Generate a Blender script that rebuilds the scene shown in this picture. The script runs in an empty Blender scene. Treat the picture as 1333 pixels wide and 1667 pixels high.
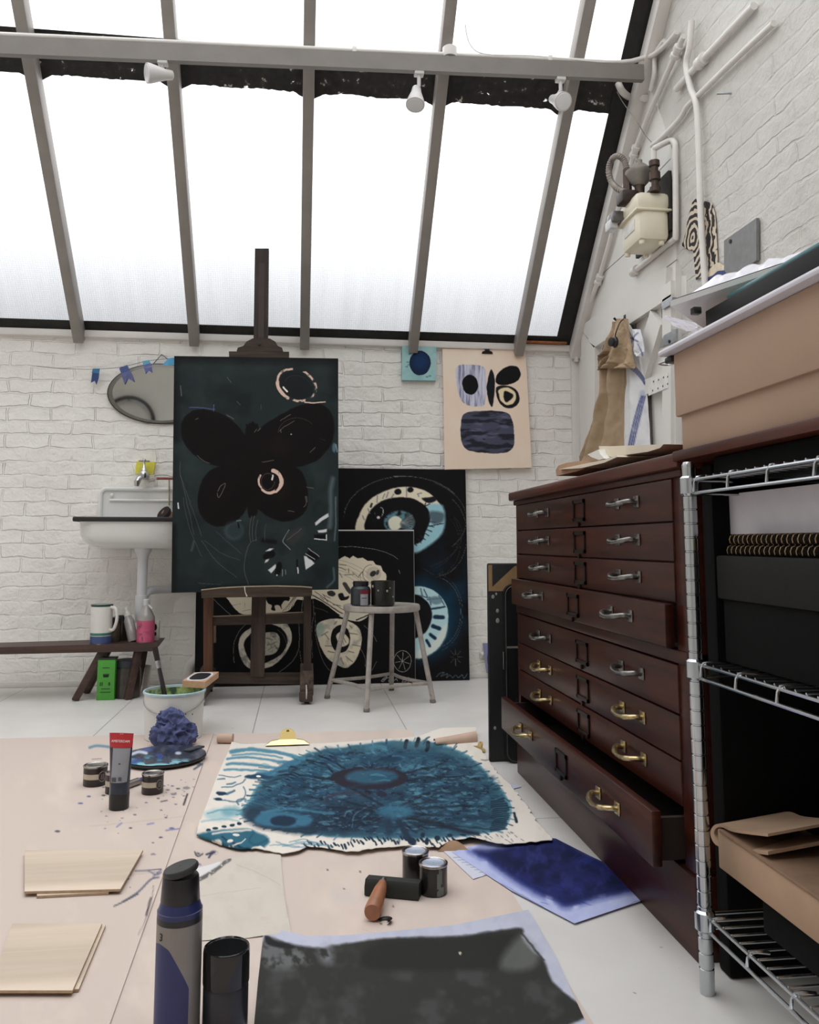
import bpy, bmesh, math, random
import numpy as np
from mathutils import Vector, Matrix, noise as mnoise
random.seed(4)
rng = np.random.default_rng(7)
PI = math.pi
SC = bpy.context.scene
COL = SC.collection

# ------------------------------------------------------------------ camera model (1333 x 1667 frame)
FPX, CX, CY = 1370.0, 671.0, 733.0
YAW, PIT, CAMZ = math.radians(7.5), math.radians(6.3), 0.77
FW = Vector((math.sin(YAW)*math.cos(PIT), math.cos(YAW)*math.cos(PIT), math.sin(PIT)))
RT = Vector((math.cos(YAW), -math.sin(YAW), 0.0))
UP = RT.cross(FW)
CAM = Vector((0, 0, CAMZ))
def ray(px, py): return FW + RT*((px-CX)/FPX) + UP*((CY-py)/FPX)
def onz(px, py, z=0.0):
    r = ray(px, py); return CAM + r*((z-CAMZ)/r.z)
def onx(px, py, x):
    r = ray(px, py); return CAM + r*(x/r.x)
def ony(px, py, y):
    r = ray(px, py); return CAM + r*(y/r.y)
def proj_np(P):
    d = P - np.array(CAM); z = d @ np.array(FW)
    return CX + FPX*(d @ np.array(RT))/z, CY - FPX*(d @ np.array(UP))/z

cam_d = bpy.data.cameras.new('camera'); cam = bpy.data.objects.new('camera', cam_d); COL.objects.link(cam)
cam.matrix_world = Matrix(((RT.x, UP.x, -FW.x, 0), (RT.y, UP.y, -FW.y, 0), (RT.z, UP.z, -FW.z, CAMZ), (0, 0, 0, 1)))
cam_d.sensor_fit = 'HORIZONTAL'; cam_d.sensor_width = 36.0; cam_d.lens = 36.0*FPX/1333.0
cam_d.shift_x = (666.5-CX)/1333.0; cam_d.shift_y = (CY-833.5)/1333.0
cam_d.clip_start = 0.05
SC.camera = cam

# ------------------------------------------------------------------ colour + materials
def s2l(c):
    return tuple((x/255/12.92 if x/255 <= .04045 else ((x/255+.055)/1.055)**2.4) for x in c)
def s2l_np(a):
    a = np.clip(a/255.0, 0, 1)
    return np.where(a <= .04045, a/12.92, ((a+.055)/1.055)**2.4)

class NT:
    def __init__(self, name):
        self.m = bpy.data.materials.new(name); self.m.use_nodes = True
        self.t = self.m.node_tree; self.n = self.t.nodes; self.l = self.t.links
        self.b = self.n['Principled BSDF']
    def node(self, typ, **kw):
        nd = self.n.new(typ)
        for k, v in kw.items():
            if k in nd.inputs: nd.inputs[k].default_value = v
            else: setattr(nd, k, v)
        return nd
    def link(self, a, b): self.l.new(a, b)
    def coords(self, scale=(1, 1, 1), kind='Object'):
        tc = self.node('ShaderNodeTexCoord'); mp = self.node('ShaderNodeMapping')
        mp.inputs['Scale'].default_value = scale
        self.link(tc.outputs[kind], mp.inputs['Vector']); return mp.outputs['Vector']
    def noise(self, vec, scale, detail=4, rough=.55, dist=0):
        n = self.node('ShaderNodeTexNoise'); n.inputs['Scale'].default_value = scale
        n.inputs['Detail'].default_value = detail; n.inputs['Roughness'].default_value = rough
        n.inputs['Distortion'].default_value = dist
        self.link(vec, n.inputs['Vector']); return n.outputs['Fac']
    def ramp(self, fac, stops, interp='LINEAR'):
        r = self.node('ShaderNodeValToRGB'); r.color_ramp.interpolation = interp
        e = r.color_ramp.elements
        while len(e) < len(stops): e.new(.5)
        for i, (p, c) in enumerate(stops):
            e[i].position = p; e[i].color = (*c, 1) if len(c) == 3 else c
        self.link(fac, r.inputs['Fac']); return r.outputs['Color']
    def mix(self, fac, a, b, mode='MIX'):
        m = self.node('ShaderNodeMix', data_type='RGBA', blend_type=mode)
        for s, v in ((m.inputs[0], fac), (m.inputs[6], a), (m.inputs[7], b)):
            if hasattr(v, 'is_linked'): self.link(v, s)
            elif isinstance(v, (int, float)): s.default_value = v
            else: s.default_value = (*v, 1)
        return m.outputs[2]
    def math(self, op, a, b=0.0):
        m = self.node('ShaderNodeMath', operation=op)
        for s, v in ((m.inputs[0], a), (m.inputs[1], b)):
            if hasattr(v, 'is_linked'): self.link(v, s)
            else: s.default_value = v
        return m.outputs[0]
    def bump(self, h, strength=.4, dist=.01, normal=None):
        b = self.node('ShaderNodeBump'); b.inputs['Strength'].default_value = strength; b.inputs['Distance'].default_value = dist
        self.link(h, b.inputs['Height'])
        if normal: self.link(normal, b.inputs['Normal'])
        self.link(b.outputs['Normal'], self.b.inputs['Normal']); return b.outputs['Normal']
    def base(self, c):
        if hasattr(c, 'is_linked'): self.link(c, self.b.inputs['Base Color'])
        else: self.b.inputs['Base Color'].default_value = (*c, 1)

MATS = {}
def mat(name, rgb, rough=.5, metal=0.0, var=.12, scale=30, bump=0.0, bscale=120, coat=0, spec=None, stretch=(1, 1, 1), trans=0, kind='Object'):
    if name in MATS: return MATS[name]
    t = NT(name); c = s2l(rgb)
    v = t.coords(stretch, kind)
    if var:
        f = t.noise(v, scale, 5)
        t.base(t.ramp(f, [(.3, tuple(x*(1-var) for x in c)), (.7, tuple(min(1, x*(1+var)) for x in c))]))
    else: t.base(c)
    t.b.inputs['Roughness'].default_value = rough; t.b.inputs['Metallic'].default_value = metal
    if coat: t.b.inputs['Coat Weight'].default_value = coat
    if spec is not None: t.b.inputs['Specular IOR Level'].default_value = spec
    if trans: t.b.inputs['Transmission Weight'].default_value = trans
    if bump: t.bump(t.noise(v, bscale, 3), bump, .004)
    MATS[name] = t.m; return t.m

def wood(name, dark, light, rough=.4, axis='Y', scale=6, bump=.08, spec=.5, coat=0):
    if name in MATS: return MATS[name]
    t = NT(name); st = {'X': (.08, 1, 1), 'Y': (1, .08, 1), 'Z': (1, 1, .08)}[axis]
    v = t.coords(st)
    a = t.noise(v, scale*6, 6, .65, .6); b = t.noise(v, scale*1.2, 3)
    c = t.ramp(a, [(.3, s2l(dark)), (.72, s2l(light))])
    c2 = t.ramp(b, [(.3, (.7, .7, .7)), (.7, (1.15, 1.15, 1.15))])
    t.base(t.mix(1.0, c, c2, 'MULTIPLY'))
    t.b.inputs['Roughness'].default_value = rough; t.b.inputs['Specular IOR Level'].default_value = spec
    if coat: t.b.inputs['Coat Weight'].default_value = coat; t.b.inputs['Coat Roughness'].default_value = .25
    t.bump(a, bump, .003); MATS[name] = t.m; return t.m

def paintmat(name, rough=.6, bump=.1, bscale=500, spec=.4):
    if name in MATS: return MATS[name]
    t = NT(name); at = t.node('ShaderNodeAttribute'); at.attribute_name = 'paint'
    t.link(at.outputs['Color'], t.b.inputs['Base Color'])
    t.b.inputs['Roughness'].default_value = rough; t.b.inputs['Specular IOR Level'].default_value = spec
    if bump: t.bump(t.noise(t.coords(), bscale, 3), bump, .002)
    MATS[name] = t.m; return t.m

# ------------------------------------------------------------------ mesh builder
class MB:
    def __init__(self): self.bm = bmesh.new()
    def box(self, lo, hi, bev=0.0, R=None, c=None):
        lo, hi = Vector(lo), Vector(hi); mid = (lo+hi)/2; sz = hi-lo
        r = bmesh.ops.create_cube(self.bm, size=1.0)
        vs = r['verts']
        for v in vs: v.co = Vector((v.co.x*sz.x, v.co.y*sz.y, v.co.z*sz.z))
        if bev > 0:
            es = list({e for v in vs for e in v.link_edges})
            rb = bmesh.ops.bevel(self.bm, geom=es, offset=min(bev, min(sz)*.45), segments=2, affect='EDGES', profile=.5)
            vs = list({v for f in rb['faces'] for v in f.verts} | {v for v in vs if v.is_valid})
        for v in vs:
            v.co = (R @ v.co if R else v.co) + mid
        return self
    def obox(self, center, size, R, bev=0.0):
        s = Vector(size)/2; c = Vector(center); return self.box(c-s, c+s, bev, R)
    def bar(self, a, b, w, d, up=(0, 0, 1), bev=0.0):
        a, b = Vector(a), Vector(b); z = (b-a); L = z.length; z = z.normalized()
        u = Vector(up); x = u.cross(z)
        if x.length < 1e-4: x = Vector((1, 0, 0)).cross(z)
        x.normalize(); y = z.cross(x)
        R = Matrix((x, y, z)).transposed()
        m = (a+b)/2; return self.obox(m, (w, d, L), R, bev)
    def frust(self, a, b, r0, r1=None, seg=20, caps=True):
        a, b = Vector(a), Vector(b); r1 = r0 if r1 is None else r1
        z = (b-a).normalized(); x = z.orthogonal().normalized(); y = z.cross(x)
        R0 = [self.bm.verts.new(a + x*math.cos(2*PI*i/seg)*r0 + y*math.sin(2*PI*i/seg)*r0) for i in range(seg)]
        R1 = [self.bm.verts.new(b + x*math.cos(2*PI*i/seg)*r1 + y*math.sin(2*PI*i/seg)*r1) for i in range(seg)]
        for i in range(seg):
            j = (i+1) % seg; self.bm.faces.new((R0[i], R0[j], R1[j], R1[i]))
        if caps: self.bm.faces.new(R0[::-1]); self.bm.faces.new(R1)
        return self
    def lathe(self, prof, c, seg=32, axis=(0, 0, 1), caps=(True, True), sx=1, sy=1):
        c = Vector(c); z = Vector(axis).normalized(); x = z.orthogonal().normalized() if abs(z.z) < .999 else Vector((1, 0, 0)); y = z.cross(x)
        rings = []
        for r, h in prof:
            rings.append([self.bm.verts.new(c + z*h + x*math.cos(2*PI*i/seg)*r*sx + y*math.sin(2*PI*i/seg)*r*sy) for i in range(seg)])
        for A, B in zip(rings, rings[1:]):
            for i in range(seg):
                j = (i+1) % seg; self.bm.faces.new((A[i], A[j], B[j], B[i]))
        if caps[0]: self.bm.faces.new(rings[0][::-1])
        if caps[1]: self.bm.faces.new(rings[-1])
        return self
    def tube(self, pts, r, seg=12, smooth=0, caps=True):
        P = [Vector(p) for p in pts]
        if smooth: P = catmull(P, smooth)
        n = len(P); rr = r if hasattr(r, '__len__') else [r]*n
        if len(rr) != n: rr = [rr[min(len(rr)-1, int(i*len(rr)/n))] for i in range(n)]
        prev = None; rings = []
        for i, p in enumerate(P):
            t = (P[min(i+1, n-1)]-P[max(i-1, 0)]).normalized()
            if prev is None: x = t.orthogonal().normalized()
            else:
                x = prev - t*prev.dot(t)
                x = x.normalized() if x.length > 1e-6 else t.orthogonal().normalized()
            prev = x; y = t.cross(x)
            rings.append([self.bm.verts.new(p + (x*math.cos(2*PI*k/seg)+y*math.sin(2*PI*k/seg))*rr[i]) for k in range(seg)])
        for A, B in zip(rings, rings[1:]):
            for k in range(seg):
                j = (k+1) % seg; self.bm.faces.new((A[k], A[j], B[j], B[k]))
        if caps: self.bm.faces.new(rings[0][::-1]); self.bm.faces.new(rings[-1])
        return self
    def prism(self, pts, off):
        """polygon of world points extruded by the vector off"""
        off = Vector(off); A = [self.bm.verts.new(p) for p in pts]; B = [self.bm.verts.new(Vector(p)+off) for p in pts]
        n = len(A)
        self.bm.faces.new(A); self.bm.faces.new(B[::-1])
        for i in range(n):
            j = (i+1) % n; self.bm.faces.new((A[j], A[i], B[i], B[j]))
        return self
    def sphere(self, c, r, seg=16, sc=(1, 1, 1)):
        rr = bmesh.ops.create_uvsphere(self.bm, u_segments=seg, v_segments=max(6, seg//2), radius=r)
        for v in rr['verts']: v.co = Vector((v.co.x*sc[0], v.co.y*sc[1], v.co.z*sc[2])) + Vector(c)
        return self
    def grid(self, fn, nu, nv, close_u=False):
        V = [[self.bm.verts.new(fn(i/(nu-1) if not close_u else i/nu, j/(nv-1))) for i in range(nu)] for j in range(nv)]
        for j in range(nv-1):
            for i in range(nu if close_u else nu-1):
                k = (i+1) % nu
                self.bm.faces.new((V[j][i], V[j][k], V[j+1][k], V[j+1][i]))
        return self

def catmull(P, n):
    out = []
    for i in range(len(P)-1):
        p0, p1, p2, p3 = P[max(i-1, 0)], P[i], P[i+1], P[min(i+2, len(P)-1)]
        for k in range(n):
            t = k/n
            out.append(.5*((2*p1)+(p2-p0)*t+(2*p0-5*p1+4*p2-p3)*t*t+(3*p1-p0-3*p2+p3)*t**3))
    out.append(P[-1]); return out

def origin_of(o):
    while o.parent: o = o.parent
    return o.location
def finish(name, me, material, parent, loc, smooth):
    o = bpy.data.objects.new(name, me); COL.objects.link(o)
    if material: me.materials.append(material)
    off = Vector((0, 0, 0))
    if parent: o.parent = parent; off = Vector(origin_of(parent))
    elif loc is not None: o.location = loc; off = Vector(loc)
    if off.length > 0: me.transform(Matrix.Translation(-off))
    if smooth:
        me.shade_smooth(); me.set_sharp_from_angle(angle=math.radians(smooth))
    return o
def obj(name, mb, material, parent=None, loc=None, smooth=35, recalc=True):
    if recalc: bmesh.ops.recalc_face_normals(mb.bm, faces=mb.bm.faces[:])
    me = bpy.data.meshes.new(name); mb.bm.to_mesh(me); mb.bm.free()
    return finish(name, me, material, parent, loc, smooth)
def tag(o, label, cat, group=None, kind=None):
    if label: o['label'] = label
    if cat: o['category'] = cat
    if group: o['group'] = group
    if kind: o['kind'] = kind
    return o
def thing(name, label, cat, loc, group=None):
    o = bpy.data.objects.new(name, None); COL.objects.link(o); o.location = loc; o.empty_display_size = .05
    return tag(o, label, cat, group)
def single(name, label, cat, mb, material, loc, group=None, smooth=35):
    return tag(obj(name, mb, material, None, loc, smooth), label, cat, group)
def struct(name, mb, material, parent=None, smooth=35):
    o = obj(name, mb, material, parent, None, smooth)
    if not parent: o['kind'] = 'structure'
    return o
def copy_tree(o, parent=None):
    c = o.copy(); COL.objects.link(c)
    if parent: c.parent = parent
    for ch in list(o.children): copy_tree(ch, c)
    return c
def letters(name, txt, size, M, material, parent, extrude=.0004, align='CENTER'):
    cu = bpy.data.curves.new(name, 'FONT'); cu.body = txt; cu.size = size; cu.extrude = extrude; cu.align_x = align; cu.align_y = 'CENTER'
    to = bpy.data.objects.new('tmp_text', cu); COL.objects.link(to)
    dg = bpy.context.evaluated_depsgraph_get(); me = bpy.data.meshes.new_from_object(to.evaluated_get(dg))
    bpy.data.objects.remove(to); me.transform(M); me.name = name
    me.materials.clear()
    return finish(name, me, material, parent, None, 0)

# ------------------------------------------------------------------ painted surfaces (per-vertex pigment)
def vnoise(x, y, seed=0):
    xi = np.floor(x).astype(np.int64); yi = np.floor(y).astype(np.int64); xf = x-xi; yf = y-yi
    def h(a, b):
        n = (a*374761393 + b*668265263 + seed*144665) & 0x7fffffff
        n = ((n ^ (n >> 13))*1274126177) & 0x7fffffff
        return ((n ^ (n >> 16)) & 0xffff)/65535.0
    u = xf*xf*(3-2*xf); v = yf*yf*(3-2*yf)
    return (h(xi, yi)*(1-u)+h(xi+1, yi)*u)*(1-v) + (h(xi, yi+1)*(1-u)+h(xi+1, yi+1)*u)*v
def fbm(x, y, oct=4, seed=0):
    s = 0; a = .5; t = 0
    for k in range(oct):
        s = s + a*vnoise(x*2**k, y*2**k, seed+k*17); t += a; a *= .55
    return s/t

class Cv:
    """pigment on a set of surface points, addressed in drawing coordinates"""
    def __init__(self, X, Y, base): 
        self.X, self.Y = X, Y; self.C = np.tile(np.array(base, float), (len(X), 1)); self.ox = self.oy = 0; self.s = 1.0; self.wob = 0.0
    def view(self, ox, oy, s, wob=0.0, wsc=.05): self.ox, self.oy, self.s, self.wob, self.wsc = ox, oy, s, wob, wsc; self._xy = None; return self
    def xy(self):
        if getattr(self, '_xy', None) is None:
            x = (self.X-self.ox)*self.s; y = (self.Y-self.oy)*self.s
            if self.wob:
                w = self.wsc
                x, y = x+self.wob*(fbm(x*w, y*w, 3, 5)-.5)*2, y+self.wob*(fbm(x*w+91, y*w+33, 3, 9)-.5)*2
            self._xy = (x, y)
        return self._xy
    def apply(self, m, col, op=1.0):
        m = np.clip(m*op, 0, 1)[:, None]; c = np.array(col, float)
        self.C = self.C*(1-m) + c*m; return self
    def _segd(self, x, y, pts):
        d = np.full(len(x), 1e9)
        for (ax, ay), (bx, by) in zip(pts, pts[1:]):
            dx, dy = bx-ax, by-ay; L = dx*dx+dy*dy+1e-9
            t = np.clip(((x-ax)*dx+(y-ay)*dy)/L, 0, 1)
            d = np.minimum(d, np.hypot(x-ax-t*dx, y-ay-t*dy))
        return d
    def _sm(self, pts, n, closed=False):
        P = [Vector((p[0], p[1], 0)) for p in pts]
        if closed: 
            Q = catmull([P[-1]]+P+[P[0], P[1]], n); Q = Q[n:-n]
        else: Q = catmull(P, n)
        return [(q.x, q.y) for q in Q]
    def _sub(self, pts, pad):
        x, y = self.xy(); xs = [p[0] for p in pts]; ys = [p[1] for p in pts]
        return np.nonzero((x > min(xs)-pad) & (x < max(xs)+pad) & (y > min(ys)-pad) & (y < max(ys)+pad))[0]
    def poly(self, pts, col, soft=1.5, smooth=4, op=1.0, tex=None):
        pts = self._sm(pts, smooth, True) if smooth else list(pts)+[pts[0]]
        if pts[0] != pts[-1]: pts = pts+[pts[0]]
        I = self._sub(pts, soft*3)
        if not len(I): return self
        x, y = self.xy(); x, y = x[I], y[I]
        ins = np.zeros(len(I), bool)
        for (ax, ay), (bx, by) in zip(pts, pts[1:]):
            c = ((ay > y) != (by > y)); 
            if ay != by: ins ^= c & (x < (bx-ax)*(y-ay)/(by-ay)+ax)
        d = self._segd(x, y, pts); sd = np.where(ins, d, -d)
        m = np.zeros(len(self.X)); mm = np.clip(sd/(2*soft)+.5, 0, 1)
        if tex: mm = mm*tex(x, y)
        m[I] = mm; return self.apply(m, col, op)
    def ell(self, cx, cy, rx, ry, col, rot=0, soft=1.5, op=1.0, tex=None):
        a = math.radians(rot)
        pts = [(cx+rx*math.cos(t)*math.cos(a)-ry*math.sin(t)*math.sin(a), cy+rx*math.cos(t)*math.sin(a)+ry*math.sin(t)*math.cos(a)) for t in np.linspace(0, 2*PI, 28)[:-1]]
        return self.poly(pts, col, soft, 0, op, tex)
    def line(self, pts, w, col, smooth=5, soft=1.0, op=1.0, tex=None, taper=False):
        pts = self._sm(pts, smooth) if smooth and len(pts) > 2 else list(pts)
        I = self._sub(pts, w+soft*2)
        if not len(I): return self
        x, y = self.xy(); x, y = x[I], y[I]; d = self._segd(x, y, pts)
        mm = np.clip((w/2-d)/(2*soft)+.5, 0, 1)
        if tex: mm = mm*tex(x, y)
        m = np.zeros(len(self.X)); m[I] = mm; return self.apply(m, col, op)
    def arc(self, cx, cy, rx, ry, a0, a1, w, col, rot=0, **k):
        a = math.radians(rot); T = np.radians(np.linspace(a0, a1, 24))
        return self.line([(cx+rx*math.cos(t)*math.cos(a)-ry*math.sin(t)*math.sin(a), cy+rx*math.cos(t)*math.sin(a)+ry*math.sin(t)*math.cos(a)) for t in T], w, col, smooth=0, **k)
    def mottle(self, col, sc, lo, hi, seed=1, op=1.0, sy=1.0, mask=None):
        x, y = self.xy(); n = fbm(x*sc, y*sc*sy, 4, seed); m = np.clip((n-lo)/(hi-lo), 0, 1)
        if mask is not None: m = m*mask(x, y)
        return self.apply(m, col, op)

def surf(name, fn, nu, nv, painter, material, parent=None, loc=None, base=(128, 128, 128), solid=0.0, gain=1.0, alpha=None):
    """grid surface fn(U,V)->(n,3) world points, pigment from painter(Cv) with photo-frame coordinates"""
    u, v = np.meshgrid(np.linspace(0, 1, nu), np.linspace(0, 1, nv)); U, V = u.ravel(), v.ravel()
    P = fn(U, V); px, py = proj_np(P)
    cv = Cv(px, py, base); cv.U, cv.V = U, V; cv.view(0, 0, 1)
    painter(cv)
    me = bpy.data.meshes.new(name); n = nu*nv
    idx = np.arange(n).reshape(nv, nu)
    F = np.stack([idx[:-1, :-1], idx[1:, :-1], idx[1:, 1:], idx[:-1, 1:]], -1).reshape(-1, 4)
    me.vertices.add(n); me.vertices.foreach_set('co', P.astype(np.float32).ravel())
    me.loops.add(F.size); me.loops.foreach_set('vertex_index', F.astype(np.int32).ravel())
    me.polygons.add(len(F)); me.polygons.foreach_set('loop_start', np.arange(0, F.size, 4, dtype=np.int32)); me.polygons.foreach_set('loop_total', np.full(len(F), 4, np.int32))
    me.update()
    ca = me.color_attributes.new('paint', 'FLOAT_COLOR', 'POINT')
    c = np.ones((n, 4), np.float32); c[:, :3] = np.clip(s2l_np(cv.C)*gain, 0, .9); ca.data.foreach_set('color', c.ravel())
    o = finish(name, me, material, parent, loc, 60)
    if solid:
        md = o.modifiers.new('thickness', 'SOLIDIFY'); md.thickness = solid; md.offset = -1
    return o
def bilerp(A, B, C, D):
    """A top-left, B top-right, C bottom-right, D bottom-left"""
    A, B, C, D = (np.array(p) for p in (A, B, C, D))
    def f(U, V):
        U = U[:, None]; V = V[:, None]
        return (A*(1-U)+B*U)*(1-V) + (D*(1-U)+C*U)*V
    return f
# ================================================================== THE ROOM
WY, WX, LX, FY = 4.87, 1.66, -2.95, -2.6       # inner faces of the far, right, left and near walls
RY, RZ = 2.0, 4.83                             # roof ridge
def sk(x, s, off=0.0):                         # point on the skylight slope: s up the slope, off below the glass
    k = .70711; return Vector((x, WY-s*k-off*k, 1.96+s*k-off*k))
SMAX = (WY-RY)/.70711

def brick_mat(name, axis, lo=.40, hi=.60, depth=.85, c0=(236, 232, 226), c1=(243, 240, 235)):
    t = NT(name); tc = t.node('ShaderNodeTexCoord'); sx = t.node('ShaderNodeSeparateXYZ'); t.link(tc.outputs['Object'], sx.inputs[0])
    cb = t.node('ShaderNodeCombineXYZ'); t.link(sx.outputs[axis], cb.inputs[0]); t.link(sx.outputs['Z'], cb.inputs[1])
    nz = t.node('ShaderNodeTexNoise'); nz.inputs['Scale'].default_value = 9; nz.inputs['Detail'].default_value = 4; t.link(tc.outputs['Object'], nz.inputs['Vector'])
    sub = t.node('ShaderNodeVectorMath', operation='SUBTRACT'); sub.inputs[1].default_value = (.5, .5, .5); t.link(nz.outputs['Color'], sub.inputs[0])
    scl = t.node('ShaderNodeVectorMath', operation='SCALE'); scl.inputs['Scale'].default_value = .042; t.link(sub.outputs[0], scl.inputs[0])
    add = t.node('ShaderNodeVectorMath', operation='ADD'); t.link(cb.outputs[0], add.inputs[0]); t.link(scl.outputs[0], add.inputs[1])
    br = t.node('ShaderNodeTexBrick'); br.offset = .5
    for k, v in (('Scale', 1.0), ('Mortar Size', .007), ('Mortar Smooth', .6), ('Brick Width', .232), ('Row Height', .0762), ('Bias', 0.0)): br.inputs[k].default_value = v
    br.inputs['Color1'].default_value = (1, 1, 1, 1); br.inputs['Color2'].default_value = (.86, .86, .86, 1); br.inputs['Mortar'].default_value = (.0, .0, .0, 1)
    t.link(add.outputs[0], br.inputs['Vector'])
    v = t.coords((1, 1, 1))
    fine = t.noise(v, 60, 5, .6); mid = t.noise(v, 14, 4); big = t.noise(v, 2.2, 3); patch = t.noise(v, 5, 3)
    vis = t.ramp(patch, [(lo, (.15,)*3), (hi, (1,)*3)])            # thick paint hides the joints in places
    inv = t.math('SUBTRACT', 1.0, br.outputs['Color'])
    h = t.math('MULTIPLY', inv, vis)
    h = t.math('MULTIPLY', h, -1.0)
    zr_ = t.node('ShaderNodeMapRange'); zr_.inputs[1].default_value = .55; zr_.inputs[2].default_value = 1.25; zr_.inputs[3].default_value = .4; zr_.inputs[4].default_value = 1.0; t.link(sx.outputs['Z'], zr_.inputs[0])
    h = t.math('MULTIPLY', h, zr_.outputs[0])
    h = t.math('ADD', h, t.math('MULTIPLY', mid, 1.5)); h = t.math('ADD', h, t.math('MULTIPLY', fine, .22))
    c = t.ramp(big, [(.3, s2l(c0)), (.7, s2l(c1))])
    chip = t.ramp(t.noise(v, 38, 3, .6), [(.70, (0, 0, 0)), (.74, (1, 1, 1))])
    c = t.mix(t.math('MULTIPLY', chip, t.math('MULTIPLY', br.outputs['Fac'], .55)), c, s2l((118, 104, 96)))
    t.base(c); t.b.inputs['Roughness'].default_value = .5; t.b.inputs['Specular IOR Level'].default_value = .35
    t.bump(h, depth, .012); MATS[name] = t.m; return t.m
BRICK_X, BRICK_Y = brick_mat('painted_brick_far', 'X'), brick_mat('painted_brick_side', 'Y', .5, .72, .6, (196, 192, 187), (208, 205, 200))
WHITE = mat('white_gloss_timber', (222, 218, 213), .4, var=.05, scale=8, bump=.12, bscale=60)
WHITEB = mat('white_board', (224, 221, 216), .5, var=.04, scale=3)
PIPEW = mat('white_painted_pipe', (222, 218, 213), .38, var=.05, scale=12, bump=.1, bscale=90)

# floor: white painted boards with seams and stray paint
t = NT('painted_floor'); v = t.coords()
sx = t.node('ShaderNodeSeparateXYZ'); t.link(v, sx.inputs[0])
def seam(out, off, period, w):
    a = t.math('ADD', out, -off); a = t.math('DIVIDE', a, period); a = t.math('FRACT', a)
    a = t.math('SUBTRACT', a, .5); a = t.math('ABSOLUTE', a); a = t.math('SUBTRACT', .5, a); a = t.math('MULTIPLY', a, period)
    return t.math('LESS_THAN', a, w)
seams = t.math('MAXIMUM', seam(sx.outputs['X'], -.815, .631, .0022), seam(sx.outputs['Y'], 2.40, 2.44, .0022))
wear = t.noise(v, 3.5, 5); c = t.ramp(wear, [(.3, s2l((211, 207, 203))), (.7, s2l((222, 219, 215)))])
spot = t.ramp(t.noise(v, 34, 2, .5), [(.735, (0, 0, 0)), (.75, (1, 1, 1))])
gate = t.ramp(t.noise(v, 5.0, 2), [(.54, (0, 0, 0)), (.6, (1, 1, 1))])
c = t.mix(t.math('MULTIPLY', t.math('MULTIPLY', spot, gate), .75), c, s2l((60, 62, 78)))
c = t.mix(t.math('MULTIPLY', seams, .55), c, s2l((92, 84, 78)))
t.base(c); t.b.inputs['Roughness'].default_value = .42; t.bump(t.noise(v, 25, 4), .06, .004); FLOOR = t.m
struct('floor', MB().box((LX-.1, FY-.1, -.06), (WX+.1, WY+.1, 0)), FLOOR)

struct('wall_back', MB().box((LX-.1, WY, 0), (WX+.1, WY+.12, 1.96)), BRICK_X)
gable = [(WY, 0), (WY, 1.96), (RY, RZ), (FY, 2.3), (FY, 0)]
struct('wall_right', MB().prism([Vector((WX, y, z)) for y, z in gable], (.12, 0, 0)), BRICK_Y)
struct('wall_left', MB().prism([Vector((LX, y, z)) for y, z in gable], (-.12, 0, 0)), WHITEB)
struct('wall_front', MB().box((LX-.1, FY-.12, 0), (WX+.1, FY, 2.3)), WHITEB)
def rs(x, y, off=0.0):                          # point on the near roof slope
    k = (RZ-2.3)/(RY-FY); return Vector((x, y, RZ-(RY-y)*k+off))
NG = -.35                                      # added unseen glazing, brightening the far wall, runs from the ridge to here
struct('ceiling', MB().prism([rs(LX-.1, NG), rs(WX+.1, NG), rs(WX+.1, FY-.1), rs(LX-.1, FY-.1)], (0, 0, .1)), WHITEB)

# glazing: frosted wired glass, tinted darker towards the foot of each pane
t = NT('wired_glass'); n = t.n; n.remove(t.b)
tc = t.node('ShaderNodeTexCoord'); sx = t.node('ShaderNodeSeparateXYZ'); t.link(tc.outputs['Object'], sx.inputs[0])
up = t.math('SUBTRACT', sx.outputs['Z'], sx.outputs['Y']); up = t.math('MULTIPLY', up, .7071)
def wires(out):
    a = t.math('FRACT', t.math('DIVIDE', out, .0125)); a = t.math('ABSOLUTE', t.math('SUBTRACT', a, .5)); return t.math('GREATER_THAN', a, .445)
w = t.math('MAXIMUM', wires(sx.outputs['X']), wires(up))
mp = t.node('ShaderNodeMapping'); mp.inputs['Scale'].default_value = (9, .8, .8); t.link(tc.outputs['Object'], mp.inputs['Vector'])
run = t.noise(mp.outputs[0], 1.6, 4); fr = t.noise(tc.outputs['Object'], 130, 2)
low = t.node('ShaderNodeMapRange'); low.inputs[1].default_value = 2.75; low.inputs[2].default_value = 1.98; low.inputs[3].default_value = 0; low.inputs[4].default_value = 1; t.link(sx.outputs['Z'], low.inputs[0])
k = t.math('ADD', t.math('MULTIPLY', w, .16), t.math('MULTIPLY', fr, .10)); k = t.math('ADD', k, t.math('MULTIPLY', run, .05))
k = t.math('ADD', t.math('MULTIPLY', k, .5), t.math('MULTIPLY', t.math('MULTIPLY', k, low.outputs[0]), 2.6))
tr = t.node('ShaderNodeBsdfTransparent'); tl = t.node('ShaderNodeBsdfTranslucent'); tl.inputs['Color'].default_value = (.62, .64, .66, 1)
gr = t.math('MULTIPLY', low.outputs[0], t.math('ADD', .85, t.math('MULTIPLY', run, .16)))
t.link(t.mix(gr, (.97, .985, 1.0), (.60, .61, .625)), tr.inputs['Color']); t.link(t.mix(gr, (.62, .64, .66), (.34, .345, .355)), tl.inputs['Color'])
ms = t.node('ShaderNodeMixShader'); t.link(k, ms.inputs[0]); t.link(tr.outputs[0], ms.inputs[1]); t.link(tl.outputs[0], ms.inputs[2])
gl = t.node('ShaderNodeBsdfGlossy'); gl.inputs['Roughness'].default_value = .15; ms2 = t.node('ShaderNodeMixShader'); ms2.inputs[0].default_value = .03
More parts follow.
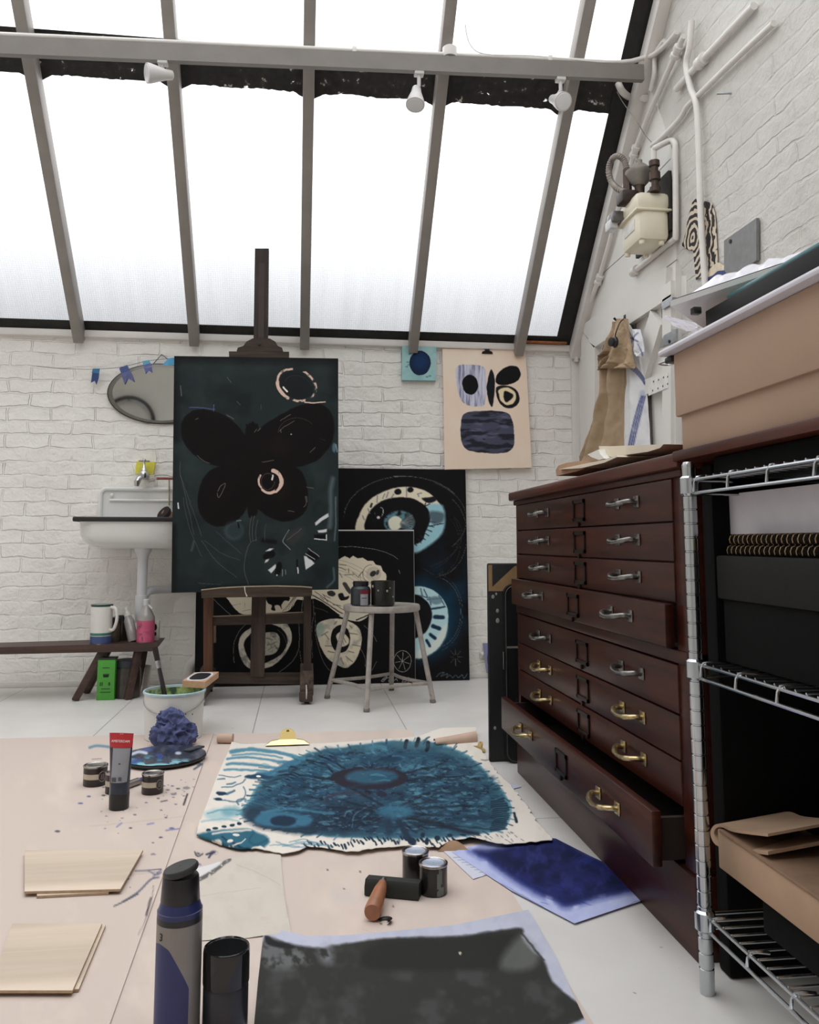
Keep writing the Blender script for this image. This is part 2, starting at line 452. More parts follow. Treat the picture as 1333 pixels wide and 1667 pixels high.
t.link(ms.outputs[0], ms2.inputs[1]); t.link(gl.outputs[0], ms2.inputs[2]); t.link(ms2.outputs[0], n['Material Output'].inputs['Surface']); GLASS = t.m

# dark lead flashing with moss gaps and white paint smears
t = NT('mossy_lead'); v = t.coords(); a = t.noise(v, 22, 5, .6); b = t.noise(v, 7, 4)
c = t.ramp(a, [(.3, s2l((26, 24, 22))), (.58, s2l((44, 41, 38))), (.635, s2l((64, 60, 56))), (.68, s2l((206, 202, 197)))])
t.base(c); t.b.inputs['Roughness'].default_value = .8
gap = t.ramp(t.noise(v, 11, 5, .7), [(.66, (0, 0, 0)), (.72, (1, 1, 1))])
tr = t.node('ShaderNodeBsdfTransparent'); ms = t.node('ShaderNodeMixShader'); t.link(gap, ms.inputs[0]); t.link(t.b.outputs[0], ms.inputs[1]); t.link(tr.outputs[0], ms.inputs[2])
t.link(ms.outputs[0], t.n['Material Output'].inputs['Surface']); LEAD = t.m
DARK = mat('bitumen_edge', (40, 38, 35), .85, var=.3, scale=20, bump=.3)

RX = [-2.512, -1.88, -1.25, -.618, .006, .64, 1.28]
EDG = [LX]+RX+[WX]
for i in range(8):
    mb = MB().prism([sk(EDG[i], .0), sk(EDG[i+1], .0), sk(EDG[i+1], SMAX), sk(EDG[i], SMAX)], Vector((0, .004, .004)))
    struct('window_%d' % (i+1), mb, GLASS)
NEARX = [LX, -1.25, .2, WX]
for i in range(3):
    struct('window_%d' % (i+9), MB().prism([rs(NEARX[i], RY), rs(NEARX[i+1], RY), rs(NEARX[i+1], NG), rs(NEARX[i], NG)], (0, 0, .005)), GLASS)  # panes added behind the view to throw light on the far wall
tn = [0]
def trim(mb, m):
    tn[0] += 1; return struct('trim_%d' % tn[0], mb, m)
def slope_bar(x0, x1, s0, s1, o0, o1, m, bev=.004):
    k = .70711; R = Matrix(((1, 0, 0), (0, -k, -k), (0, k, -k))).transposed().inverted()
    R = Matrix((Vector((1, 0, 0)), Vector((0, -k, k)), Vector((0, -k, -k)))).transposed()
    c = sk((x0+x1)/2, (s0+s1)/2, (o0+o1)/2)
    return trim(MB().obox(c, (x1-x0, s1-s0, o1-o0), R, bev), m)
RAFT = mat('shade_greyed_rafter', (150, 144, 138), .5, var=.08, scale=8, bump=.12, bscale=60)  # white timber; base colour greyed to stand for shade on the undersides
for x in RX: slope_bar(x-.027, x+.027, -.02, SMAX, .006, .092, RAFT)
slope_bar(1.598, WX, -.02, SMAX, .02, .10, WHITE)                      # bargeboard rafter on the gable wall
slope_bar(1.515, 1.64, .0, SMAX, .002, .010, DARK, 0)                 # dark edging along the gable
for x in NEARX[1:3]:
    q = [rs(x-.03, RY, -.01), rs(x+.03, RY, -.01), rs(x+.03, NG, -.01), rs(x-.03, NG, -.01)]; trim(MB().prism(q, (0, 0, -.09)), RAFT)  # bars of the added near glazing
def wavy_strip(s0, s1, off, seed):
    n = 320; mb = MB(); top = []; bot = []
    for i in range(n+1):
        x = LX+(WX-LX)*i/n; d = min(abs(x-r) for r in RX)
        w = (mnoise.noise(Vector((x*7, seed, 0)))*.5 + mnoise.noise(Vector((x*40, seed, 3)))*.3)*.02 + max(0, .07-d)*.55
        top.append(sk(x, s1, off)); bot.append(sk(x, s0-w, off))
    V0 = [mb.bm.verts.new(p) for p in bot]; V1 = [mb.bm.verts.new(p) for p in top]
    for i in range(n): mb.bm.faces.new((V0[i], V0[i+1], V1[i+1], V1[i]))
    return mb
trim(wavy_strip(1.385, 1.58, .006, 1), LEAD)
slope_bar(LX, 1.6, .0, .075, .0025, .0095, DARK, 0)
trim(MB().box((1.31, WY-.06, 1.9655), (1.575, WY-.02, 1.978), .002), mat('bare_rusty_sill', (150, 92, 52), .8, var=.3, scale=40))
# wall plate under the glass, purlin under the rafters
trim(MB().box((LX, WY-.035, 1.925), (WX-.06, WY+.1, 1.965), .006), WHITE)
trim(MB().prism([Vector((LX, 3.6, 2.801)), Vector((1.585, 3.6, 2.9565)), Vector((1.585, 3.6, 3.034)), Vector((LX, 3.6, 2.885))], (0, .03, 0)), mat('shade_greyed_purlin', (122, 116, 110), .5, var=.08, scale=8, bump=.12, bscale=60))  # white beam with its shade put into the base colour
struct('baseboard_back', MB().box((LX, WY-.012, 0), (WX, WY, .03), .004), WHITE)
# corner batten where the two brick walls meet
trim(MB().box((WX-.05, WY-.03, 0), (WX, WY, 1.93), .004), WHITE)

# ------------------------------------------------------------------ light: an overcast sky through the glass
w = bpy.data.worlds.new('overcast'); SC.world = w; w.use_nodes = True
wt = w.node_tree; bg = wt.nodes['Background']
tc = wt.nodes.new('ShaderNodeTexCoord'); sx = wt.nodes.new('ShaderNodeSeparateXYZ'); wt.links.new(tc.outputs['Generated'], sx.inputs[0])
mr = wt.nodes.new('ShaderNodeMapRange'); mr.inputs[1].default_value = 0; mr.inputs[2].default_value = 1; mr.inputs[3].default_value = .42; mr.inputs[4].default_value = 1.0
wt.links.new(sx.outputs['Z'], mr.inputs[0])
mx = wt.nodes.new('ShaderNodeVectorMath'); mx.operation = 'SCALE'; mx.inputs[0].default_value = (1.0, .99, .98)
wt.links.new(mr.outputs[0], mx.inputs['Scale']); wt.links.new(mx.outputs[0], bg.inputs['Color'])
bg.inputs['Strength'].default_value = SKY = 2.6
w.cycles.sampling_method = 'MANUAL'; w.cycles.sample_map_resolution = 256
pl = bpy.data.lights.new('skylight_portal', 'AREA'); pl.shape = 'RECTANGLE'; pl.size = WX-LX; pl.size_y = SMAX; pl.cycles.is_portal = True
po = bpy.data.objects.new('skylight_portal', pl); COL.objects.link(po); po['kind'] = 'helper'
po.location = sk((WX+LX)/2, SMAX/2, -.06)
po.rotation_euler = Vector((0, .70711, .70711)).to_track_quat('Z', 'Y').to_euler()
pl2 = bpy.data.lights.new('roof_portal', 'AREA'); pl2.shape = 'RECTANGLE'; pl2.size = WX-LX; pl2.size_y = (rs(0, RY)-rs(0, NG)).length; pl2.cycles.is_portal = True
po2 = bpy.data.objects.new('roof_portal', pl2); COL.objects.link(po2); po2['kind'] = 'helper'
po2.location = (rs((WX+LX)/2, RY)+rs((WX+LX)/2, NG))/2+Vector((0, 0, .06))
nn = (rs(1, RY)-rs(0, RY)).cross(rs(0, NG)-rs(0, RY)).normalized()
if nn.z > 0: nn = -nn
po2.rotation_euler = (-nn).to_track_quat('Z', 'Y').to_euler()
SC.view_settings.view_transform = 'Standard'; SC.view_settings.look = 'None'; SC.view_settings.gamma = 1.0; SC.view_settings.use_curve_mapping = False
SC.view_settings.exposure = 0.40
SC.cycles.use_denoising = True; SC.cycles.max_bounces = 8; SC.cycles.diffuse_bounces = 5; SC.cycles.glossy_bounces = 4; SC.cycles.transparent_max_bounces = 12
SC.cycles.sample_clamp_indirect = 6.0; SC.cycles.caustics_reflective = False; SC.cycles.caustics_refractive = False
# ================================================================== RIGHT WALL: door, pipes, meter
def crop(ox, oy, s): return lambda x, y: (ox+x/s, oy+y/s)
A2 = crop(900, 440, 4.443); B2 = crop(660, 50, 2.469); C1 = crop(880, 200, 4.1656)
def slabx(mb, pts, X, t, cr=None):
    P = [onx(*(cr(*p) if cr else p), X) for p in pts]
    return mb.prism(P, (-t, 0, 0))
brd = MB(); slabx(brd, [(930, 640), (1043, 95), (1100, 255), (1106, 760), (948, 800)], WX, .006); trim(brd, WHITEB)
door = struct('door_1', slabx(MB(), [(262, 520), (905, 65), (905, 1330), (262, 1500)], WX, .012, A2), WHITEB)
gro = MB()
for i in range(1, 7):
    a = onx(*A2(297, 560), WX-.012); b = onx(*A2(905, 560), WX-.012); y = a.y+(b.y-a.y)*i/7
    gro.box((WX-.0135, y-.004, .9), (WX-.011, y+.004, 1.86))
jn = MB()
for z_, y0_, y1_ in ((2.034, 3.47, 4.68), (2.27, 3.50, 4.48), (2.52, 3.5, 4.22)): jn.box((WX-.0072, y0_, z_-.0016), (WX-.0055, y1_, z_+.0016))
trim(jn, mat('joint_shadow_gap', (120, 114, 108), .8))
obj('plank_joint', gro, mat('joint_shadow_gap', (120, 114, 108), .8), door)
obj('door_rail', slabx(MB(), [(290, 505), (905, 75), (905, 190), (338, 560)], WX-.012, .034, A2), WHITEB, door)
obj('door_stile', slabx(MB(), [(285, 508), (345, 552), (345, 1500), (285, 1500)], WX-.012, .034, A2), WHITEB, door)
obj('door_stile', slabx(MB(), [(842, 215), (905, 175), (905, 1300), (842, 1310)], WX-.012, .034, A2), WHITEB, door)
obj('door_brace', slabx(MB(), [(750, 290), (826, 395), (712, 765), (680, 880), (600, 870), (650, 640)], WX-.012, .032, A2), WHITEB, door)
obj('door_rail', slabx(MB(), [(560, 960), (842, 850), (842, 740), (560, 850)], WX-.012, .032, A2), WHITEB, door)
obj('hinge_plate', slabx(MB(), [(712, 785), (838, 742), (840, 850), (695, 908), (692, 852)], WX-.045, .004, A2), mat('white_painted_steel', (226, 223, 220), .4), door)
hs = MB()
for p in [(728, 805), (765, 792), (800, 775), (722, 870), (760, 855), (795, 838), (830, 822), (830, 770)]:
    q = onx(*A2(*p), WX-.049); hs.frust(q, q+Vector((-.0015, 0, 0)), .0045, seg=10)
obj('hinge_screw', hs, mat('rusty_screw', (92, 74, 62), .6), door)
STEEL = mat('zinc_steel', (176, 178, 180), .28, 1.0, var=.15, scale=60)
la = MB(); slabx(la, [(800, 235), (860, 205), (866, 250), (806, 285)], WX-.046, .012, A2); slabx(la, [(866, 200), (893, 195), (893, 225), (870, 230)], WX-.046, .02, A2)
obj('door_bolt', la, STEEL, door)
ha = MB(); slabx(ha, [(770, 570), (812, 470), (868, 440), (868, 530), (820, 545)], WX-.046, .006, A2); slabx(ha, [(872, 432), (905, 425), (905, 510), (875, 525)], WX-.046, .01, A2)
obj('hasp', ha, STEEL, door)
q = onx(*A2(842, 515), WX-.052); obj('keyhole', MB().frust(q, q+Vector((-.003, 0, 0)), .008), mat('black_iron', (22, 22, 23), .5), door)
# door casing
slab = slabx(MB(), [(228, 412), (800, 0), (868, -20), (858, 108), (295, 500)], WX, .03, A2); trim(slab, WHITEB)
trim(slabx(MB(), [(236, 425), (288, 505), (288, 1500), (236, 1500)], WX, .028, A2), WHITEB)
trim(slabx(MB(), [(912, -40), (930, -40), (930, 1330), (912, 1330)], WX, .028, A2), WHITEB)
trim(slabx(MB(), [(1100, 985), (1130, 985), (1130, 1100), (1100, 1100)], WX, .001, B2), WHITEB)

def pipe(label, pts, r, X=WX-.018, cr=B2, fit=(), name='pipe', sm=5, depth=None):
    P = []
    for i, p in enumerate(pts):
        x = p[2] if len(p) > 2 else X
        P.append(onx(*(cr(p[0], p[1])), x))
    root = thing(name, label, 'pipe', P[-1], 'white painted pipes on the gable wall')
    obj('pipe_run', MB().tube(P, r, 12, sm), PIPEW, root)
    for k in fit:
        a = P[k]; d = (P[min(k+1, len(P)-1)]-P[max(k-1, 0)]).normalized()
        obj('pipe_fitting', MB().lathe([(r*1.15, -.03), (r*1.75, -.028), (r*1.75, -.012), (r*1.45, -.008), (r*1.45, .008), (r*1.75, .012), (r*1.75, .028), (r*1.15, .03)], a, 16, d), PIPEW, root)
    return root
pipe('white conduit running up beside the sloping bargeboard with three round fittings', [(686, 1330), (700, 1180), (778, 1000), (922, 485), (1090, 85), (1118, 22)], .013, X=WX-.027, fit=(2, 3, 4), sm=3)
pipe('long upright white pipe passing in front of the black patterned paper scraps', [(1205, 1030), (1196, 900), (1185, 700), (1172, 330), (1145, 230), (1128, 140), (1142, 60), (1150, -40)], .0135, X=WX-.03)
pipe('white pipe climbing the brick wall to the right with a double bend', [(990, 462), (1040, 420), (1105, 350), (1128, 310), (1150, 285), (1205, 232), (1330, 110), (1480, -30)], .012, X=WX-.02)
pipe('short white stub pipe ending in a round cap near the roof', [(1088, 235), (1190, 122), (1300, 5), (1400, -100)], .015, X=WX-.02, fit=(1,), sm=2)
pipe('white pipe framing the cream gas meter, capped at its lower end', [(922, 966), (1050, 862), (1080, 838), (1086, 800), (1084, 500), (1081, 452), (1062, 443), (1010, 468, WX-.09), (998, 480, WX-.10), (998, 522, WX-.10)], .0135, X=WX-.022, fit=(0,), sm=4)
pipe('fat white elbow pipe poking from the wall just below the purlin', [(965, 272), (905, 268, WX-.05), (872, 245, WX-.12), (855, 212, WX-.14)], .017, X=WX-.02, sm=4)
pipe('short white pipe against the gable just behind the purlin end', [(985, 240), (1000, 170), (1003, 95), (1040, 40)], .011, X=WX-.02, sm=3)
# conduit along the purlin with its round junction box
Yb = 3.625
cp = [ony(*p, Yb) for p in [(-60, 30), (150, 45), (320, 60), (560, 68), (735, 84), (920, 94), (1010, 98)]]
def zf_(x): return 2.885+(x-LX)*(3.034-2.885)/(1.585-LX)+.018
cp = [Vector((p.x, Yb, zf_(p.x))) for p in cp]+[onx(*B2(960, 108), WX-.06), onx(*B2(1005, 92), WX-.03), onx(*B2(1060, 42), WX-.02), onx(*B2(1090, 5), WX-.02)]
root = thing('conduit', 'white electrical conduit lying along the top of the purlin', 'pipe', cp[2])
obj('conduit_run', MB().tube(cp, .012, 12, 3), PIPEW, root)
jx = ony(732, 84, Yb).x; zf = zf_(jx)
obj('junction_box', MB().lathe([(.032, 0), (.034, .01), (.034, .045), (.028, .05)], (jx, Yb, zf-.013), 24), PIPEW, root)
for x_ in (.2, 1.12): obj('conduit_clip', MB().box((x_, Yb-.016, zf_(x_)-.016), (x_+.02, Yb+.016, zf_(x_)+.014), .002), PIPEW, root)
cb = [ony(757, 40, Yb), ony(765, 72, Yb), ony(790, 88, Yb-.01), ony(870, 91, Yb-.01), ony(960, 100, Yb-.01), ony(1000, 104, Yb-.01)]
single('cable', 'thin white cable looping down onto the purlin conduit', 'cable', MB().tube(cb, .0028, 8, 5), PIPEW, cb[0])
ca = [onx(*B2(*p[:2]), p[2]) for p in [(850, 245, WX-.14), (875, 290, WX-.11), (930, 365, WX-.09), (960, 415, WX-.04), (992, 452, WX-.02)]]
single('cable', 'thin grey cable hanging from the elbow pipe to the gable wall', 'cable', MB().tube(ca, .0022, 8, 5), mat('grey_cable', (150, 145, 140), .5), ca[0])

# spot lamps under the purlin
SPOT = mat('lamp_white_plastic', (205, 203, 200), .35, var=.03)
def spot(px, py, aim, label, stem_px):
    top = ony(*stem_px, 3.66); top.z = zf_(top.x)-.095
    root = thing('spot_lamp', label, 'lamp', top, 'white spot lamps under the purlin')
    e = ony(px, py, 3.62)
    obj('mounting_plate', MB().box((top.x-.022, 3.601, top.z-.016), (top.x+.022, 3.64, top.z+.03), .004), SPOT, root)
    obj('arm', MB().tube([Vector((top.x, 3.62, top.z)), Vector((top.x, 3.62, e.z+.05)), Vector((e.x, 3.63, e.z+.02))], .009, 10), SPOT, root)
    a = Vector(aim).normalized()
    obj('lamp_head', MB().lathe([(.012, -.055), (.02, -.05), (.024, -.02), (.038, .03), (.043, .05), (.043, .062)], e, 28, a), SPOT, root)
    obj('lamp_lens', MB().lathe([(.039, 0), (.036, .004), (.0, .006)], e+a*.0605, 28, a, (True, False)), mat('frosted_lens', (225, 225, 225), .25, var=0), root)
spot(262, 121, (-.8, -.35, -.18), 'leftmost white spot lamp turned sideways under the purlin', (268, 96))
spot(677, 156, (-.1, -.35, -.9), 'white spot lamp pointing down beside the third rafter', (680, 122))
spot(907, 163, (.2, -.75, -.5), 'rightmost white spot lamp aimed forwards under the purlin', (908, 136))

# gas meter
mx0, mx1 = 1.475, 1.63
pr = onx(1093, 395, 1.63); y0 = pr.y; y1 = y0+.235; zt = onx(1090, 312, 1.63).z; zb = onx(1092, 392, 1.63).z+.0
CREAM = mat('cream_enamel', (226, 218, 196), .35, var=.06, scale=6)
met = thing('gas_meter', 'cream enamel gas meter with black hose and domed regulator', 'meter', (1.55, (y0+y1)/2, zb))
zm = zb+(zt-zb)*.62
b = MB(); b.box((mx0+.006, y0+.004, zb), (mx1, y1-.004, zm+.02), .03)
obj('meter_body', b, CREAM, met)
obj('meter_cover', MB().box((mx0, y0, zm), (mx1+.004, y1, zt), .026), CREAM, met)
obj('seam_flange', MB().box((mx0-.007, y0-.005, zm-.006), (mx1+.006, y1+.006, zm+.006), .004), CREAM, met)
for dx, dy in ((.03, .03), (.12, .03), (.03, .2), (.12, .2)): obj('foot', MB().frust((mx0+dx, y0+dy, zb-.012), (mx0+dx, y0+dy, zb+.003), .012, .014), CREAM, met)
obj('label_plate', MB().box((mx0+.002, y0+.05, zb+.06), (mx0+.0075, y0+.17, zm-.03), .002), mat('pale_label', (216, 214, 208), .5), met)
IDX = mat('index_grey_glass', (96, 94, 92), .15, var=.2)
obj('index_window', MB().box((mx0-.05, y1-.07, zm+.005), (mx0+.01, y1+.02, zt-.03), .008), IDX, met)
obj('index_frame', MB().box((mx0-.055, y1-.045, zm-.02), (mx0-.015, y1+.03, zt-.06), .008), mat('clear_plastic_white', (205, 205, 205), .25), met)
BRZ = mat('dull_bronze', (74, 60, 50), .45, .5, var=.25)
pc = onx(*C1(772, 330), WX-.10)
un = MB(); pz = Vector((pc.x, pc.y, zt-.005)); L = onx(*C1(768, 262), WX-.10).z-pz.z
un.lathe([(.024, 0), (.024, .02), (.016, .024), (.016, L*.35), (.025, L*.37), (.025, L*.62), (.017, L*.65), (.017, L*.8), (.024, L*.83), (.024, L)], pz, 16)
obj('pipe_union', un, BRZ, met)
rg = onx(*C1(668, 345), 1.535)
obj('regulator', MB().lathe([(.026, -.06), (.042, -.042), (.060, -.008), (.064, 0), (.064, .010), (.056, .015), (.032, .040), (.016, .05), (.016, .064), (.006, .069)], rg, 32), mat('grey_cast_metal', (142, 136, 130), .5, .3, var=.1), met)
obj('regulator_stem', MB().frust(rg+Vector((0, 0, -.12)), rg+Vector((0, 0, -.05)), .02, .024), BRZ, met)
hb = Vector((1.50, y1+.045, zt+.01))
hp = [onx(*C1(*p[:2]), p[2]) for p in [(575, 470, 1.47), (520, 445, 1.45), (475, 390, 1.44), (462, 310, 1.44), (485, 245, 1.45), (525, 225, 1.46), (565, 255, 1.48), (585, 320, 1.49)]]
ho = MB(); HP = catmull(hp, 14); ho.tube(HP, [.0135+.0022*math.sin(i*2.2) for i in range(len(HP))], 12)
obj('flexible_hose', ho, mat('ribbed_grey_hose', (150, 142, 134), .5, .4, var=.15), met)
obj('hose_nut', MB().frust(hp[-1], hp[-1]+Vector((0, 0, -.13)), .02, .022, 8), BRZ, met)
obj('valve_block', MB().box(hp[0]+Vector((-.03, -.04, -.055)), hp[0]+Vector((.05, .05, .0)), .01), mat('dark_brass', (62, 52, 46), .45, .5, var=.3), met)
obj('mounting_board', MB().box((WX-.035, y0-.002, zb+.05), (WX-.018, y1+.16, zt+.10), .002), mat('dark_back_board', (40, 36, 34), .7), met)

# printed paper scraps tucked behind the upright pipe
def zebra(name, sc, dist, lightc=(214, 200, 178)):
    t = NT(name); v = t.coords(); wv = t.node('ShaderNodeTexWave', wave_type='RINGS' if 'ring' in name else 'BANDS', bands_direction='Y') if 'ring' not in name else t.node('ShaderNodeTexWave', wave_type='RINGS', rings_direction='X')
    wv.inputs['Scale'].default_value = sc; wv.inputs['Distortion'].default_value = dist; wv.inputs['Detail'].default_value = 2.5; wv.inputs['Detail Scale'].default_value = 2.2
    t.link(v, wv.inputs['Vector'])
    t.base(t.ramp(wv.outputs['Color'], [(.0, s2l((34, 32, 34))), (.52, s2l((34, 32, 34))), (.6, s2l(lightc))])); t.b.inputs['Roughness'].default_value = .7; return t.m
sc1 = [(1055, 512), (1072, 600), (1082, 700), (1086, 870), (1092, 1045), (1055, 1066), (1045, 960), (1036, 868), (1000, 862), (956, 830), (972, 800), (985, 740), (1000, 650), (1030, 540)]
single('paper_scrap', 'black and cream concentric ring print torn to a leaf shape, left of the upright pipe', 'paper', slabx(MB(), sc1, WX-.006, .002, C1), zebra('ring_print', 10, 3.5), onx(*C1(1035, 780), WX-.006), 'printed scraps behind the pipe')
sc2 = [(1104, 528), (1160, 542), (1182, 610), (1190, 700), (1202, 940), (1140, 1012), (1128, 900), (1112, 700)]
single('paper_scrap', 'black and cream zebra striped print strip, right of the upright pipe', 'paper', slabx(MB(), sc2, WX-.006, .002, C1), zebra('stripe_print', 8, 9), onx(*C1(1150, 1000), WX-.006), 'printed scraps behind the pipe')
r = thing('painted_scrap', 'torn cream and blue painted scrap above the plastic wrapped panel', 'paper', onx(*C1(1200, 1060), WX-.02))
obj('cream_area', slabx(MB(), [(1135, 1045), (1150, 990), (1200, 945), (1262, 975), (1262, 1030), (1180, 1075)], WX-.012, .003, C1), mat('cream_blotched_paper', (222, 208, 184), .7, var=.2, scale=40), r)
obj('blue_area', slabx(MB(), [(1132, 1095), (1135, 1050), (1170, 1035), (1205, 1005), (1245, 1000), (1268, 1030), (1268, 1100)], WX-.0155, .003, C1), mat('ultramarine_wash', (52, 66, 120), .7, var=.3, scale=40), r)
r = thing('wall_panel', 'grey flat panel with a black screw at the right end of the gable wall', 'panel', onx(1200, 440, WX-.02))
obj('panel_board', slabx(MB(), [(1183, 392), (1236, 355), (1236, 424), (1183, 462)], WX-.005, .012), mat('mid_grey_paint', (122, 122, 122), .5), r)
q = onx(1185, 396, WX-.017); obj('screw', MB().frust(q+Vector((0, -.02, -.0)), q+Vector((-.004, -.02, 0)), .008), mat('black_iron', (22, 22, 23), .5), r)
q = onx(1190, 152, WX); single('nail', 'grey nail sticking from the bricks near the upper right', 'nail', MB().tube([q, q+Vector((-.05, .02, .006))], .004), STEEL, q)

# hanging cloths on the door
def cloth(name, st, X, depth, folds, painter, m, parent, amp=.012, base=(128, 128, 128), nu=150, nv=120, seed=0):
    """closed hanging bundle: st = rows of (photo x left, photo x right, photo y) down the cloth"""
    rows = [(onx((a+b)/2, y, X), onx(a, y, X), onx(b, y, X)) for a, b, y in st]
    def fn(U, V):
        k = V*(len(rows)-1); out = np.zeros((len(U), 3)); 
        L = np.array([tuple(r[1]) for r in rows]); R = np.array([tuple(r[2]) for r in rows])
        i = np.clip(k.astype(int), 0, len(rows)-2); f = (k-i)[:, None]; f = f*f*(3-2*f)*.5+f*.5
        l = L[i]*(1-f)+L[i+1]*f; rr = R[i]*(1-f)+R[i+1]*f
        a = U*2*PI; hw = .5-.5*np.cos(a)            # 0..1..0 round the bundle
        p = l*(1-hw[:, None])+rr*hw[:, None]
        front = np.sin(a)
        wide = np.linalg.norm(rr-l, axis=1)
        d = np.where(front > 0, front*depth*(.4+.6*V), front*.008)
        fold = np.sin(hw*folds*2*PI+3*V+seed+1.5*np.sin(V*5+seed))*amp*np.clip(V*3, .25, 1)*(np.abs(front)**.5)
        cre = (fbm(U*18+seed, V*7, 3, seed)-.5)*amp*1.3
        p[:, 0] -= d+np.where(front > 0, fold+cre, 0)
        return p
    return surf(name, fn, nu, nv, painter, m, parent, None, base)
CLOTH = paintmat('woven_cloth', .9, .25, 900, .1)
hook = onx(1016, 522, WX-.05)
ap = thing('apron', 'brown canvas apron hanging from a hook on the white door', 'apron', onx(1000, 735, WX-.05))
def p_apron(c): c.mottle((146, 122, 96), .08, .4, .9, 3, .6); c.mottle((178, 155, 128), .05, .5, .9, 8, .6)
cloth('apron_skirt', [(1005, 1024, 524), (996, 1026, 550), (988, 1026, 590), (985, 1028, 640), (972, 1024, 690), (957, 1022, 740), (952, 1022, 765)], WX-.035, .085, 2.6, p_apron, CLOTH, ap, .032, (176, 153, 126))
cloth('apron_bib', [(1006, 1022, 519), (1003, 1024, 540), (998, 1028, 565), (988, 1033, 592), (983, 1034, 600)], WX-.09, .045, 1.7, p_apron, CLOTH, ap, .02, (176, 153, 126), seed=2)
cloth('apron_collar', [(984, 1004, 566), (981, 1003, 580), (980, 996, 603)], WX-.085, .05, 1.5, p_apron, CLOTH, ap, .014, (120, 100, 78), 60, 50, seed=4)
tp = [onx(*A2(*p), WX-.10) for p in [(515, 680), (518, 740), (512, 850)]]
obj('apron_string', MB().tube(tp, .004, 8, 4), mat('apron_tape', (150, 128, 100), .9), ap)
tw = thing('tea_towel', 'white tea towel with blue stripes hanging beside the brown apron', 'towel', onx(1040, 730, WX-.05))
def p_towel(c):
    for off in (0, 5, 10): c.line([(1050-off*.55, 645), (1045-off*.75, 665), (1036-off*.75, 700), (1029-off*.7, 735), (1024-off*.7, 770)], 2.3, (66, 74, 122), soft=.6)
    c.line([(1046, 640), (1040, 672), (1031, 705), (1022, 745), (1018, 770)], 9.5, (112, 118, 158), soft=2, op=.35)
    for off in (0, 4, 8): c.line([(1025, 590+off), (1036, 600+off), (1046, 612+off), (1051, 622+off)], 1.8, (74, 84, 128), soft=.6)
    c.line([(1022, 548), (1030, 552), (1038, 556)], 2.2, (84, 94, 136)); c.line([(1026, 562), (1032, 548), (1038, 542)], 2, (84, 94, 136)); c.line([(1038, 560), (1044, 572), (1046, 582)], 1.8, (84, 94, 136))
    c.mottle((196, 196, 200), .1, .5, .9, 4, .6)
cloth('towel_body', [(1018, 1024, 524), (1020, 1030, 538), (1020, 1044, 560), (1022, 1046, 590), (1024, 1052, 625), (1022, 1055, 660), (1022, 1057, 700), (1020, 1060, 740), (1020, 1061, 765)], WX-.04, .045, 1.6, p_towel, CLOTH, tw, .013, (222, 221, 222), seed=1)
cloth('towel_fold', [(1030, 1042, 536), (1034, 1046, 552), (1038, 1049, 572), (1044, 1048, 580)], WX-.085, .03, 1.2, p_towel, CLOTH, tw, .01, (218, 217, 220), 60, 50, seed=3)
BLK = mat('black_plastic', (22, 22, 24), .35, var=.1)
r = thing('coat_hook', 'black iron hook on the door carrying the apron and towel', 'hook', hook)
obj('hook_plate', MB().box(hook+Vector((.0, -.012, -.02)), hook+Vector((.02, .012, .03)), .003), mat('black_iron', (22, 22, 23), .5), r)
obj('hook_arm', MB().tube([hook+Vector((.005, 0, .01)), hook+Vector((-.03, 0, -.005)), hook+Vector((-.055, 0, .012))], .006, 8, 4), mat('black_iron', (22, 22, 23), .5), r)
r = thing('ear_muffs', 'black round headset hanging on a thin strap left of the apron bib', 'headset', onx(1001, 557, WX-.10))
e = onx(1001, 557, WX-.15)
obj('ear_cup', MB().sphere(e, .026, 18, (.6, 1, 1.1)), BLK, r)
obj('ear_pad', MB().lathe([(.014, 0), (.022, .004), (.022, .012), (.012, .016)], e+Vector((-.012, 0, 0)), 20, (-1, -.3, 0)), mat('black_foam', (34, 33, 35), .8), r)
obj('strap', MB().tube([e+Vector((0, 0, .02)), onx(1003, 540, WX-.15), onx(1009, 525, WX-.13), onx(1016, 519, WX-.10)], .003, 8, 4), BLK, r)

# ================================================================== PLAN CHEST
MAHO = wood('dark_mahogany', (38, 14, 9), (72, 32, 20), .34, 'Y', 7, .05, .28, .06)
MAHOD = wood('mahogany_top', (50, 20, 13), (90, 42, 28), .34, 'Y', 7, .05, .3, .08)
INSIDE = mat('dark_drawer_inside', (38, 22, 16), .8)
NICK = mat('aged_nickel', (128, 126, 122), .3, 1.0, var=.25, scale=80)
BRASS = mat('worn_brass', (186, 168, 126), .3, 1.0, var=.25, scale=80)
DKM = mat('dark_label_frame', (44, 36, 30), .4, .7, var=.2)
CF, CY0, CY1, CB = .742, 1.565, 2.868, 1.645
chest = thing('plan_chest', 'dark mahogany plan chest of eight shallow drawers with bow handles', 'plan chest', (1.2, 2.2, 0))
SW = .05
b = MB()
b.box((CF, CY0, .15), (CB, CY0+SW, .915), .003).box((CF, CY1-SW*.55, .15), (CB, CY1, .915), .003)      # sides
b.box((CF+.012, CY0+.01, .268), (CB, CY1-.01, .915))                                                      # filled core behind the upper drawers
b.box((1.25, CY0+.01, .15), (CB, CY1-.01, .27))
b.box((CF, CY0+.01, .908), (CB, CY1-.01, .916)).box((CF-.004, CY0, .534), (CF+.1, CY1, .561), .004)
obj('carcass', b, MAHO, chest)
obj('top', MB().box((CF-.022, CY0-.02, .916), (CB+.005, CY1+.02, .946), .006), MAHOD, chest)
obj('top_moulding', MB().box((CF-.008, CY0-.006, .9), (CB, CY1+.006, .917), .004), MAHO, chest)
obj('plinth', MB().box((CF-.006, CY0-.006, 0), (CB, CY1+.006, .150), .004), MAHO, chest)
hy = (2.53, 1.845); ly = 2.18
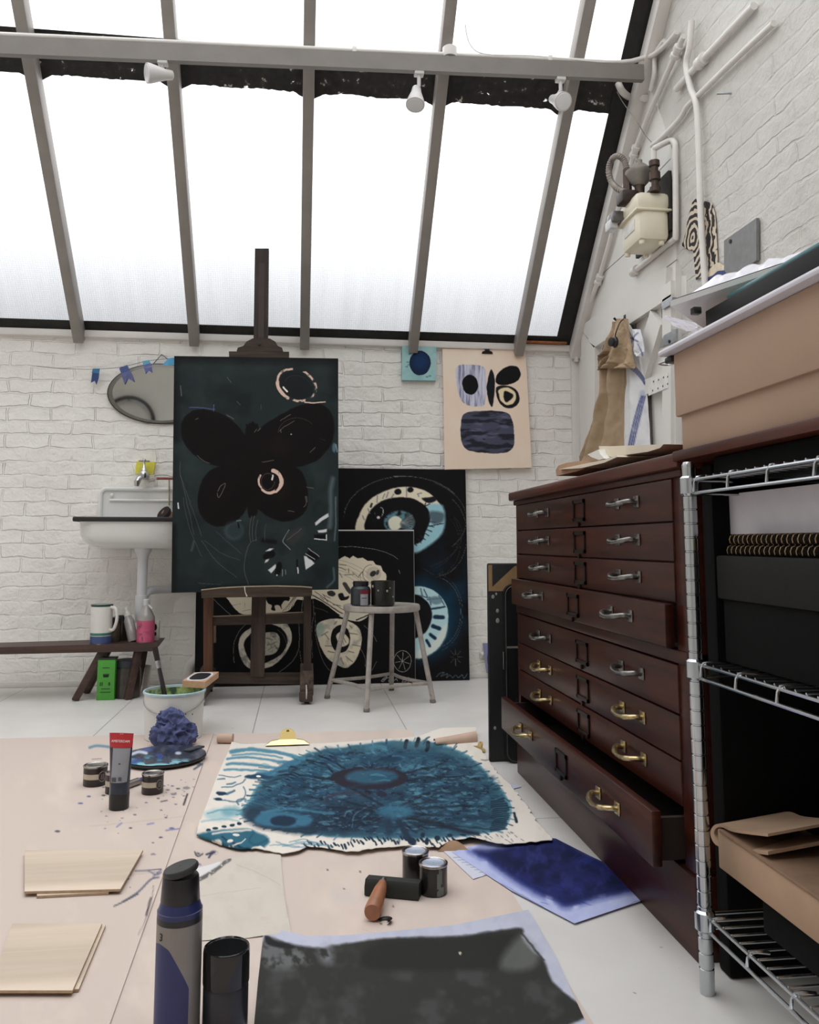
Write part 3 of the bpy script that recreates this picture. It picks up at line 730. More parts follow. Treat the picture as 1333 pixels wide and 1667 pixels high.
def bow(y, z, x, m, parent, L=.058):
    b = MB()
    for s in (-1, 1):
        b.box((x-.004, y+s*L-.014, z-.012), (x+.0, y+s*L+.014, z+.014), .003)
        b.tube([Vector((x, y+s*L, z)), Vector((x-.018, y+s*L*.98, z+.002)), Vector((x-.028, y+s*L*.8, z+.0))], .0058, 10, 3)
    b.tube([Vector((x-.026, y-L*.84, z)), Vector((x-.034, y-L*.5, z-.003)), Vector((x-.037, y, z-.005)), Vector((x-.034, y+L*.5, z-.003)), Vector((x-.026, y+L*.84, z))], [.0062]*5+[.0048]*7+[.0062]*5, 10, 4)
    obj('handle', b, m, parent)
def drawer(z0, z1, p, m, hmat, boxed=False):
    x = CF-.004-p
    d = obj('drawer', MB().box((x, CY0+SW*.92, z0), (x+.02, CY1-SW*.5, z1), .003), m, chest)
    if boxed:
        k = MB(); k.box((x+.018, CY0+SW+.012, z0+.008), (1.2, CY0+SW+.024, z1-.018)).box((x+.018, CY1-SW*.5-.024, z0+.008), (1.2, CY1-SW*.5-.012, z1-.018)).box((x+.018, CY0+SW+.014, z0+.006), (1.2, CY1-SW*.5-.014, z0+.014))
        obj('drawer_tray', k, INSIDE, d)
    elif p > 0: obj('drawer_tray', MB().box((x+.018, CY0+SW+.012, z0+.008), (CF+.03, CY1-SW*.5-.012, z1-.006)), INSIDE, d)
    zc = (z0+z1)/2
    bow(hy[0], zc+.004, x, hmat[0], d); bow(hy[1], zc+.004, x, hmat[1], d)
    f = MB(); w, h, t_ = .046, .029, .009
    f.box((x-.004, ly-w, zc+h-t_), (x, ly+w, zc+h)).box((x-.004, ly-w, zc-h), (x, ly+w, zc-h+t_)).box((x-.004, ly-w, zc-h), (x, ly-w+t_, zc+h)).box((x-.004, ly+w-t_, zc-h), (x, ly+w, zc+h)).frust((x, ly, zc-h-.008), (x-.006, ly, zc-h-.008), .006, seg=10)
    obj('label_holder', f, DKM, d)
ZS = [(.814, .899, 0), (.734, .811, 0), (.652, .731, .0), (.565, .650, .022), (.437, .531, 0), (.349, .434, 0), (.263, .346, 0), (.153, .257, .062)]
for i, (a, b_, p) in enumerate(ZS): drawer(a, b_, p, MAHO, (NICK, NICK) if i < 5 else (BRASS, BRASS), i == 7)

# ================================================================== WIRE SHELVING
CHR = mat('chrome', (188, 193, 196), .15, 1.0, var=.0)
sh = thing('wire_shelving', 'chrome wire shelving unit standing against the end of the plan chest', 'shelving', (.9, 1.15, 0))
PX0, PX1, PY0, PY1 = .705, 1.16, 1.462, .80
def post(x, y):
    prof = [(.0125, 0)]; z = .02
    while z < .905:
        prof += [(.0127, z), (.0127, z+.0215), (.0112, z+.0225), (.0112, z+.0245)]; z += .0254
    prof += [(.0127, .905), (.0127, .912), (.010, .918)]
    obj('post', MB().lathe(prof, (x, y, 0), 20), CHR, sh)
for x in (PX0, PX1):
    for y in (PY0, PY1): post(x, y)
for z in (.884, .556, .130):
    b = MB(); r_ = .0033
    for x in (PX0, PX1):
        for y in (PY0, PY1): b.lathe([(.0135, -.028), (.0175, -.024), (.0175, .004), (.0135, .008)], (x, y, z), 18)
    for x, dx in ((PX0, .0), (PX1, 0)):
        for dz in (0, -.024): b.tube([Vector((x, PY0-.01, z+dz)), Vector((x, PY1+.01, z+dz))], r_, 8)
        n = 5
        for i in range(n+1):
            y = PY0-.03-(PY0-PY1-.06)*i/n
            b.tube([Vector((x, y+.012, z-.024)), Vector((x, y, z+.004)), Vector((x+(.03 if x < .9 else -.03), y-.004, z+.004))], .0028, 6, 3)
    for y in (PY0, PY1):
        for dz in (0, -.024): b.tube([Vector((PX0+.01, y, z+dz)), Vector((PX1-.01, y, z+dz))], r_, 8)
    y = PY1+.03
    while y < PY0-.02: b.tube([Vector((PX0, y, z+.004)), Vector((PX1, y, z+.004))], .002, 6); y += .027
    obj('wire_shelf', b, CHR, sh)
BB = mat('black_box_card', (24, 24, 23), .6, var=.12, scale=15, spec=.2)
BB2 = mat('black_bookcloth', (11, 11, 11), .8, var=.1, spec=.12)
# shelf contents
r = thing('archive_box', 'black lidded archive box on the middle wire shelf', 'box', (.95, 1.1, .563))
obj('box_body', MB().box((.742, .84, .563), (1.12, 1.425, .70), .004), BB2, r)
obj('box_lid', MB().box((.735, .833, .672), (1.127, 1.432, .748), .004), BB, r)
def notebook(z, t_, y1, label):
    n_ = thing('spiral_notebook', label, 'notebook', (.9, 1.1, z), 'black spiral notebooks')
    obj('cover', MB().box((.752, .90, z), (1.05, y1, z+t_), .002), BB2, n_)
    s = MB(); N = 34
    for i in range(N):
        y = .91+(y1-.92)*i/(N-1); pts = [Vector((.752+.006*math.cos(a), y+.004*a/PI, z+t_/2+(t_/2-.0012)*math.sin(a))) for a in np.linspace(0, 2*PI, 9)]
        s.tube(pts, .0017, 5)
    obj('spiral_binding', s, mat('bronze_wire', (150, 128, 96), .3, 1.0), n_)
notebook(.7485, .018, 1.415, 'lower black spiral notebook lying on the archive box lid')
notebook(.7675, .018, 1.405, 'upper black spiral notebook with the white card standing on it')
c1, c2 = onx(1161, 810, .80), onx(1164, 884, .80)
single('white_card', 'plain white card standing upright on the notebooks under the top wire shelf', 'card', MB().box((.80, .93, .7865), (.803, c1.y, .862)), mat('white_card_stock', (205, 200, 206), .6, var=.03), (.80, 1.1, .7865))
single('black_portfolio', 'flat black portfolio lying on the topmost wire shelf', 'portfolio', MB().box((.74, .83, .889), (1.14, 1.44, .926), .006), BB2, (.94, 1.1, .889))
single('black_portfolio', 'added upright black slab standing in for shade between the wire shelving and the plan chest', 'portfolio', MB().box((.765, 1.497, .001), (1.3, 1.54, .92), .006), BB2, (1.0, 1.52, .001))  # no real portfolio: black slab added to hide the chest end as dark shade
single('dark_board', 'dark red brown board laid across the top of the wire shelving', 'board', MB().box((.712, .82, .9265), (1.17, 1.545, .946), .002), MAHOD, (.94, 1.1, .9265))
single('document_box', 'large matt black document box filling the back of the lower wire shelf', 'box', MB().box((.93, .83, .136), (1.14, 1.42, .50), .004), BB2, (1.03, 1.1, .136))
single('flat_black_box', 'low black box under the cardboard parcel on the lowest wire shelf', 'box', MB().box((.76, .85, .136), (.92, 1.37, .195), .004), BB2, (.85, 1.1, .136))
CARD = mat('corrugated_card', (170, 142, 118), .8, var=.08, scale=12, spec=.2)
q = onx(1169, 1395, .747)
r = thing('cardboard_parcel', 'flat brown cardboard parcel on the low black box', 'box', (.86, 1.1, .1955))
obj('parcel_body', MB().box((.747, .86, .1955), (.90, q.y, .262), .003), CARD, r)
obj('parcel_flap', MB().box((.745, .87, .259), (.88, q.y-.01, .264), .001), mat('card_edge_brown', (132, 104, 82), .8), r)
XC = .75
prof_o = [(1250, 1357), (1196, 1350), (1177, 1342), (1163, 1343), (1156, 1355), (1161, 1371), (1172, 1379), (1196, 1385), (1250, 1392)]
prof_i = [(1250, 1386), (1196, 1380), (1174, 1374), (1166, 1367), (1162, 1356), (1166, 1348), (1176, 1347), (1196, 1355), (1250, 1362)]
r = thing('curled_cardboard', 'folded curl of corrugated cardboard on the flat parcel', 'cardboard', (.8, 1.2, .2645))
P_ = catmull([onx(*p, XC) for p in prof_o], 4)+catmull([onx(*p, XC) for p in prof_i], 4)
obj('folded_sheet', MB().prism(P_, (.13, .0, .016)), CARD, r)
wr = MB()
for k in range(6): q = onx(1176+k*5, 1343-k*4.5, .83); wr.prism([q, q+Vector((.004, 0, .0)), q+Vector((.006, -.006, .0)), q+Vector((.002, -.006, 0))], (0, 0, .0012))
wr.bm.free()

# big carton on the board and the things heaped on it
yB0, yB1 = .86, 1.538
car = thing('cardboard_carton', 'large brown cardboard carton standing on the dark board', 'box', (.9, 1.2, .9465))
CARTON = mat('brown_carton', (166, 140, 121), .8, var=.05, scale=5, spec=.2)
zc = 1.138; zf1 = 1.014
obj('carton_body', MB().box((.728, yB0+.006, .9465), (1.15, yB1-.004, 1.12), .003), CARTON, car)
obj('carton_lid', MB().box((.720, yB0, zf1), (1.156, yB1+.004, zc), .003), CARTON, car)
LIL = mat('lilac_white_tray', (206, 203, 212), .4, var=.04)
single('foam_board', 'pale lilac white board lying on top of the brown carton', 'board', MB().box((.700, .85, zc+.0005), (1.12, 1.572, zc+.0125), .005), LIL, (.9, 1.2, zc+.0005))
cl = onx(1100, 566, .73)
r = thing('bulldog_clip', 'dark metal clip gripping the far end of the lilac board', 'clip', (.74, 1.555, zc-.012))
obj('clip_jaw', MB().box((.716, 1.545, zc-.012), (.76, 1.575, zc+.0), .003), mat('black_iron', (22, 22, 23), .5), r)
obj('clip_handle', MB().tube([Vector((.72, 1.575, zc-.006)), Vector((.712, 1.592, zc-.008)), Vector((.735, 1.60, zc-.008)), Vector((.75, 1.577, zc-.006))], .002, 6, 3), STEEL, r)
zt2 = zc+.013
q1, q2 = onx(1146, 506, .76), onx(1147, 533, .76)
r = thing('deep_canvas', 'small black canvas with raw tan side lying on the lilac board', 'canvas', (.9, 1.25, zt2))
obj('black_face', MB().box((.762, .9, zt2), (1.06, q1.y, 1.212), .002), BB, r)
obj('tan_side', MB().prism([Vector((.764, q1.y, zt2)), Vector((.764, q1.y, 1.21)), Vector((.79, q1.y+.055, zt2))], (.24, 0.0, 0)), mat('raw_canvas_tan', (176, 152, 124), .85), r)
zp = 1.2135
A_, B_, D_ = onz(1091, 499, zp), onz(1140, 531, zp), onz(1196, 464, zp+.046)
ext = (D_-A_)*2.4
pan = thing('wrapped_panel', 'white panel in loose clear plastic, topmost of the heap above the carton', 'panel', (.9, 1.35, zp))
C_ = B_+ext
obj('panel_board', MB().prism([A_, A_+ext, C_+(B_-A_)*1.2, B_+(B_-A_)*1.2], (0, 0, .011)), mat('white_panel', (226, 224, 222), .5, var=.03), pan)
def fn_wrap(U, V):
    a, e_, w_ = np.array(A_), np.array(ext), np.array((B_-A_)*2.1)
    p = a+U[:, None]*e_+V[:, None]*w_
    h = .0125+.036*np.clip((U-.04)*4.5, 0, 1)*np.clip(V/.10, 0, 1)**.6*(.55+.9*(fbm(U*9, V*5, 3, 2)-.3))
    p[:, 2] += np.maximum(h, .0125); return p
PLAS = mat('crinkled_clear_plastic', (232, 230, 238), .12, var=.02, spec=.8)
surf('plastic_wrap', fn_wrap, 70, 40, lambda c: None, PLAS, pan, None)
def fn_film(U, V):
    P = [onx(1083, 514, .74), onx(1135, 526, .80), onx(1137, 538, .80), onx(1079, 516, .735)]
    f = bilerp(*P)(U, V); f[:, 0] -= .01*(fbm(U*7, V*3, 3, 3)-.5); f[:, 2] -= .012*np.sin(U*PI)*V; return f
surf('plastic_flap', fn_film, 40, 20, lambda c: None, PLAS, pan, None)
obj('dark_clip', MB().box(onz(1133, 512, zp-.014)-Vector((.008, .008, 0)), onz(1133, 512, zp-.014)+Vector((.008, .008, .0135)), .002), BLK, pan)
r = thing('clear_box', 'clear plastic box with teal contents propping up the plastic wrapped panel', 'box', (.9, 1.2, 1.2125))
obj('box_body', MB().box((.80, 1.0, 1.2125), (1.0, 1.47, 1.232), .003), mat('lilac_clear_plastic', (190, 188, 204), .15, var=.05), r)
obj('teal_lid', MB().box((.798, .998, 1.232), (1.002, 1.472, 1.240), .002), mat('teal_lid', (74, 118, 122), .3), r)

# papers heaped on the plan chest
PAP = mat('cream_envelope', (214, 203, 184), .8, var=.06, scale=10, spec=.2); PAPW = mat('white_envelope', (218, 215, 208), .7, var=.04, spec=.2); KR = mat('brown_paper', (164, 132, 108), .85, var=.12, scale=14, spec=.2)
def onchest(name, label, cat, P, X, d, m, grp=None):
    q = [onx(*A2(*p), X) for p in P]
    for v_ in q: v_.z = max(v_.z, .9465)
    return single(name, label, cat, MB().prism(q, (d, 0, 0)), m, q[-1], grp)
onchest('paper_bag', 'brown paper bag with rounded end at the back corner of the plan chest top', 'bag', [(20, 1445), (40, 1412), (90, 1395), (190, 1380), (262, 1378), (300, 1405), (180, 1452), (25, 1488)], .775, .25, KR)
onchest('letter', 'long grey sheet of paper between the brown bag and the envelopes', 'paper', [(40, 1440), (200, 1405), (365, 1372), (460, 1338), (466, 1350), (370, 1392), (200, 1432)], .765, .3, PAP)
onchest('envelope', 'folded white envelope with an open flap leaning on the thick cream one', 'envelope', [(250, 1332), (330, 1296), (340, 1330), (372, 1362), (330, 1371), (275, 1350)], .772, .2, PAPW, 'envelopes on the plan chest')
onchest('envelope', 'thick cream envelope uppermost of the papers on the plan chest', 'envelope', [(330, 1272), (420, 1272), (800, 1258), (775, 1285), (690, 1312), (420, 1350), (345, 1325)], .79, .25, PAP, 'envelopes on the plan chest')
# ================================================================== FAR WALL: paintings, sink, mirror
CANV = paintmat('painted_canvas', .6, .12, 700, .12)
GLOSSY = paintmat('satin_painted_canvas', .45, .10, 350, .12)
EDGEB = mat('black_canvas_edge', (26, 26, 28), .6, var=.15)
RAW = mat('raw_canvas_edge', (205, 196, 182), .8, var=.08)
def canvas(name, label, cat, TL, TR, BR, BL, thick, nu, nv, painter, m, edge, base, grp=None, gain=1.4):
    TL, TR, BR, BL = (Vector(p) for p in (TL, TR, BR, BL))
    nrm = (TR-TL).cross(BL-TL).normalized()
    if nrm.y < 0 and abs(nrm.y) > .2: nrm = -nrm                       # points into the wall
    root = thing(name, label, cat, (BL+BR)/2, grp)
    surf('painted_face', bilerp(TL, TR, BR, BL), nu, nv, painter, m, root, None, base, gain=gain)
    e = nrm*.0012
    obj('stretcher', MB().prism([TL+e, TR+e, BR+e, BL+e], nrm*thick), edge, root)
    return root
def nzt(sc, lo, hi, seed=1, sy=1):
    return lambda x, y: np.clip((fbm(x*sc, y*sc*sy, 3, seed)-lo)/(hi-lo), 0, 1)

# --- big moth painting leaning on the wall
def p_large(c):
    c.view(500, 850, 4.76, 3, .03)
    c.mottle((20, 40, 56), .006, .42, .75, 4, .9, mask=lambda x, y: np.clip((x-650)/500, 0, 1)*np.clip((y+100)/500, 0, 1))
    c.ell(850, 760, 320, 330, (20, 60, 86), soft=60, op=.7); c.ell(800, 760, 235, 250, (17, 17, 20), soft=18)
    ring = [(840, 498), (930, 508), (1020, 560), (1080, 650), (1092, 750), (1072, 880), (1010, 980), (920, 1040), (845, 1055), (700, 1040), (600, 900), (600, 650), (700, 520)]
    c.poly(ring, (166, 196, 200), 3); c.poly([(845, 1000), (930, 960), (1010, 880), (1060, 800), (1085, 800), (1070, 890), (1010, 980), (920, 1040), (845, 1055)], (206, 206, 196), 14, op=.7)
    c.poly([(900, 870), (950, 800), (968, 720), (948, 640), (900, 590), (840, 560), (740, 570), (680, 700), (700, 850), (800, 905)], (18, 18, 21), 4)
    for a, b, w in (((965, 672), (1065, 655), 14), ((990, 735), (1050, 738), 32), ((975, 805), (1025, 825), 32), ((955, 870), (990, 900), 26), ((925, 915), (950, 960), 22)): c.line([a, b], w, (22, 46, 66), soft=4)
    for q in [((880, 515), (890, 570)), ((930, 600), (1040, 590)), ((945, 580), (960, 640)), ((1020, 570), (1060, 640)), ((905, 520), (930, 580)), ((870, 570), (930, 585))]: c.line(q, 9, (60, 84, 100), soft=3)
    c.poly([(930, 590), (990, 640), (1045, 615), (1010, 575)], (92, 116, 130), 6, op=.8)
    for k, o in (((1000, 700, 190, 270), .45), ((990, 700, 215, 300), .3)): c.arc(*k, -80, 75, 2.5, (120, 130, 136), op=o+.2)
    c.arc(1000, 100, 240, 320, -60, 85, 2.5, (116, 116, 118), op=.7); c.arc(960, 150, 230, 280, -40, 80, 2, (90, 90, 92), op=.6); c.line([(900, 360), (990, 408), (1060, 380)], 2, (100, 100, 102), op=.6)
    for a in range(8):
        t = a*PI/4; c.line([(1150+14*math.cos(t), 1045+16*math.sin(t)), (1150+55*math.cos(t), 1045+66*math.sin(t))], 3, (120, 120, 116), op=.6)
    c.line([(1000, 1200), (1030, 1170), (1060, 1165), (1035, 1195), (1085, 1175), (1080, 1205), (1105, 1185), (1125, 1205), (1150, 1185), (1175, 1205), (1200, 1180), (1215, 1210), (1240, 1175)], 4, (86, 104, 112), op=.9)
    c.view(500, 540, 3.333, 2, .05)
    up = [(262, 1080), (280, 1000), (330, 920), (420, 865), (520, 842), (620, 855), (690, 900), (735, 970), (737, 1060), (700, 1120), (640, 1165), (590, 1192), (450, 1200), (300, 1180)]
    c.poly(up, (216, 202, 178), 2.5)
    c.poly([(640, 950), (735, 945), (745, 1060), (700, 1130), (590, 1200), (560, 1160), (640, 1090)], (140, 182, 192), 8)
    c.poly([(600, 1150), (640, 1090), (668, 1010), (645, 950), (580, 908), (500, 898), (420, 912), (360, 950), (322, 1010), (315, 1080), (400, 1170)], (18, 17, 19), 2.5)
    c.ell(492, 868, 20, 17, (20, 20, 24)); c.ell(560, 858, 17, 15, (20, 20, 24)); c.line([(350, 935), (345, 950)], 12, (40, 40, 46)); 
    for q in [((470, 880), (455, 905)), ((540, 845), (538, 895)), ((380, 890), (378, 925)), ((600, 880), (620, 875)), ((605, 895), (600, 880)), ((420, 880), (410, 905)), ((440, 870), (430, 900)), ((330, 960), (340, 985)), ((300, 1000), (310, 1020))]: c.line(q, 5, (104, 112, 126), soft=2)
    c.poly([(620, 905), (660, 930), (700, 915), (690, 895), (650, 900)], (24, 24, 28), 3); c.line([(650, 910), (640, 945), (665, 935)], 6, (24, 24, 28))
    for k in range(9):
        a = math.radians(8+k*9); x1, y1 = 500+195*math.cos(a), 1010+170*math.sin(a); x0, y0 = 500+160*math.cos(a), 1010+140*math.sin(a); c.line([(x0, y0), (x1, y1)], 6, (32, 36, 42), soft=2, op=.85)
    c.poly([(668, 975), (740, 985), (735, 1030), (690, 1045), (668, 1020)], (66, 80, 88), 8, op=.85); c.line([(665, 1055), (740, 1040)], 5, (24, 24, 28))
    c.ell(500, 1035, 84, 64, (86, 124, 134), soft=5, tex=nzt(.05, .2, .5, 3)); c.poly([(440, 1030), (470, 1000), (505, 1010), (520, 1040), (495, 1072), (455, 1072)], (218, 210, 190), 3); c.poly([(505, 1035), (560, 990), (585, 1040), (545, 1070), (515, 1065)], (70, 78, 82), 4, op=.8)
    for k in range(6): c.line([(512, 1035), (570, 995+k*15)], 2.5, (150, 160, 160), op=.7)
    c.line([(398, 955), (410, 960), (412, 980), (405, 1000)], 3, (180, 178, 172)); c.ell(387, 1008, 9, 7, (206, 202, 194)); c.line([(365, 975), (370, 1000)], 2, (110, 110, 108))
    c.arc(530, 1010, 330, 225, 180, 325, 2, (140, 138, 136), op=.75); c.arc(520, 1020, 345, 230, 300, 400, 2, (120, 120, 122), op=.7); c.line([(470, 785), (540, 783)], 2, (130, 130, 130))
    c.arc(500, 1100, 340, 200, -30, 60, 1.6, (76, 76, 78), op=.7); c.arc(480, 1120, 340, 210, -30, 50, 1.6, (66, 66, 70), op=.7)
b = onz(764, 1107); yb = 4.785
TLp = Vector((-.47, 4.835, 1.206)); 
tr = ony(757.5, 764.5, 4.838); br = ony(764.5, 1107, yb); zt_ = tr.z
canvas('painting', 'tall black moth painting with pale blue rings, propped against the brick wall behind the stool', 'painting',
       (-.47, 4.838, zt_), tr, (br.x, yb, .002), (-.49, yb, .002), .022, 330, 330, p_large, CANV, EDGEB, (17, 16, 18), 'paintings leaning on the wall')

# --- smaller landscape moth painting in front of it
CRM = (208, 198, 176)
def p_small(c):
    c.view(500, 850, 4.76, 3, .03)
    wing = [(-80, 600), (-60, 400), (60, 320), (170, 288), (245, 290), (290, 262), (330, 282), (355, 258), (390, 280), (430, 275), (470, 300), (510, 300), (530, 330), (570, 340), (585, 375), (612, 405), (612, 450), (595, 480), (560, 560), (520, 660), (480, 720), (430, 745), (300, 745), (180, 665), (60, 592)]
    c.poly(wing, CRM, 2, smooth=2)
    for k in range(5): c.arc(230, 520, 190+k*36, 120+k*26, 190, 330, 3, (120, 114, 106), rot=14, op=.6)
    c.line([(30, 560), (120, 610), (240, 690), (330, 740)], 10, (70, 66, 62), op=.8); c.line([(60, 540), (180, 620), (300, 690)], 4, (40, 38, 38))
    c.poly([(275, 480), (300, 470), (340, 530), (325, 555)], (66, 62, 62), 3); c.poly([(240, 560), (275, 550), (290, 580), (325, 570), (310, 600), (260, 605)], (28, 27, 28), 3)
    c.poly([(155, 540), (190, 530), (220, 555), (200, 575), (165, 565)], (54, 52, 50), 3); c.ell(510, 400, 26, 20, (30, 29, 30), rot=-40); c.ell(545, 390, 12, 22, (60, 56, 54), rot=20); c.ell(515, 400, 60, 54, (120, 112, 104), soft=2, op=.25)
    c.arc(500, 400, 70, 70, 90, 270, 4, (60, 58, 56), op=.8); c.arc(470, 420, 60, 60, 60, 200, 3, (60, 58, 56), op=.7)
    for x0, y0, x1, y1 in [(245, 350, 300, 372), (250, 395, 270, 430), (320, 360, 320, 390), (290, 410, 360, 405), (350, 390, 400, 430), (250, 330, 300, 335), (130, 570, 160, 620), (100, 580, 130, 600), (430, 380, 400, 420), (200, 640, 260, 650), (120, 560, 180, 590), (350, 470, 380, 500), (420, 460, 440, 520)]: c.line([(x0, y0), (x1, y1)], 5, (70, 66, 62), soft=2, op=.85)
    c.poly([(250, 720), (380, 690), (470, 725), (400, 770), (300, 750)], (196, 190, 172), 3); c.line([(380, 760), (470, 720), (490, 700)], 9, (24, 23, 24))
    ring = [(75, 800), (150, 757), (250, 748), (350, 780), (412, 840), (420, 950), (380, 1060), (310, 1128), (240, 1110), (150, 1045), (88, 925)]
    c.poly(ring, CRM, 2.5); c.poly(ring, (150, 148, 140), 2.5, op=.8, tex=nzt(.016, .45, .75, 5)); c.poly([(75, 800), (120, 780), (130, 860), (85, 890)], (130, 160, 152), 10, op=.6)
    c.ell(258, 905, 76, 108, (22, 21, 22)); c.poly([(225, 880), (265, 850), (320, 900), (320, 940), (270, 965), (240, 930)], CRM, 3); c.line([(270, 880), (300, 930)], 4, (50, 48, 46)); c.line([(265, 860), (285, 950)], 3, (50, 48, 46))
    for x0, y0, x1, y1 in [(110, 880, 160, 850), (140, 870, 170, 910), (330, 860, 390, 870), (350, 950, 410, 960), (300, 1040, 350, 1080), (140, 960, 190, 960), (160, 1000, 210, 1010), (260, 1050, 280, 1100), (320, 1000, 360, 1010), (345, 820, 330, 800), (230, 770, 210, 790)]: c.line([(x0, y0), (x1, y1)], 7, (92, 86, 80), soft=3, op=.75)
    c.arc(300, 330, 420, 140, -100, -18, 2.5, (150, 148, 142)); c.line([(710, 370), (718, 400)], 2.5, (170, 168, 160)); c.line([(40, 560), (50, 700), (35, 850), (40, 1050)], 2.2, (130, 128, 122))
    c.line([(60, 700), (70, 900), (130, 1090), (200, 1170)], 2.2, (140, 138, 130)); c.line([(440, 800), (500, 860), (540, 925)], 2.2, (140, 138, 130)); c.line([(415, 980), (450, 1060), (450, 1120)], 2.2, (140, 138, 130)); c.line([(540, 1080), (500, 1150)], 2, (150, 148, 142)); c.line([(50, 660), (120, 680), (160, 700)], 2, (110, 108, 104))
    c.arc(738, 1078, 68, 82, 0, 360, 3, (170, 168, 164))
    for a in range(7):
        t = a*2*PI/7+.3; c.line([(738, 1078), (738+58*math.cos(t), 1078+68*math.sin(t))], 2.6, (170, 168, 164))
    c.line([(585, 1215), (620, 1195), (590, 1235), (580, 1225), (640, 1205), (630, 1235), (655, 1215), (665, 1235), (690, 1215), (700, 1230)], 4, (160, 158, 154)); c.line([(715, 1200), (722, 1210)], 4, (160, 158, 154)); c.line([(740, 1205), (760, 1200), (735, 1240), (765, 1235)], 4, (160, 158, 154)); c.line([(775, 1205), (790, 1205), (780, 1220), (795, 1228), (775, 1242)], 4, (160, 158, 154))
    c.view(0, 0, 1); c.line([(330, 863), (676, 863.3)], 2.2, (206, 202, 196), smooth=0, soft=.4); c.line([(673.6, 863), (676.8, 1112)], 1.6, (170, 166, 160), smooth=0, soft=.4, op=.8)
    c.view(310, 950, 6.348, 4, .03)
    c.poly([(250, 60), (1130, 60), (1110, 135), (1060, 230), (985, 290), (780, 312), (560, 322), (460, 262), (370, 145)], CRM, 3)
    c.poly([(790, 130), (1010, 130), (1015, 180), (975, 175), (940, 220), (945, 265), (915, 225), (870, 230), (875, 280), (835, 270), (840, 225), (800, 200)], (22, 21, 22), 3)
    for k in range(4): c.line([(950+30*k, 290-12*k), (1040+20*k, 180-20*k), (1060+20*k, 130)], 4, (40, 38, 38))
    c.line([(430, 225), (520, 210)], 3, (120, 114, 104)); c.line([(540, 285), (620, 270)], 4, (110, 104, 96)); c.line([(560, 250), (560, 200)], 3, (130, 124, 114))
    ring = [(496, 650), (520, 545), (600, 472), (760, 405), (960, 395), (1030, 470), (1046, 580), (990, 710), (900, 812), (790, 872), (610, 876), (525, 775)]
    c.poly(ring, (200, 194, 178), 4); c.poly(ring, (120, 118, 116), 4, op=.85, tex=nzt(.014, .5, .75, 8))
    c.poly([(550, 640), (600, 540), (760, 425), (900, 440), (985, 520), (1000, 620), (940, 725), (830, 795), (720, 835), (620, 800)], (20, 19, 20), 4)
    c.arc(800, 640, 190, 190, -60, 60, 3, (110, 108, 104)); c.poly([(680, 540), (770, 507), (880, 507), (920, 560), (918, 650), (870, 722), (780, 742), (690, 720)], (178, 174, 160), 3); c.poly([(680, 540), (770, 507), (880, 507), (920, 560), (918, 650), (870, 722), (780, 742)], (100, 98, 94), 3, op=.7, tex=nzt(.03, .5, .7, 9))
    for x0, y0, x1, y1 in [(780, 560, 850, 580), (850, 540, 880, 580), (790, 640, 900, 600), (800, 690, 880, 640), (860, 620, 900, 680), (800, 600, 840, 660)]: c.line([(x0, y0), (x1, y1)], 4, (56, 54, 52))
    c.line([(570, 420), (500, 500), (450, 620), (445, 760), (455, 820)], 4, (120, 118, 112)); c.line([(1120, 400), (1125, 600), (1110, 700), (1040, 820), (900, 925)], 4, (130, 128, 122)); c.line([(1130, 700), (1150, 850)], 3, (130, 128, 122)); c.line([(240, 160), (320, 240), (420, 330)], 4, (130, 128, 122)); c.line([(1160, 140), (1150, 290)], 4, (130, 128, 122))
    c.poly([(215, 435), (265, 435), (265, 610), (215, 610)], (104, 88, 72), 2, smooth=0)
yq = 4.742
tl, tr_ = ony(321, 862, yq+.035), ony(673.5, 862.5, yq+.035); bl, br_ = ony(316.5, 1112, yq), ony(676.5, 1112, yq)
zt_ = (tl.z+tr_.z)/2
canvas('painting', 'wide black moth painting with cream wings, propped behind the easel and stool', 'painting',
       (tl.x, yq+.03, zt_), (tr_.x, yq+.03, zt_), (br_.x, yq, .003), (bl.x, yq, .003), .02, 520, 370, p_small, CANV, RAW, (17, 16, 17), 'paintings leaning on the wall')

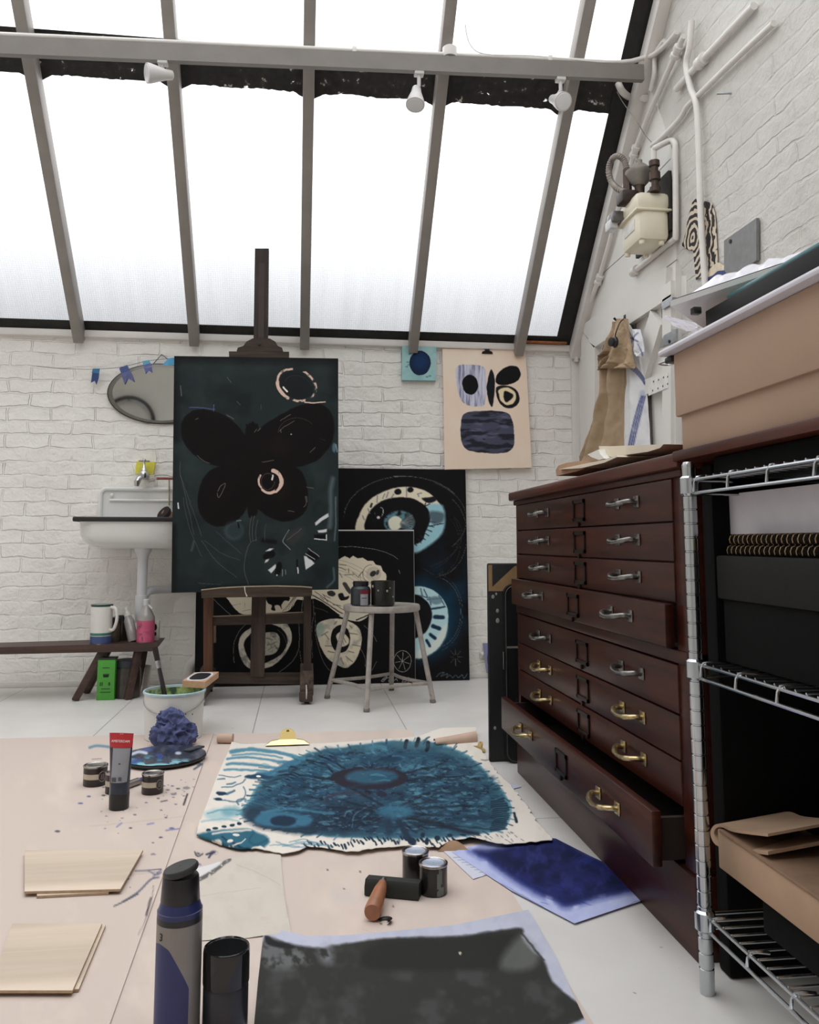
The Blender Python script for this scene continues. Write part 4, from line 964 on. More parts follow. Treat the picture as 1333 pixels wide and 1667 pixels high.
# --- small teal canvas and poster
def p_teal(c):
    c.view(500, 540, 3.333, 2, .05)
    c.mottle((112, 150, 152), .02, .4, .8, 2, .6); c.ell(612, 170, 56, 65, (24, 36, 62), soft=2); c.ell(612, 160, 38, 42, (22, 56, 96), soft=16, op=.6); c.arc(612, 170, 56, 65, 0, 360, 4, (16, 22, 36), op=.8)
    for x, y in [(560, 105), (545, 165), (540, 190), (665, 240), (650, 245), (590, 80), (555, 120), (550, 180)]: c.ell(x, y, 8, 5, (72, 116, 120), op=.7)
P = [ony(*p, 4.835) for p in ((654.5, 562.5), (710.5, 564.5), (710, 619.5), (654, 618.5))]
canvas('small_canvas', 'small square pale teal canvas with a navy oval on the brick wall', 'painting', *P, .03, 120, 120, p_teal, CANV, mat('teal_canvas_edge', (150, 186, 186), .7), (140, 174, 174))
def p_poster(c):
    c.view(500, 540, 3.333, 3, .04)
    c.mottle((222, 203, 186), .006, .4, .8, 2, .5)
    wash = nzt(.09, .35, .62, 4, .09)
    sq = [(806, 210), (822, 184), (880, 180), (945, 186), (968, 220), (972, 320), (962, 395), (920, 406), (865, 398), (832, 365), (812, 290)]
    c.poly(sq, (172, 172, 190), 2); c.poly(sq, (104, 106, 130), 2, op=.8, tex=nzt(.11, .45, .62, 6, .06)); c.poly(sq, (196, 196, 208), 2, op=.6, tex=nzt(.1, .5, .6, 12, .07)); c.ell(884, 287, 43, 55, (20, 20, 22), rot=-8)
    c.poly([(1000, 203), (1018, 260), (1014, 350), (1002, 408), (984, 370), (974, 300), (984, 240)], (26, 28, 32), 2)
    c.poly([(1022, 262), (1040, 220), (1090, 188), (1140, 192), (1158, 230), (1140, 265), (1090, 288), (1040, 288)], (22, 22, 24), 2)
    c.poly([(1028, 300), (1080, 294), (1130, 312), (1152, 360), (1135, 400), (1095, 415), (1050, 395), (1028, 345)], (26, 26, 28), 2)
    c.poly([(1040, 315), (1085, 304), (1125, 325), (1134, 360), (1115, 392), (1085, 398), (1050, 375), (1040, 340)], (214, 194, 160), 2.5); c.poly([(1068, 325), (1085, 322), (1120, 348), (1085, 382), (1066, 365)], (24, 24, 26), 3)
    big = [(834, 500), (845, 455), (885, 433), (960, 430), (1050, 432), (1098, 450), (1115, 495), (1124, 580), (1115, 630), (1075, 656), (1000, 660), (900, 650), (850, 625), (833, 570)]
    c.poly(big, (66, 68, 84), 2); c.poly(big, (34, 34, 42), 2, op=.9, tex=nzt(.012, .45, .62, 3, 5)); c.poly(big, (92, 96, 120), 2, op=.7, tex=nzt(.014, .55, .75, 21, 4))
P = [ony(*p, y) for p, y in (((720, 567.5), 4.85), ((855, 569.5), 4.85), ((865.5, 761.5), 4.83), ((723.5, 764.5), 4.835))]
root = thing('print', 'large cream print with black and lilac shapes hanging from a black clip', 'print', (P[2]+P[3])/2)
def f_post(U, V):
    q = bilerp(*P)(U, V); q[:, 1] -= .012*np.sin(V*PI)*(.4+.6*np.sin(U*2.2+.5))+.006*np.sin(V*9)*U*.4; return q
surf('printed_sheet', f_post, 260, 340, p_poster, paintmat('matt_print_paper', .85, .04, 200, .15), root, None, (208, 188, 171), solid=.0015, gain=1.42)
c0 = ony(793, 576, 4.845)
r = thing('bulldog_clip', 'black bulldog clip holding the cream print to the wall', 'clip', c0)
b = MB(); b.prism([c0+Vector((-.033, -.004, .0)), c0+Vector((.033, -.004, 0)), c0+Vector((.030, -.004, .012)), c0+Vector((.014, -.012, .016)), c0+Vector((-.014, -.012, .016)), c0+Vector((-.03, -.004, .012))], (0, .02, 0))
obj('clip_jaw', b, BLK, r); obj('clip_lever', MB().box(c0+Vector((-.015, -.006, .014)), c0+Vector((.014, .0, .048)), .006), BLK, r)

# --- mirror with ribbon bunting
mc = ony(262, 641, 4.84); mrx, mrz = ony(347, 641, 4.84).x-mc.x, .166
mir = thing('mirror', 'oval mirror hanging by a chain on the brick wall above the sink', 'mirror', mc-Vector((0, 0, mrz)))
obj('mirror_plate', MB().lathe([(1, -.006), (1, 0), (.95, .004)], (0, 0, 0), 96, (0, 0, 1), (True, True)), None, mir, smooth=0)
mp_ = [o for o in mir.children][0]
for v_ in mp_.data.vertices:
    p = v_.co + Vector(mir.location); v_.co = Vector((mc.x+p.x*mrx, mc.y-p.z-p.y*mrz*.085, mc.z+p.y*mrz)) - Vector(mir.location)
mp_.data.materials.append(mat('mirror_silver', (206, 207, 203), .03, 1.0, var=0))
mp_.data.flip_normals()
fr = MB(); rim = [Vector((mc.x+mrx*math.cos(a), mc.y+.004-.085*mrz*math.sin(a), mc.z+mrz*math.sin(a))) for a in np.linspace(0, 2*PI, 97)]
fr.tube(rim, .0055, 8); an = MB(); NA = 96
def ell_(k, dy): return [an.bm.verts.new((mc.x+mrx*k*math.cos(a), mc.y-dy-.085*mrz*k*math.sin(a), mc.z+mrz*k*math.sin(a))) for a in np.linspace(0, 2*PI, NA+1)[:-1]]
e1_, e2_ = ell_(.995, .003), ell_(.915, .0062)
for k in range(NA): an.bm.faces.new((e1_[k], e1_[(k+1) % NA], e2_[(k+1) % NA], e2_[k]))
obj('mirror_bevel', an, mat('grey_mirror_bevel', (112, 110, 106), .3, .5, var=.08), mir)
obj('mirror_rim', fr, mat('tarnished_rim', (66, 62, 58), .4, .6, var=.3), mir)
n1 = ony(263, 577, 4.855); ch = MB(); ch.tube([ony(250, 592, 4.845), n1, ony(280, 590, 4.845)], .0025, 6)
obj('hanging_chain', ch, mat('dark_chain', (70, 62, 56), .5, .6), mir)
RB = paintmat('satin_ribbon', .6, .05, 600, .3)
rib = [([(151, 600), (162.5, 600), (160.5, 616), (157, 626.5), (154, 620), (148, 623)], (38, 66, 118), (52, 112, 150), 'dark blue swallowtail paper flag at the left end of the string'),
       ([(194, 599), (207, 594), (215.5, 611), (219, 622), (208, 616), (203, 626)], (92, 98, 146), (70, 86, 138), 'violet blue paper flag hanging over the left edge of the mirror'),
       ([(232, 588), (243, 586), (247, 596), (248, 607), (242, 603), (237, 609)], (98, 106, 166), (96, 168, 196), 'lilac and pink paper flag over the top of the mirror'),
       ([(275, 583), (281, 582), (289, 583), (287, 594), (272, 595), (264, 594)], (86, 160, 200), (100, 178, 214), 'sky blue paper flag beside the black canvas corner')]
for P_, c1_, c2_, lab in rib:
    q = [ony(*p, 4.822) for p in P_]; r = thing('paper_flag', lab, 'bunting', q[0], 'paper flags of the bunting')
    obj('flag', MB().prism(q[:3]+q[3:], (0, .0015, 0)), mat('flag_%d%d%d' % c1_, c1_, .6, var=.25, scale=25), r)
    q2 = [ony(*p, 4.8212) for p in (P_[0], P_[1], ((P_[1][0]+P_[2][0])/2, (P_[1][1]+P_[2][1])/2), ((P_[0][0]+P_[5][0])/2, P_[0][1]+.3*(P_[5][1]-P_[0][1])))]
    obj('flag_band', MB().prism(q2, (0, .0007, 0)), mat('flagband_%d%d%d' % c2_, c2_, .6, var=.2, scale=30), r)
st = [ony(*p, 4.8235) for p in [(60, 596), (100, 600), (157, 601), (200, 597), (238, 588), (280, 583), (300, 582)]]
single('string', 'thin string carrying the blue paper flags across the mirror', 'string', MB().tube(st, .0012, 6, 4), mat('dark_thread', (70, 70, 84), .8), st[2])

# --- bicycle wheel on the near wall, seen in the mirror
whc = Vector((-2.42, FY+.085, 1.23))
wh = thing('bicycle_wheel', 'bicycle wheel with a black tyre hung on the near wall, seen in the oval mirror', 'wheel', whc)
obj('tyre', MB().tube([whc+Vector((.335*math.cos(a), 0, .335*math.sin(a))) for a in np.linspace(0, 2*PI, 73)], .026, 12, caps=False), mat('black_rubber', (24, 23, 22), .5), wh)
obj('wheel_rim', MB().tube([whc+Vector((.305*math.cos(a), 0, .305*math.sin(a))) for a in np.linspace(0, 2*PI, 73)], .009, 8, caps=False), STEEL, wh)
obj('hub', MB().frust(whc+Vector((0, -.05, 0)), whc+Vector((0, .05, 0)), .018), STEEL, wh)
spk = MB()
for k in range(28):
    a = 2*PI*k/28; spk.tube([whc+Vector((.015*math.cos(a), .025*(-1)**k, .015*math.sin(a))), whc+Vector((.302*math.cos(a+.1), 0, .302*math.sin(a+.1)))], .0012, 5)
obj('spokes', spk, STEEL, wh)
obj('wall_hook', MB().tube([Vector((whc.x, FY+.008, whc.z+.31)), Vector((whc.x, FY+.08, whc.z+.284)), Vector((whc.x, FY+.125, whc.z+.31))], .006, 8, 4), mat('black_iron', (22, 22, 23), .5), wh)
# --- sink
PORC = mat('white_porcelain', (224, 223, 220), .15, var=.02, scale=4, spec=.6)
SY = 4.86
sk_root = thing('sink', 'white ceramic cleaners sink with tall splashback on the brick wall', 'sink', (-1.0, 4.7, .6))
a = ony(161, 792, 4.83); xl = a.x; xr = -.585; zt1 = a.z; zr = ony(200, 848, 4.40).z
b = MB(); n_ = 14; cr_ = .045
pts = [Vector((xl, 4.835, zr)), Vector((xr, 4.835, zr)), Vector((xr, 4.835, zt1-cr_))]
pts += [Vector((xr-cr_+cr_*math.cos(t), 4.835, zt1-cr_+cr_*math.sin(t))) for t in np.linspace(0, PI/2, n_)]
pts += [Vector((xl+cr_-cr_*math.sin(t), 4.835, zt1-cr_+cr_*math.cos(t))) for t in np.linspace(0, PI/2, n_)]
b.prism(pts, (0, .03, 0)); obj('splashback', b, PORC, sk_root)
fr = MB(); fp = [Vector((xl+.012, 4.83, zr+.02))]+[Vector((xl+cr_-(cr_-.012)*math.cos(t), 4.83, zt1-cr_+(cr_-.012)*math.sin(t))) for t in np.linspace(0, PI/2, 8)]+[Vector((xr-cr_+(cr_-.012)*math.sin(t), 4.83, zt1-cr_+(cr_-.012)*math.cos(t))) for t in np.linspace(0, PI/2, 8)]+[Vector((xr-.012, 4.83, zr+.02))]
fr.tube(fp, .012, 12); obj('splashback_rim', fr, PORC, sk_root)
obj('splashback_ledge', MB().tube([Vector((xl+.06, 4.828, zt1-.075)), Vector((xr-.02, 4.828, zt1-.075))], .007, 8), PORC, sk_root)
q = ony(182, 806, 4.828); obj('fixing_cap', MB().sphere(q, .011, 14, (1, .6, 1)), PORC, sk_root)
# basin: rounded tub
x0, x1 = xl-.015, xr
zb1 = ony(200, 893, 4.45).z
bas = MB()
def tub(s, z, ins):
    return [Vector((x0+ins, 4.83, z)), Vector((x0+ins, 4.45+ins+.06, z)), Vector((x0+ins+.02, 4.44+ins+.02, z)), Vector((x0+ins+.08, 4.43+ins, z)), Vector((x1-ins-.08, 4.43+ins, z)), Vector((x1-ins-.02, 4.44+ins+.02, z)), Vector((x1-ins, 4.45+ins+.06, z)), Vector((x1-ins, 4.83, z))]
lv = [(zr+.002, .0), (zr-.07, .006), (zb1+.035, .02), (zb1+.012, .05), (zb1, .09)]
rg_ = [[bas.bm.verts.new(p) for p in tub(0, z, i)] for z, i in lv]
inn = [(zr+.002, .022), (zb1+.05, .045), (zb1+.03, .09)]
rg_ = [[bas.bm.verts.new(p) for p in tub(0, z, i)] for z, i in inn[::-1]] + rg_
for A, B in zip(rg_, rg_[1:]):
    for i in range(8): j = (i+1) % 8; bas.bm.faces.new((A[i], A[j], B[j], B[i]))
bas.bm.faces.new(rg_[0]); bas.bm.faces.new(rg_[-1])
obj('basin', bas, PORC, sk_root, smooth=60)
rub = MB(); rub.box((x0-.012, 4.415, zr-.003), (x1+.01, 4.435, zr+.021), .006).box((x0-.012, 4.42, zr-.003), (x0+.008, 4.8, zr+.021), .006).box((x1-.01, 4.42, zr-.003), (x1+.01, 4.8, zr+.021), .006)
obj('rubber_rim', rub, mat('black_rubber', (24, 23, 22), .5), sk_root)
wx = ony(232, 930, 4.62).x; WP = MB()
WP.lathe([(.045, zb1+.003), (.045, zb1-.012), (.034, zb1-.03), (.026, zb1-.06), (.026, .50), (.033, .498), (.033, .40), (.03, .39), (.03, .36)], (wx, 4.62, 0), 20)
obj('waste_trap', WP, mat('white_waste_plastic', (212, 213, 216), .3, var=.02), sk_root)
hz = ony(280, 961, 4.72).z
obj('waste_pipe', MB().tube([Vector((wx, 4.62, .47)), Vector((wx+.03, 4.66, hz)), Vector((wx+.10, 4.80, hz)), Vector((-.66, 4.838, hz)), Vector((-.52, 4.84, hz))], .022, 14, 4), mat('white_waste_plastic', (212, 213, 216), .3), sk_root)
el = [ony(*p, 4.836) for p in ((304, 1128), (306, 1095), (311, 1081), (326, 1068), (345, 1056))]
single('drain_pipe', 'white drain pipe elbow rising from the floor left of the black paintings', 'pipe', MB().tube([Vector((el[0].x, 4.836, .0))]+el[1:], .027, 16, 5), PIPEW, (el[0].x, 4.836, 0))
# tap
CHROME2 = mat('splashed_chrome', (190, 190, 188), .22, 1.0, var=.2, scale=90)
tx = ony(234, 770, 4.78).x; tz = ony(234, 775, 4.78).z
tap = thing('tap', 'splashed chrome bib tap with a cross handle above the sink', 'tap', (tx, 4.78, tz))
obj('tap_body', MB().lathe([(.01, -.02), (.024, -.012), (.027, 0), (.024, .02), (.014, .032)], (tx, 4.78, tz), 20).tube([Vector((tx, 4.85, tz+.0)), Vector((tx, 4.79, tz)), Vector((tx-.012, 4.74, tz-.01)), Vector((tx-.024, 4.72, tz-.045))], .016, 14, 4), CHROME2, tap)
obj('tap_stem', MB().lathe([(.017, .03), (.012, .045), (.008, .05), (.006, .085)], (tx, 4.78, tz), 16), CHROME2, tap)
obj('tap_handle', MB().tube([Vector((tx-.028, 4.77, tz+.083)), Vector((tx+.028, 4.79, tz+.083))], .005, 10).sphere((tx, 4.78, tz+.086), .011), CHROME2, tap)
obj('nozzle', MB().frust((tx-.024, 4.72, tz-.06), (tx-.024, 4.72, tz-.03), .013, .016), CHROME2, tap)
sp = [ony(*p, 4.835) for p in ((222, 751), (252.5, 752), (249, 772), (220, 771))]
r = thing('sponge', 'yellow sponge tucked behind the tap', 'sponge', sp[3]); obj('sponge_block', MB().prism(sp, (0, .022, 0)), mat('yellow_sponge', (226, 218, 84), .9, var=.1, scale=60, bump=.3), r)
rg2 = MB()
rag = mat('dirty_white_cloth', (196, 188, 176), .9, var=.2, scale=40, bump=.4, bscale=90)
def lump(c, r, sc, seed, amp=.35, sub=4, fr=2.2):
    mb = MB(); bmesh.ops.create_icosphere(mb.bm, subdivisions=sub, radius=1)
    for v in mb.bm.verts:
        d = v.co.normalized(); n = mnoise.noise(d*fr+Vector((seed, 0, 0))); n2 = abs(mnoise.noise(d*fr*2.3+Vector((0, seed, 4)))); n3 = abs(mnoise.noise(d*fr*4.1+Vector((3, seed, 1))))
        q = d*(1+amp*(n*.9-n2*1.1+.25-n3*.5)); v.co = Vector((q.x*r*sc[0], q.y*r*sc[1], q.z*r*sc[2]))+Vector(c)
    return mb
def cloth_lump(c, r, sc, seed, amp=.45, sub=5, fr=1.5):
    mb = MB(); bmesh.ops.create_icosphere(mb.bm, subdivisions=sub, radius=1)
    for v in mb.bm.verts:
        d = v.co.normalized(); w = Vector((mnoise.noise(d*1.3+Vector((seed, 9, 0))), mnoise.noise(d*1.3+Vector((0, seed, 5))), mnoise.noise(d*1.3+Vector((7, 0, seed)))))
        e = d*fr+w*1.2+Vector((seed, 2, 0)); n = abs(mnoise.noise(e)); n2 = abs(mnoise.noise(e*2.1))
        q = d*(1+amp*(.35-n*1.5-n2*.45)); v.co = Vector((q.x*r*sc[0], q.y*r*sc[1], q.z*r*sc[2]))+Vector(c)
    return mb
q = ony(246, 779, 4.80); single('cleaning_rag', 'small off white rag stuffed behind the tap spout', 'rag', lump(q, .026, (1, .6, .8), 3.2), rag, q)
cp_ = [ony(246, 779, 4.815), ony(300, 779, 4.815)]
r = thing('copper_pipe', 'thin copper red water pipe running right from the tap', 'pipe', cp_[0]); obj('pipe_run', MB().tube(cp_, .007, 12), mat('painted_copper', (128, 62, 54), .35, .5, var=.2), r)
bx = ony(272, 800, 4.79)
r = thing('washing_brush', 'round headed wooden washing up brush hanging beside the tap', 'brush', bx)
obj('brush_handle', MB().bar(ony(275.5, 781, 4.80), ony(275.5, 823, 4.80), .011, .007, bev=.002), mat('pale_brush_wood', (150, 128, 104), .6, var=.2), r)
q = ony(272, 838, 4.79); obj('brush_head', MB().lathe([(.012, -.03), (.024, -.022), (.032, -.004), (.032, .004), (.02, .012)], q, 24, (.4, -.7, .3)), mat('brush_head_wood', (146, 108, 80), .6, var=.2), r)
obj('bristles', MB().lathe([(.033, -.004), (.040, .004), (.042, .022), (.03, .026)], q+Vector((-.008, .006, 0)), 24, (-.5, -.5, .5)), mat('dark_bristle', (46, 36, 32), .9, var=.4, scale=200, bump=.6, bscale=400), r)

# --- bench with jars under the sink
DKW = wood('dark_bench_wood', (46, 30, 25), (84, 58, 48), .5, 'X', 7, .1)
bt = ony(200, 1048, 4.50).z; bY0, bY1 = 4.42, 4.64; bx0, bx1 = -1.62, ony(262, 1042, 4.5).x
ben = thing('bench', 'low dark wooden bench with splayed legs under the sink', 'bench', ((bx0+bx1)/2, 4.53, 0))
obj('bench_seat', MB().prism([Vector((bx0, bY0, bt-.002)), Vector((bx1, bY0, bt+.012)), Vector((bx1-.03, bY0, bt-.03)), Vector((bx0+.02, bY0, bt-.034))], (0, bY1-bY0, 0)), DKW, ben)
for (xa, xb) in ((bx1-.10, bx1-.14), (ony(165, 1050, 4.5).x+.02, ony(152, 1050, 4.5).x-.06), ):
    for ya, yb_ in ((bY0+.03, bY0+.005), (bY1-.03, bY1+.0)):
        obj('leg', MB().bar((xa, ya, bt-.02), (xb if xa > -1 else xb, yb_, 0.001), .034, .034, bev=.004), DKW, ben)
ztop = bt+.004
def at_y(px, y): return ony(px, 1000, y).x
mx = at_y(165, 4.46); r = thing('jug', 'white enamel jug with green and blue bands on the bench', 'jug', (mx, 4.47, ztop)); jh = ony(165, 983, 4.47).z-ztop
obj('jug_body', MB().lathe([(.048, 0), (.052, .004), (.052, jh-.006), (.050, jh), (.046, jh-.004), (.046, .01)], (mx, 4.47, ztop), 36), mat('jug_enamel', (214, 211, 205), .3, var=.03), r)
obj('green_band', MB().lathe([(.0526, jh*.225), (.0526, jh*.29)], (mx, 4.47, ztop), 36, caps=(False, False)), mat('green_enamel', (58, 112, 94), .3), r)
obj('blue_band', MB().lathe([(.0526, .004), (.0526, jh*.21)], (mx, 4.47, ztop), 36, caps=(False, False)), mat('blue_enamel', (58, 74, 116), .3), r)
obj('jug_rim', MB().lathe([(.0525, jh-.012), (.0535, jh-.006), (.0525, jh-.001), (.045, jh-.002)], (mx, 4.47, ztop), 36, caps=(False, False)), mat('dark_green_rim', (30, 62, 56), .4), r)
obj('jug_handle', MB().tube([Vector((mx+.045, 4.45, ztop+jh*.92)), Vector((mx+.075, 4.435, ztop+jh*.88)), Vector((mx+.082, 4.43, ztop+jh*.62)), Vector((mx+.066, 4.44, ztop+jh*.38)), Vector((mx+.044, 4.45, ztop+jh*.36))], .008, 10, 5), mat('jug_enamel', (214, 211, 205), .3), r)
DKG = mat('dark_glass', (40, 38, 36), .12, var=.2, spec=.7); DKL = mat('dark_lid', (30, 29, 29), .5)
def jar(name, label, px, y, w, h, m, lid=True, cat='jar', z=ztop, grp=None, lm=None):
    x = at_y(px, y); r = thing(name, label, cat, (x, y, z), grp)
    obj('jar_body', MB().lathe([(w*.92, 0), (w, .006), (w, h*.74), (w*.9, h*.82), (w*.9, h*.84 if lid else h)], (x, y, z), 28), m, r)
    if lid: obj('jar_lid', MB().lathe([(w*.95, h*.82), (w*.98, h*.83), (w*.98, h*.99), (w*.94, h)], (x, y, z), 28), lm or DKL, r)
    return r
jar('glass_jar', 'brown tinted jar with a black lid just right of the jug', 185, 4.535, .034, .125, mat('umber_glass', (78, 68, 58), .2, var=.15), grp='dark jars on the bench')
jar('glass_jar', 'dark jar with a black lid between the jug and the clear bottle', 199, 4.60, .036, .13, mat('umber_dark_glass', (54, 46, 40), .2, var=.15), grp='dark jars on the bench')
CLR = mat('clear_plastic_bottle', (150, 146, 142), .1, var=.1, spec=.7)
bxx = at_y(219, 4.50); r = thing('squeeze_bottle', 'leaning clear squeeze bottle with a white nozzle between jars and pink bottle', 'bottle', (bxx, 4.5, ztop))
ax = (Vector((at_y(206, 4.55), 4.56, ztop+.155))-Vector((bxx, 4.5, ztop+.01))).normalized()
obj('bottle_body', MB().lathe([(.022, 0), (.026, .006), (.026, .115), (.018, .135), (.016, .14)], (bxx, 4.5, ztop+.004), 24, ax), CLR, r)
obj('nozzle', MB().lathe([(.018, .138), (.018, .155), (.009, .16), (.007, .172), (.009, .176), (.008, .19)], (bxx, 4.5, ztop+.004), 20, ax), mat('white_nozzle', (208, 204, 198), .4), r)
px_ = at_y(238, 4.47); ph = ony(238, 975, 4.47).z-ztop; r = thing('solvent_bottle', 'clear bottle with a bright pink label on the bench end', 'bottle', (px_, 4.47, ztop))
obj('bottle_body', MB().lathe([(.040, 0), (.043, .005), (.043, .13), (.034, .15), (.02, ph-.045), (.016, ph-.03)], (px_, 4.47, ztop), 30), CLR, r)
obj('pink_label', MB().lathe([(.0436, .008), (.0436, .115)], (px_, 4.47, ztop), 36, caps=(False, False)), mat('pink_label', (190, 84, 116), .45, var=.08), r)
pm = MB()
for (u, w_, zz, h_) in ((-.4, .025, .096, .012), (-.45, .03, .082, .004), (-.35, .02, .05, .006), (.25, .03, .06, .004), (-.2, .008, .028, .016)):
    xx = px_+u*.043; pm.box((xx-w_/2, 4.47-math.sqrt(max(0, .0445**2-(u*.043)**2))-.001, ztop+zz-h_/2), (xx+w_/2, 4.47-math.sqrt(max(0, .0445**2-(u*.043)**2))+.004, ztop+zz+h_/2))
obj('label_print', pm, mat('label_grey_print', (150, 78, 98), .5), r)
obj('bottle_cap', MB().lathe([(.016, ph-.034), (.017, ph-.03), (.017, ph-.004), (.014, ph)], (px_, 4.47, ztop), 20).tube([Vector((px_+.012, 4.46, ztop+ph-.03)), Vector((px_+.032, 4.455, ztop+ph-.05))], .006, 8), mat('clear_cap', (190, 188, 186), .2), r)
jx_ = at_y(253, 4.54); r = thing('carton_box', 'small white box with black blots behind the pink labelled bottle', 'box', (jx_, 4.54, ztop))
obj('box_body', MB().box((jx_-.03, 4.53, ztop), (jx_+.02, 4.57, ztop+.105), .003), mat('white_box_card', (212, 208, 200), .6), r)
q = ony(252.5, 1021, 4.529); obj('black_blot', MB().sphere(Vector((q.x, 4.5295, q.z)), .011, 14, (.9, .1, 1.5)).sphere(Vector((q.x, 4.5295, q.z-.034)), .009, 14, (.9, .1, 1.1)), BLK, r)
# under the bench
gx0, gx1 = ony(158, 1100, 4.42).x, ony(187, 1100, 4.42).x
gt = ony(170, 1074, 4.42).z
r = thing('green_tin', 'tall bright green tin with black print standing on the floor under the bench', 'tin', ((gx0+gx1)/2, 4.45, 0))
obj('tin_body', MB().box((gx0, 4.42, .0), (gx1, 4.485, gt), .003), mat('green_tin_paint', (72, 150, 52), .4, var=.06), r)
obj('tin_lid', MB().box((gx0-.001, 4.418, gt), (gx1+.001, 4.487, gt+.008), .002), mat('dark_tin_lid', (34, 44, 34), .4), r)
lt = MB(); gw = gx1-gx0
for x_, w_, z_, h_ in ((.5, .34, .62, .012), (.5, .28, .585, .009), (.3, .05, .40, .018), (.2, .05, .40, .018), (.7, .09, .40, .016), (.5, .5, .28, .003), (.5, .6, .2, .003), (.5, .4, .8, .003)):
    lt.box((gx0+gw*(x_-w_/2), 4.4185, gt*z_-h_/2), (gx0+gw*(x_+w_/2), 4.421, gt*z_+h_/2))
obj('tin_print', lt, mat('dark_green_print', (24, 58, 24), .5), r)
jar('large_jar', 'big dark glass jar with a dark lid on the floor beside the green tin', 211, 4.50, .066, .185, mat('brown_black_glass', (52, 47, 41), .18, var=.25, spec=.6), z=0.0, grp=None, lm=mat('navy_lid', (36, 40, 48), .5))
x_ = at_y(240, 4.6); single('wood_offcut', 'pale offcut standing on the floor by the right bench leg', 'offcut', MB().bar((x_, 4.60, 0), (x_+.01, 4.62, .14), .03, .012), mat('pale_offcut', (196, 188, 176), .7), (x_, 4.6, 0))

# --- print leaning by the skirting, wall bracket
P = [ony(*p, 4.85) for p in ((786, 1047), (802, 1047), (802, 1106), (791, 1106))]
P[2].z = P[3].z = .031
canvas('small_canvas', 'small lilac framed picture standing at the foot of the brick wall beside the black portfolios', 'picture', P[0], P[1], P[2]-Vector((0, .02, 0)), P[3]-Vector((0, .02, 0)), .012, 40, 60,
       lambda c: c.ell(800, 1072, 7, 16, (30, 36, 56), soft=1), CANV, RAW, (112, 116, 150))
q = ony(784, 1066, 4.86); r = thing('wall_bracket', 'small white pipe bracket on the wall beside the black portfolios', 'bracket', q)
obj('bracket_plate', MB().box(q+Vector((-.012, -.006, -.018)), q+Vector((.016, .009, .018)), .003), PIPEW, r); obj('bracket_knob', MB().sphere(q+Vector((.0, -.012, .006)), .012, 14), PIPEW, r)

# --- black portfolios between chest and wall
def folio(label, x0, x1, y, z1, extras):
    r = thing('portfolio', label, 'portfolio', ((x0+x1)/2, y, 0), 'black portfolios beside the plan chest'); return r
FOL = mat('black_leatherette', (21, 21, 22), .5, var=.2, scale=60, spec=.4)
fx0 = onz(797, 1241).x; fy = onz(797, 1241).y; fz = ony(797, 917, fy).z
r = folio('tall black portfolio with tan corners standing at the far end of the plan chest', 0, 0, 0, 0, 0); r.location = (fx0+.2, fy, 0)
obj('cover', MB().box((fx0, fy, .0), (fx0+.62, fy+.022, fz), .006), FOL, r)
TAN = mat('tan_board', (156, 126, 88), .7, var=.1)
t1 = [Vector((fx0+.002, fy-.001, fz-.10)), Vector((fx0+.002, fy-.001, fz-.006)), Vector((fx0+.016, fy-.001, fz-.006)), Vector((fx0+.016, fy-.001, fz-.085)), Vector((fx0+.10, fy-.001, fz-.01)), Vector((fx0+.15, fy-.001, fz-.01)), Vector((fx0+.06, fy-.001, fz-.10))]
obj('corner_patch', MB().prism(t1, (0, .002, 0)), TAN, r)
pa = MB()
for (dx, dz, rr) in ((.018, .12, .006), (.03, .11, .004), (.034, .17, .006), (.034, .205, .007), (.02, .58, .005)): obj('paint_fleck', MB().sphere((fx0+dx, fy-.001, fz-dz), rr, 10, (1, .2, 1.3)), mat('grey_paint_fleck', (150, 150, 148), .5), r)
r = folio('black zipped portfolio with pale seam, standing just in front of the tan cornered one', 0, 0, 0, 0, 0); fy2 = fy-.028
gx = fx0+.052; r.location = (gx+.2, fy2, 0); gz = fz-.075
def rrect(x0, x1, z0, z1, y, rad):
    P = []
    for cx_, cz_, a0 in ((x1-rad, z1-rad, 0), (x0+rad, z1-rad, 90), (x0+rad, z0+rad, 180), (x1-rad, z0+rad, 270)):
        P += [Vector((cx_+rad*math.cos(math.radians(a0+k*15)), y, cz_+rad*math.sin(math.radians(a0+k*15)))) for k in range(7)]
    return P
obj('cover', MB().prism(rrect(gx, gx+.62, .0, gz, fy2, .035), (0, .024, 0)), FOL, r)
sm = MB(); R_ = rrect(gx+.006, gx+.61, .006, gz-.006, fy2-.001, .032); sm.tube(R_+[R_[0]], .0022, 6)
obj('piping', sm, mat('grey_piping', (64, 64, 64), .5), r)
obj('seam', MB().box((gx+.004, fy2-.0015, gz-.225), (gx+.3, fy2+.001, gz-.218)), mat('pale_seam', (140, 132, 120), .6), r)
obj('zip_pull', MB().box((gx-.006, fy2-.004, gz*.52), (gx-.003, fy2+.004, gz*.62), .001), STEEL, r)

# ================================================================== EASEL
EW = wood('dark_easel_wood', (40, 31, 27), (72, 58, 49), .55, 'Z', 7, .14, .3)
EWX = wood('dark_easel_crossbar', (44, 34, 28), (80, 66, 55), .55, 'X', 7, .14, .3)
EWR = wood('warm_easel_wood', (62, 39, 28), (104, 70, 50), .5, 'Z', 7, .12, .3)
EWY = wood('easel_runner_wood', (50, 40, 34), (104, 88, 76), .6, 'Y', 7, .14, .3)
eas = thing('easel', 'old dark wooden studio easel with a tall central mast and castors', 'easel', (-.2, 4.4, 0))
UYb, UYt = 4.36, 4.33
def E_(px, py, y): return ony(px, py, y)
def upright(name, pl, pr, ytop, ybot, y, th, m):
    a, b_ = E_(pl, ytop, y), E_(pr, ytop, y); c_, d_ = E_(pl+(0), ybot, y), E_(pr, ybot, y)
    obj(name, MB().prism([a, b_, d_, c_], (0, th, 0)), m, eas)
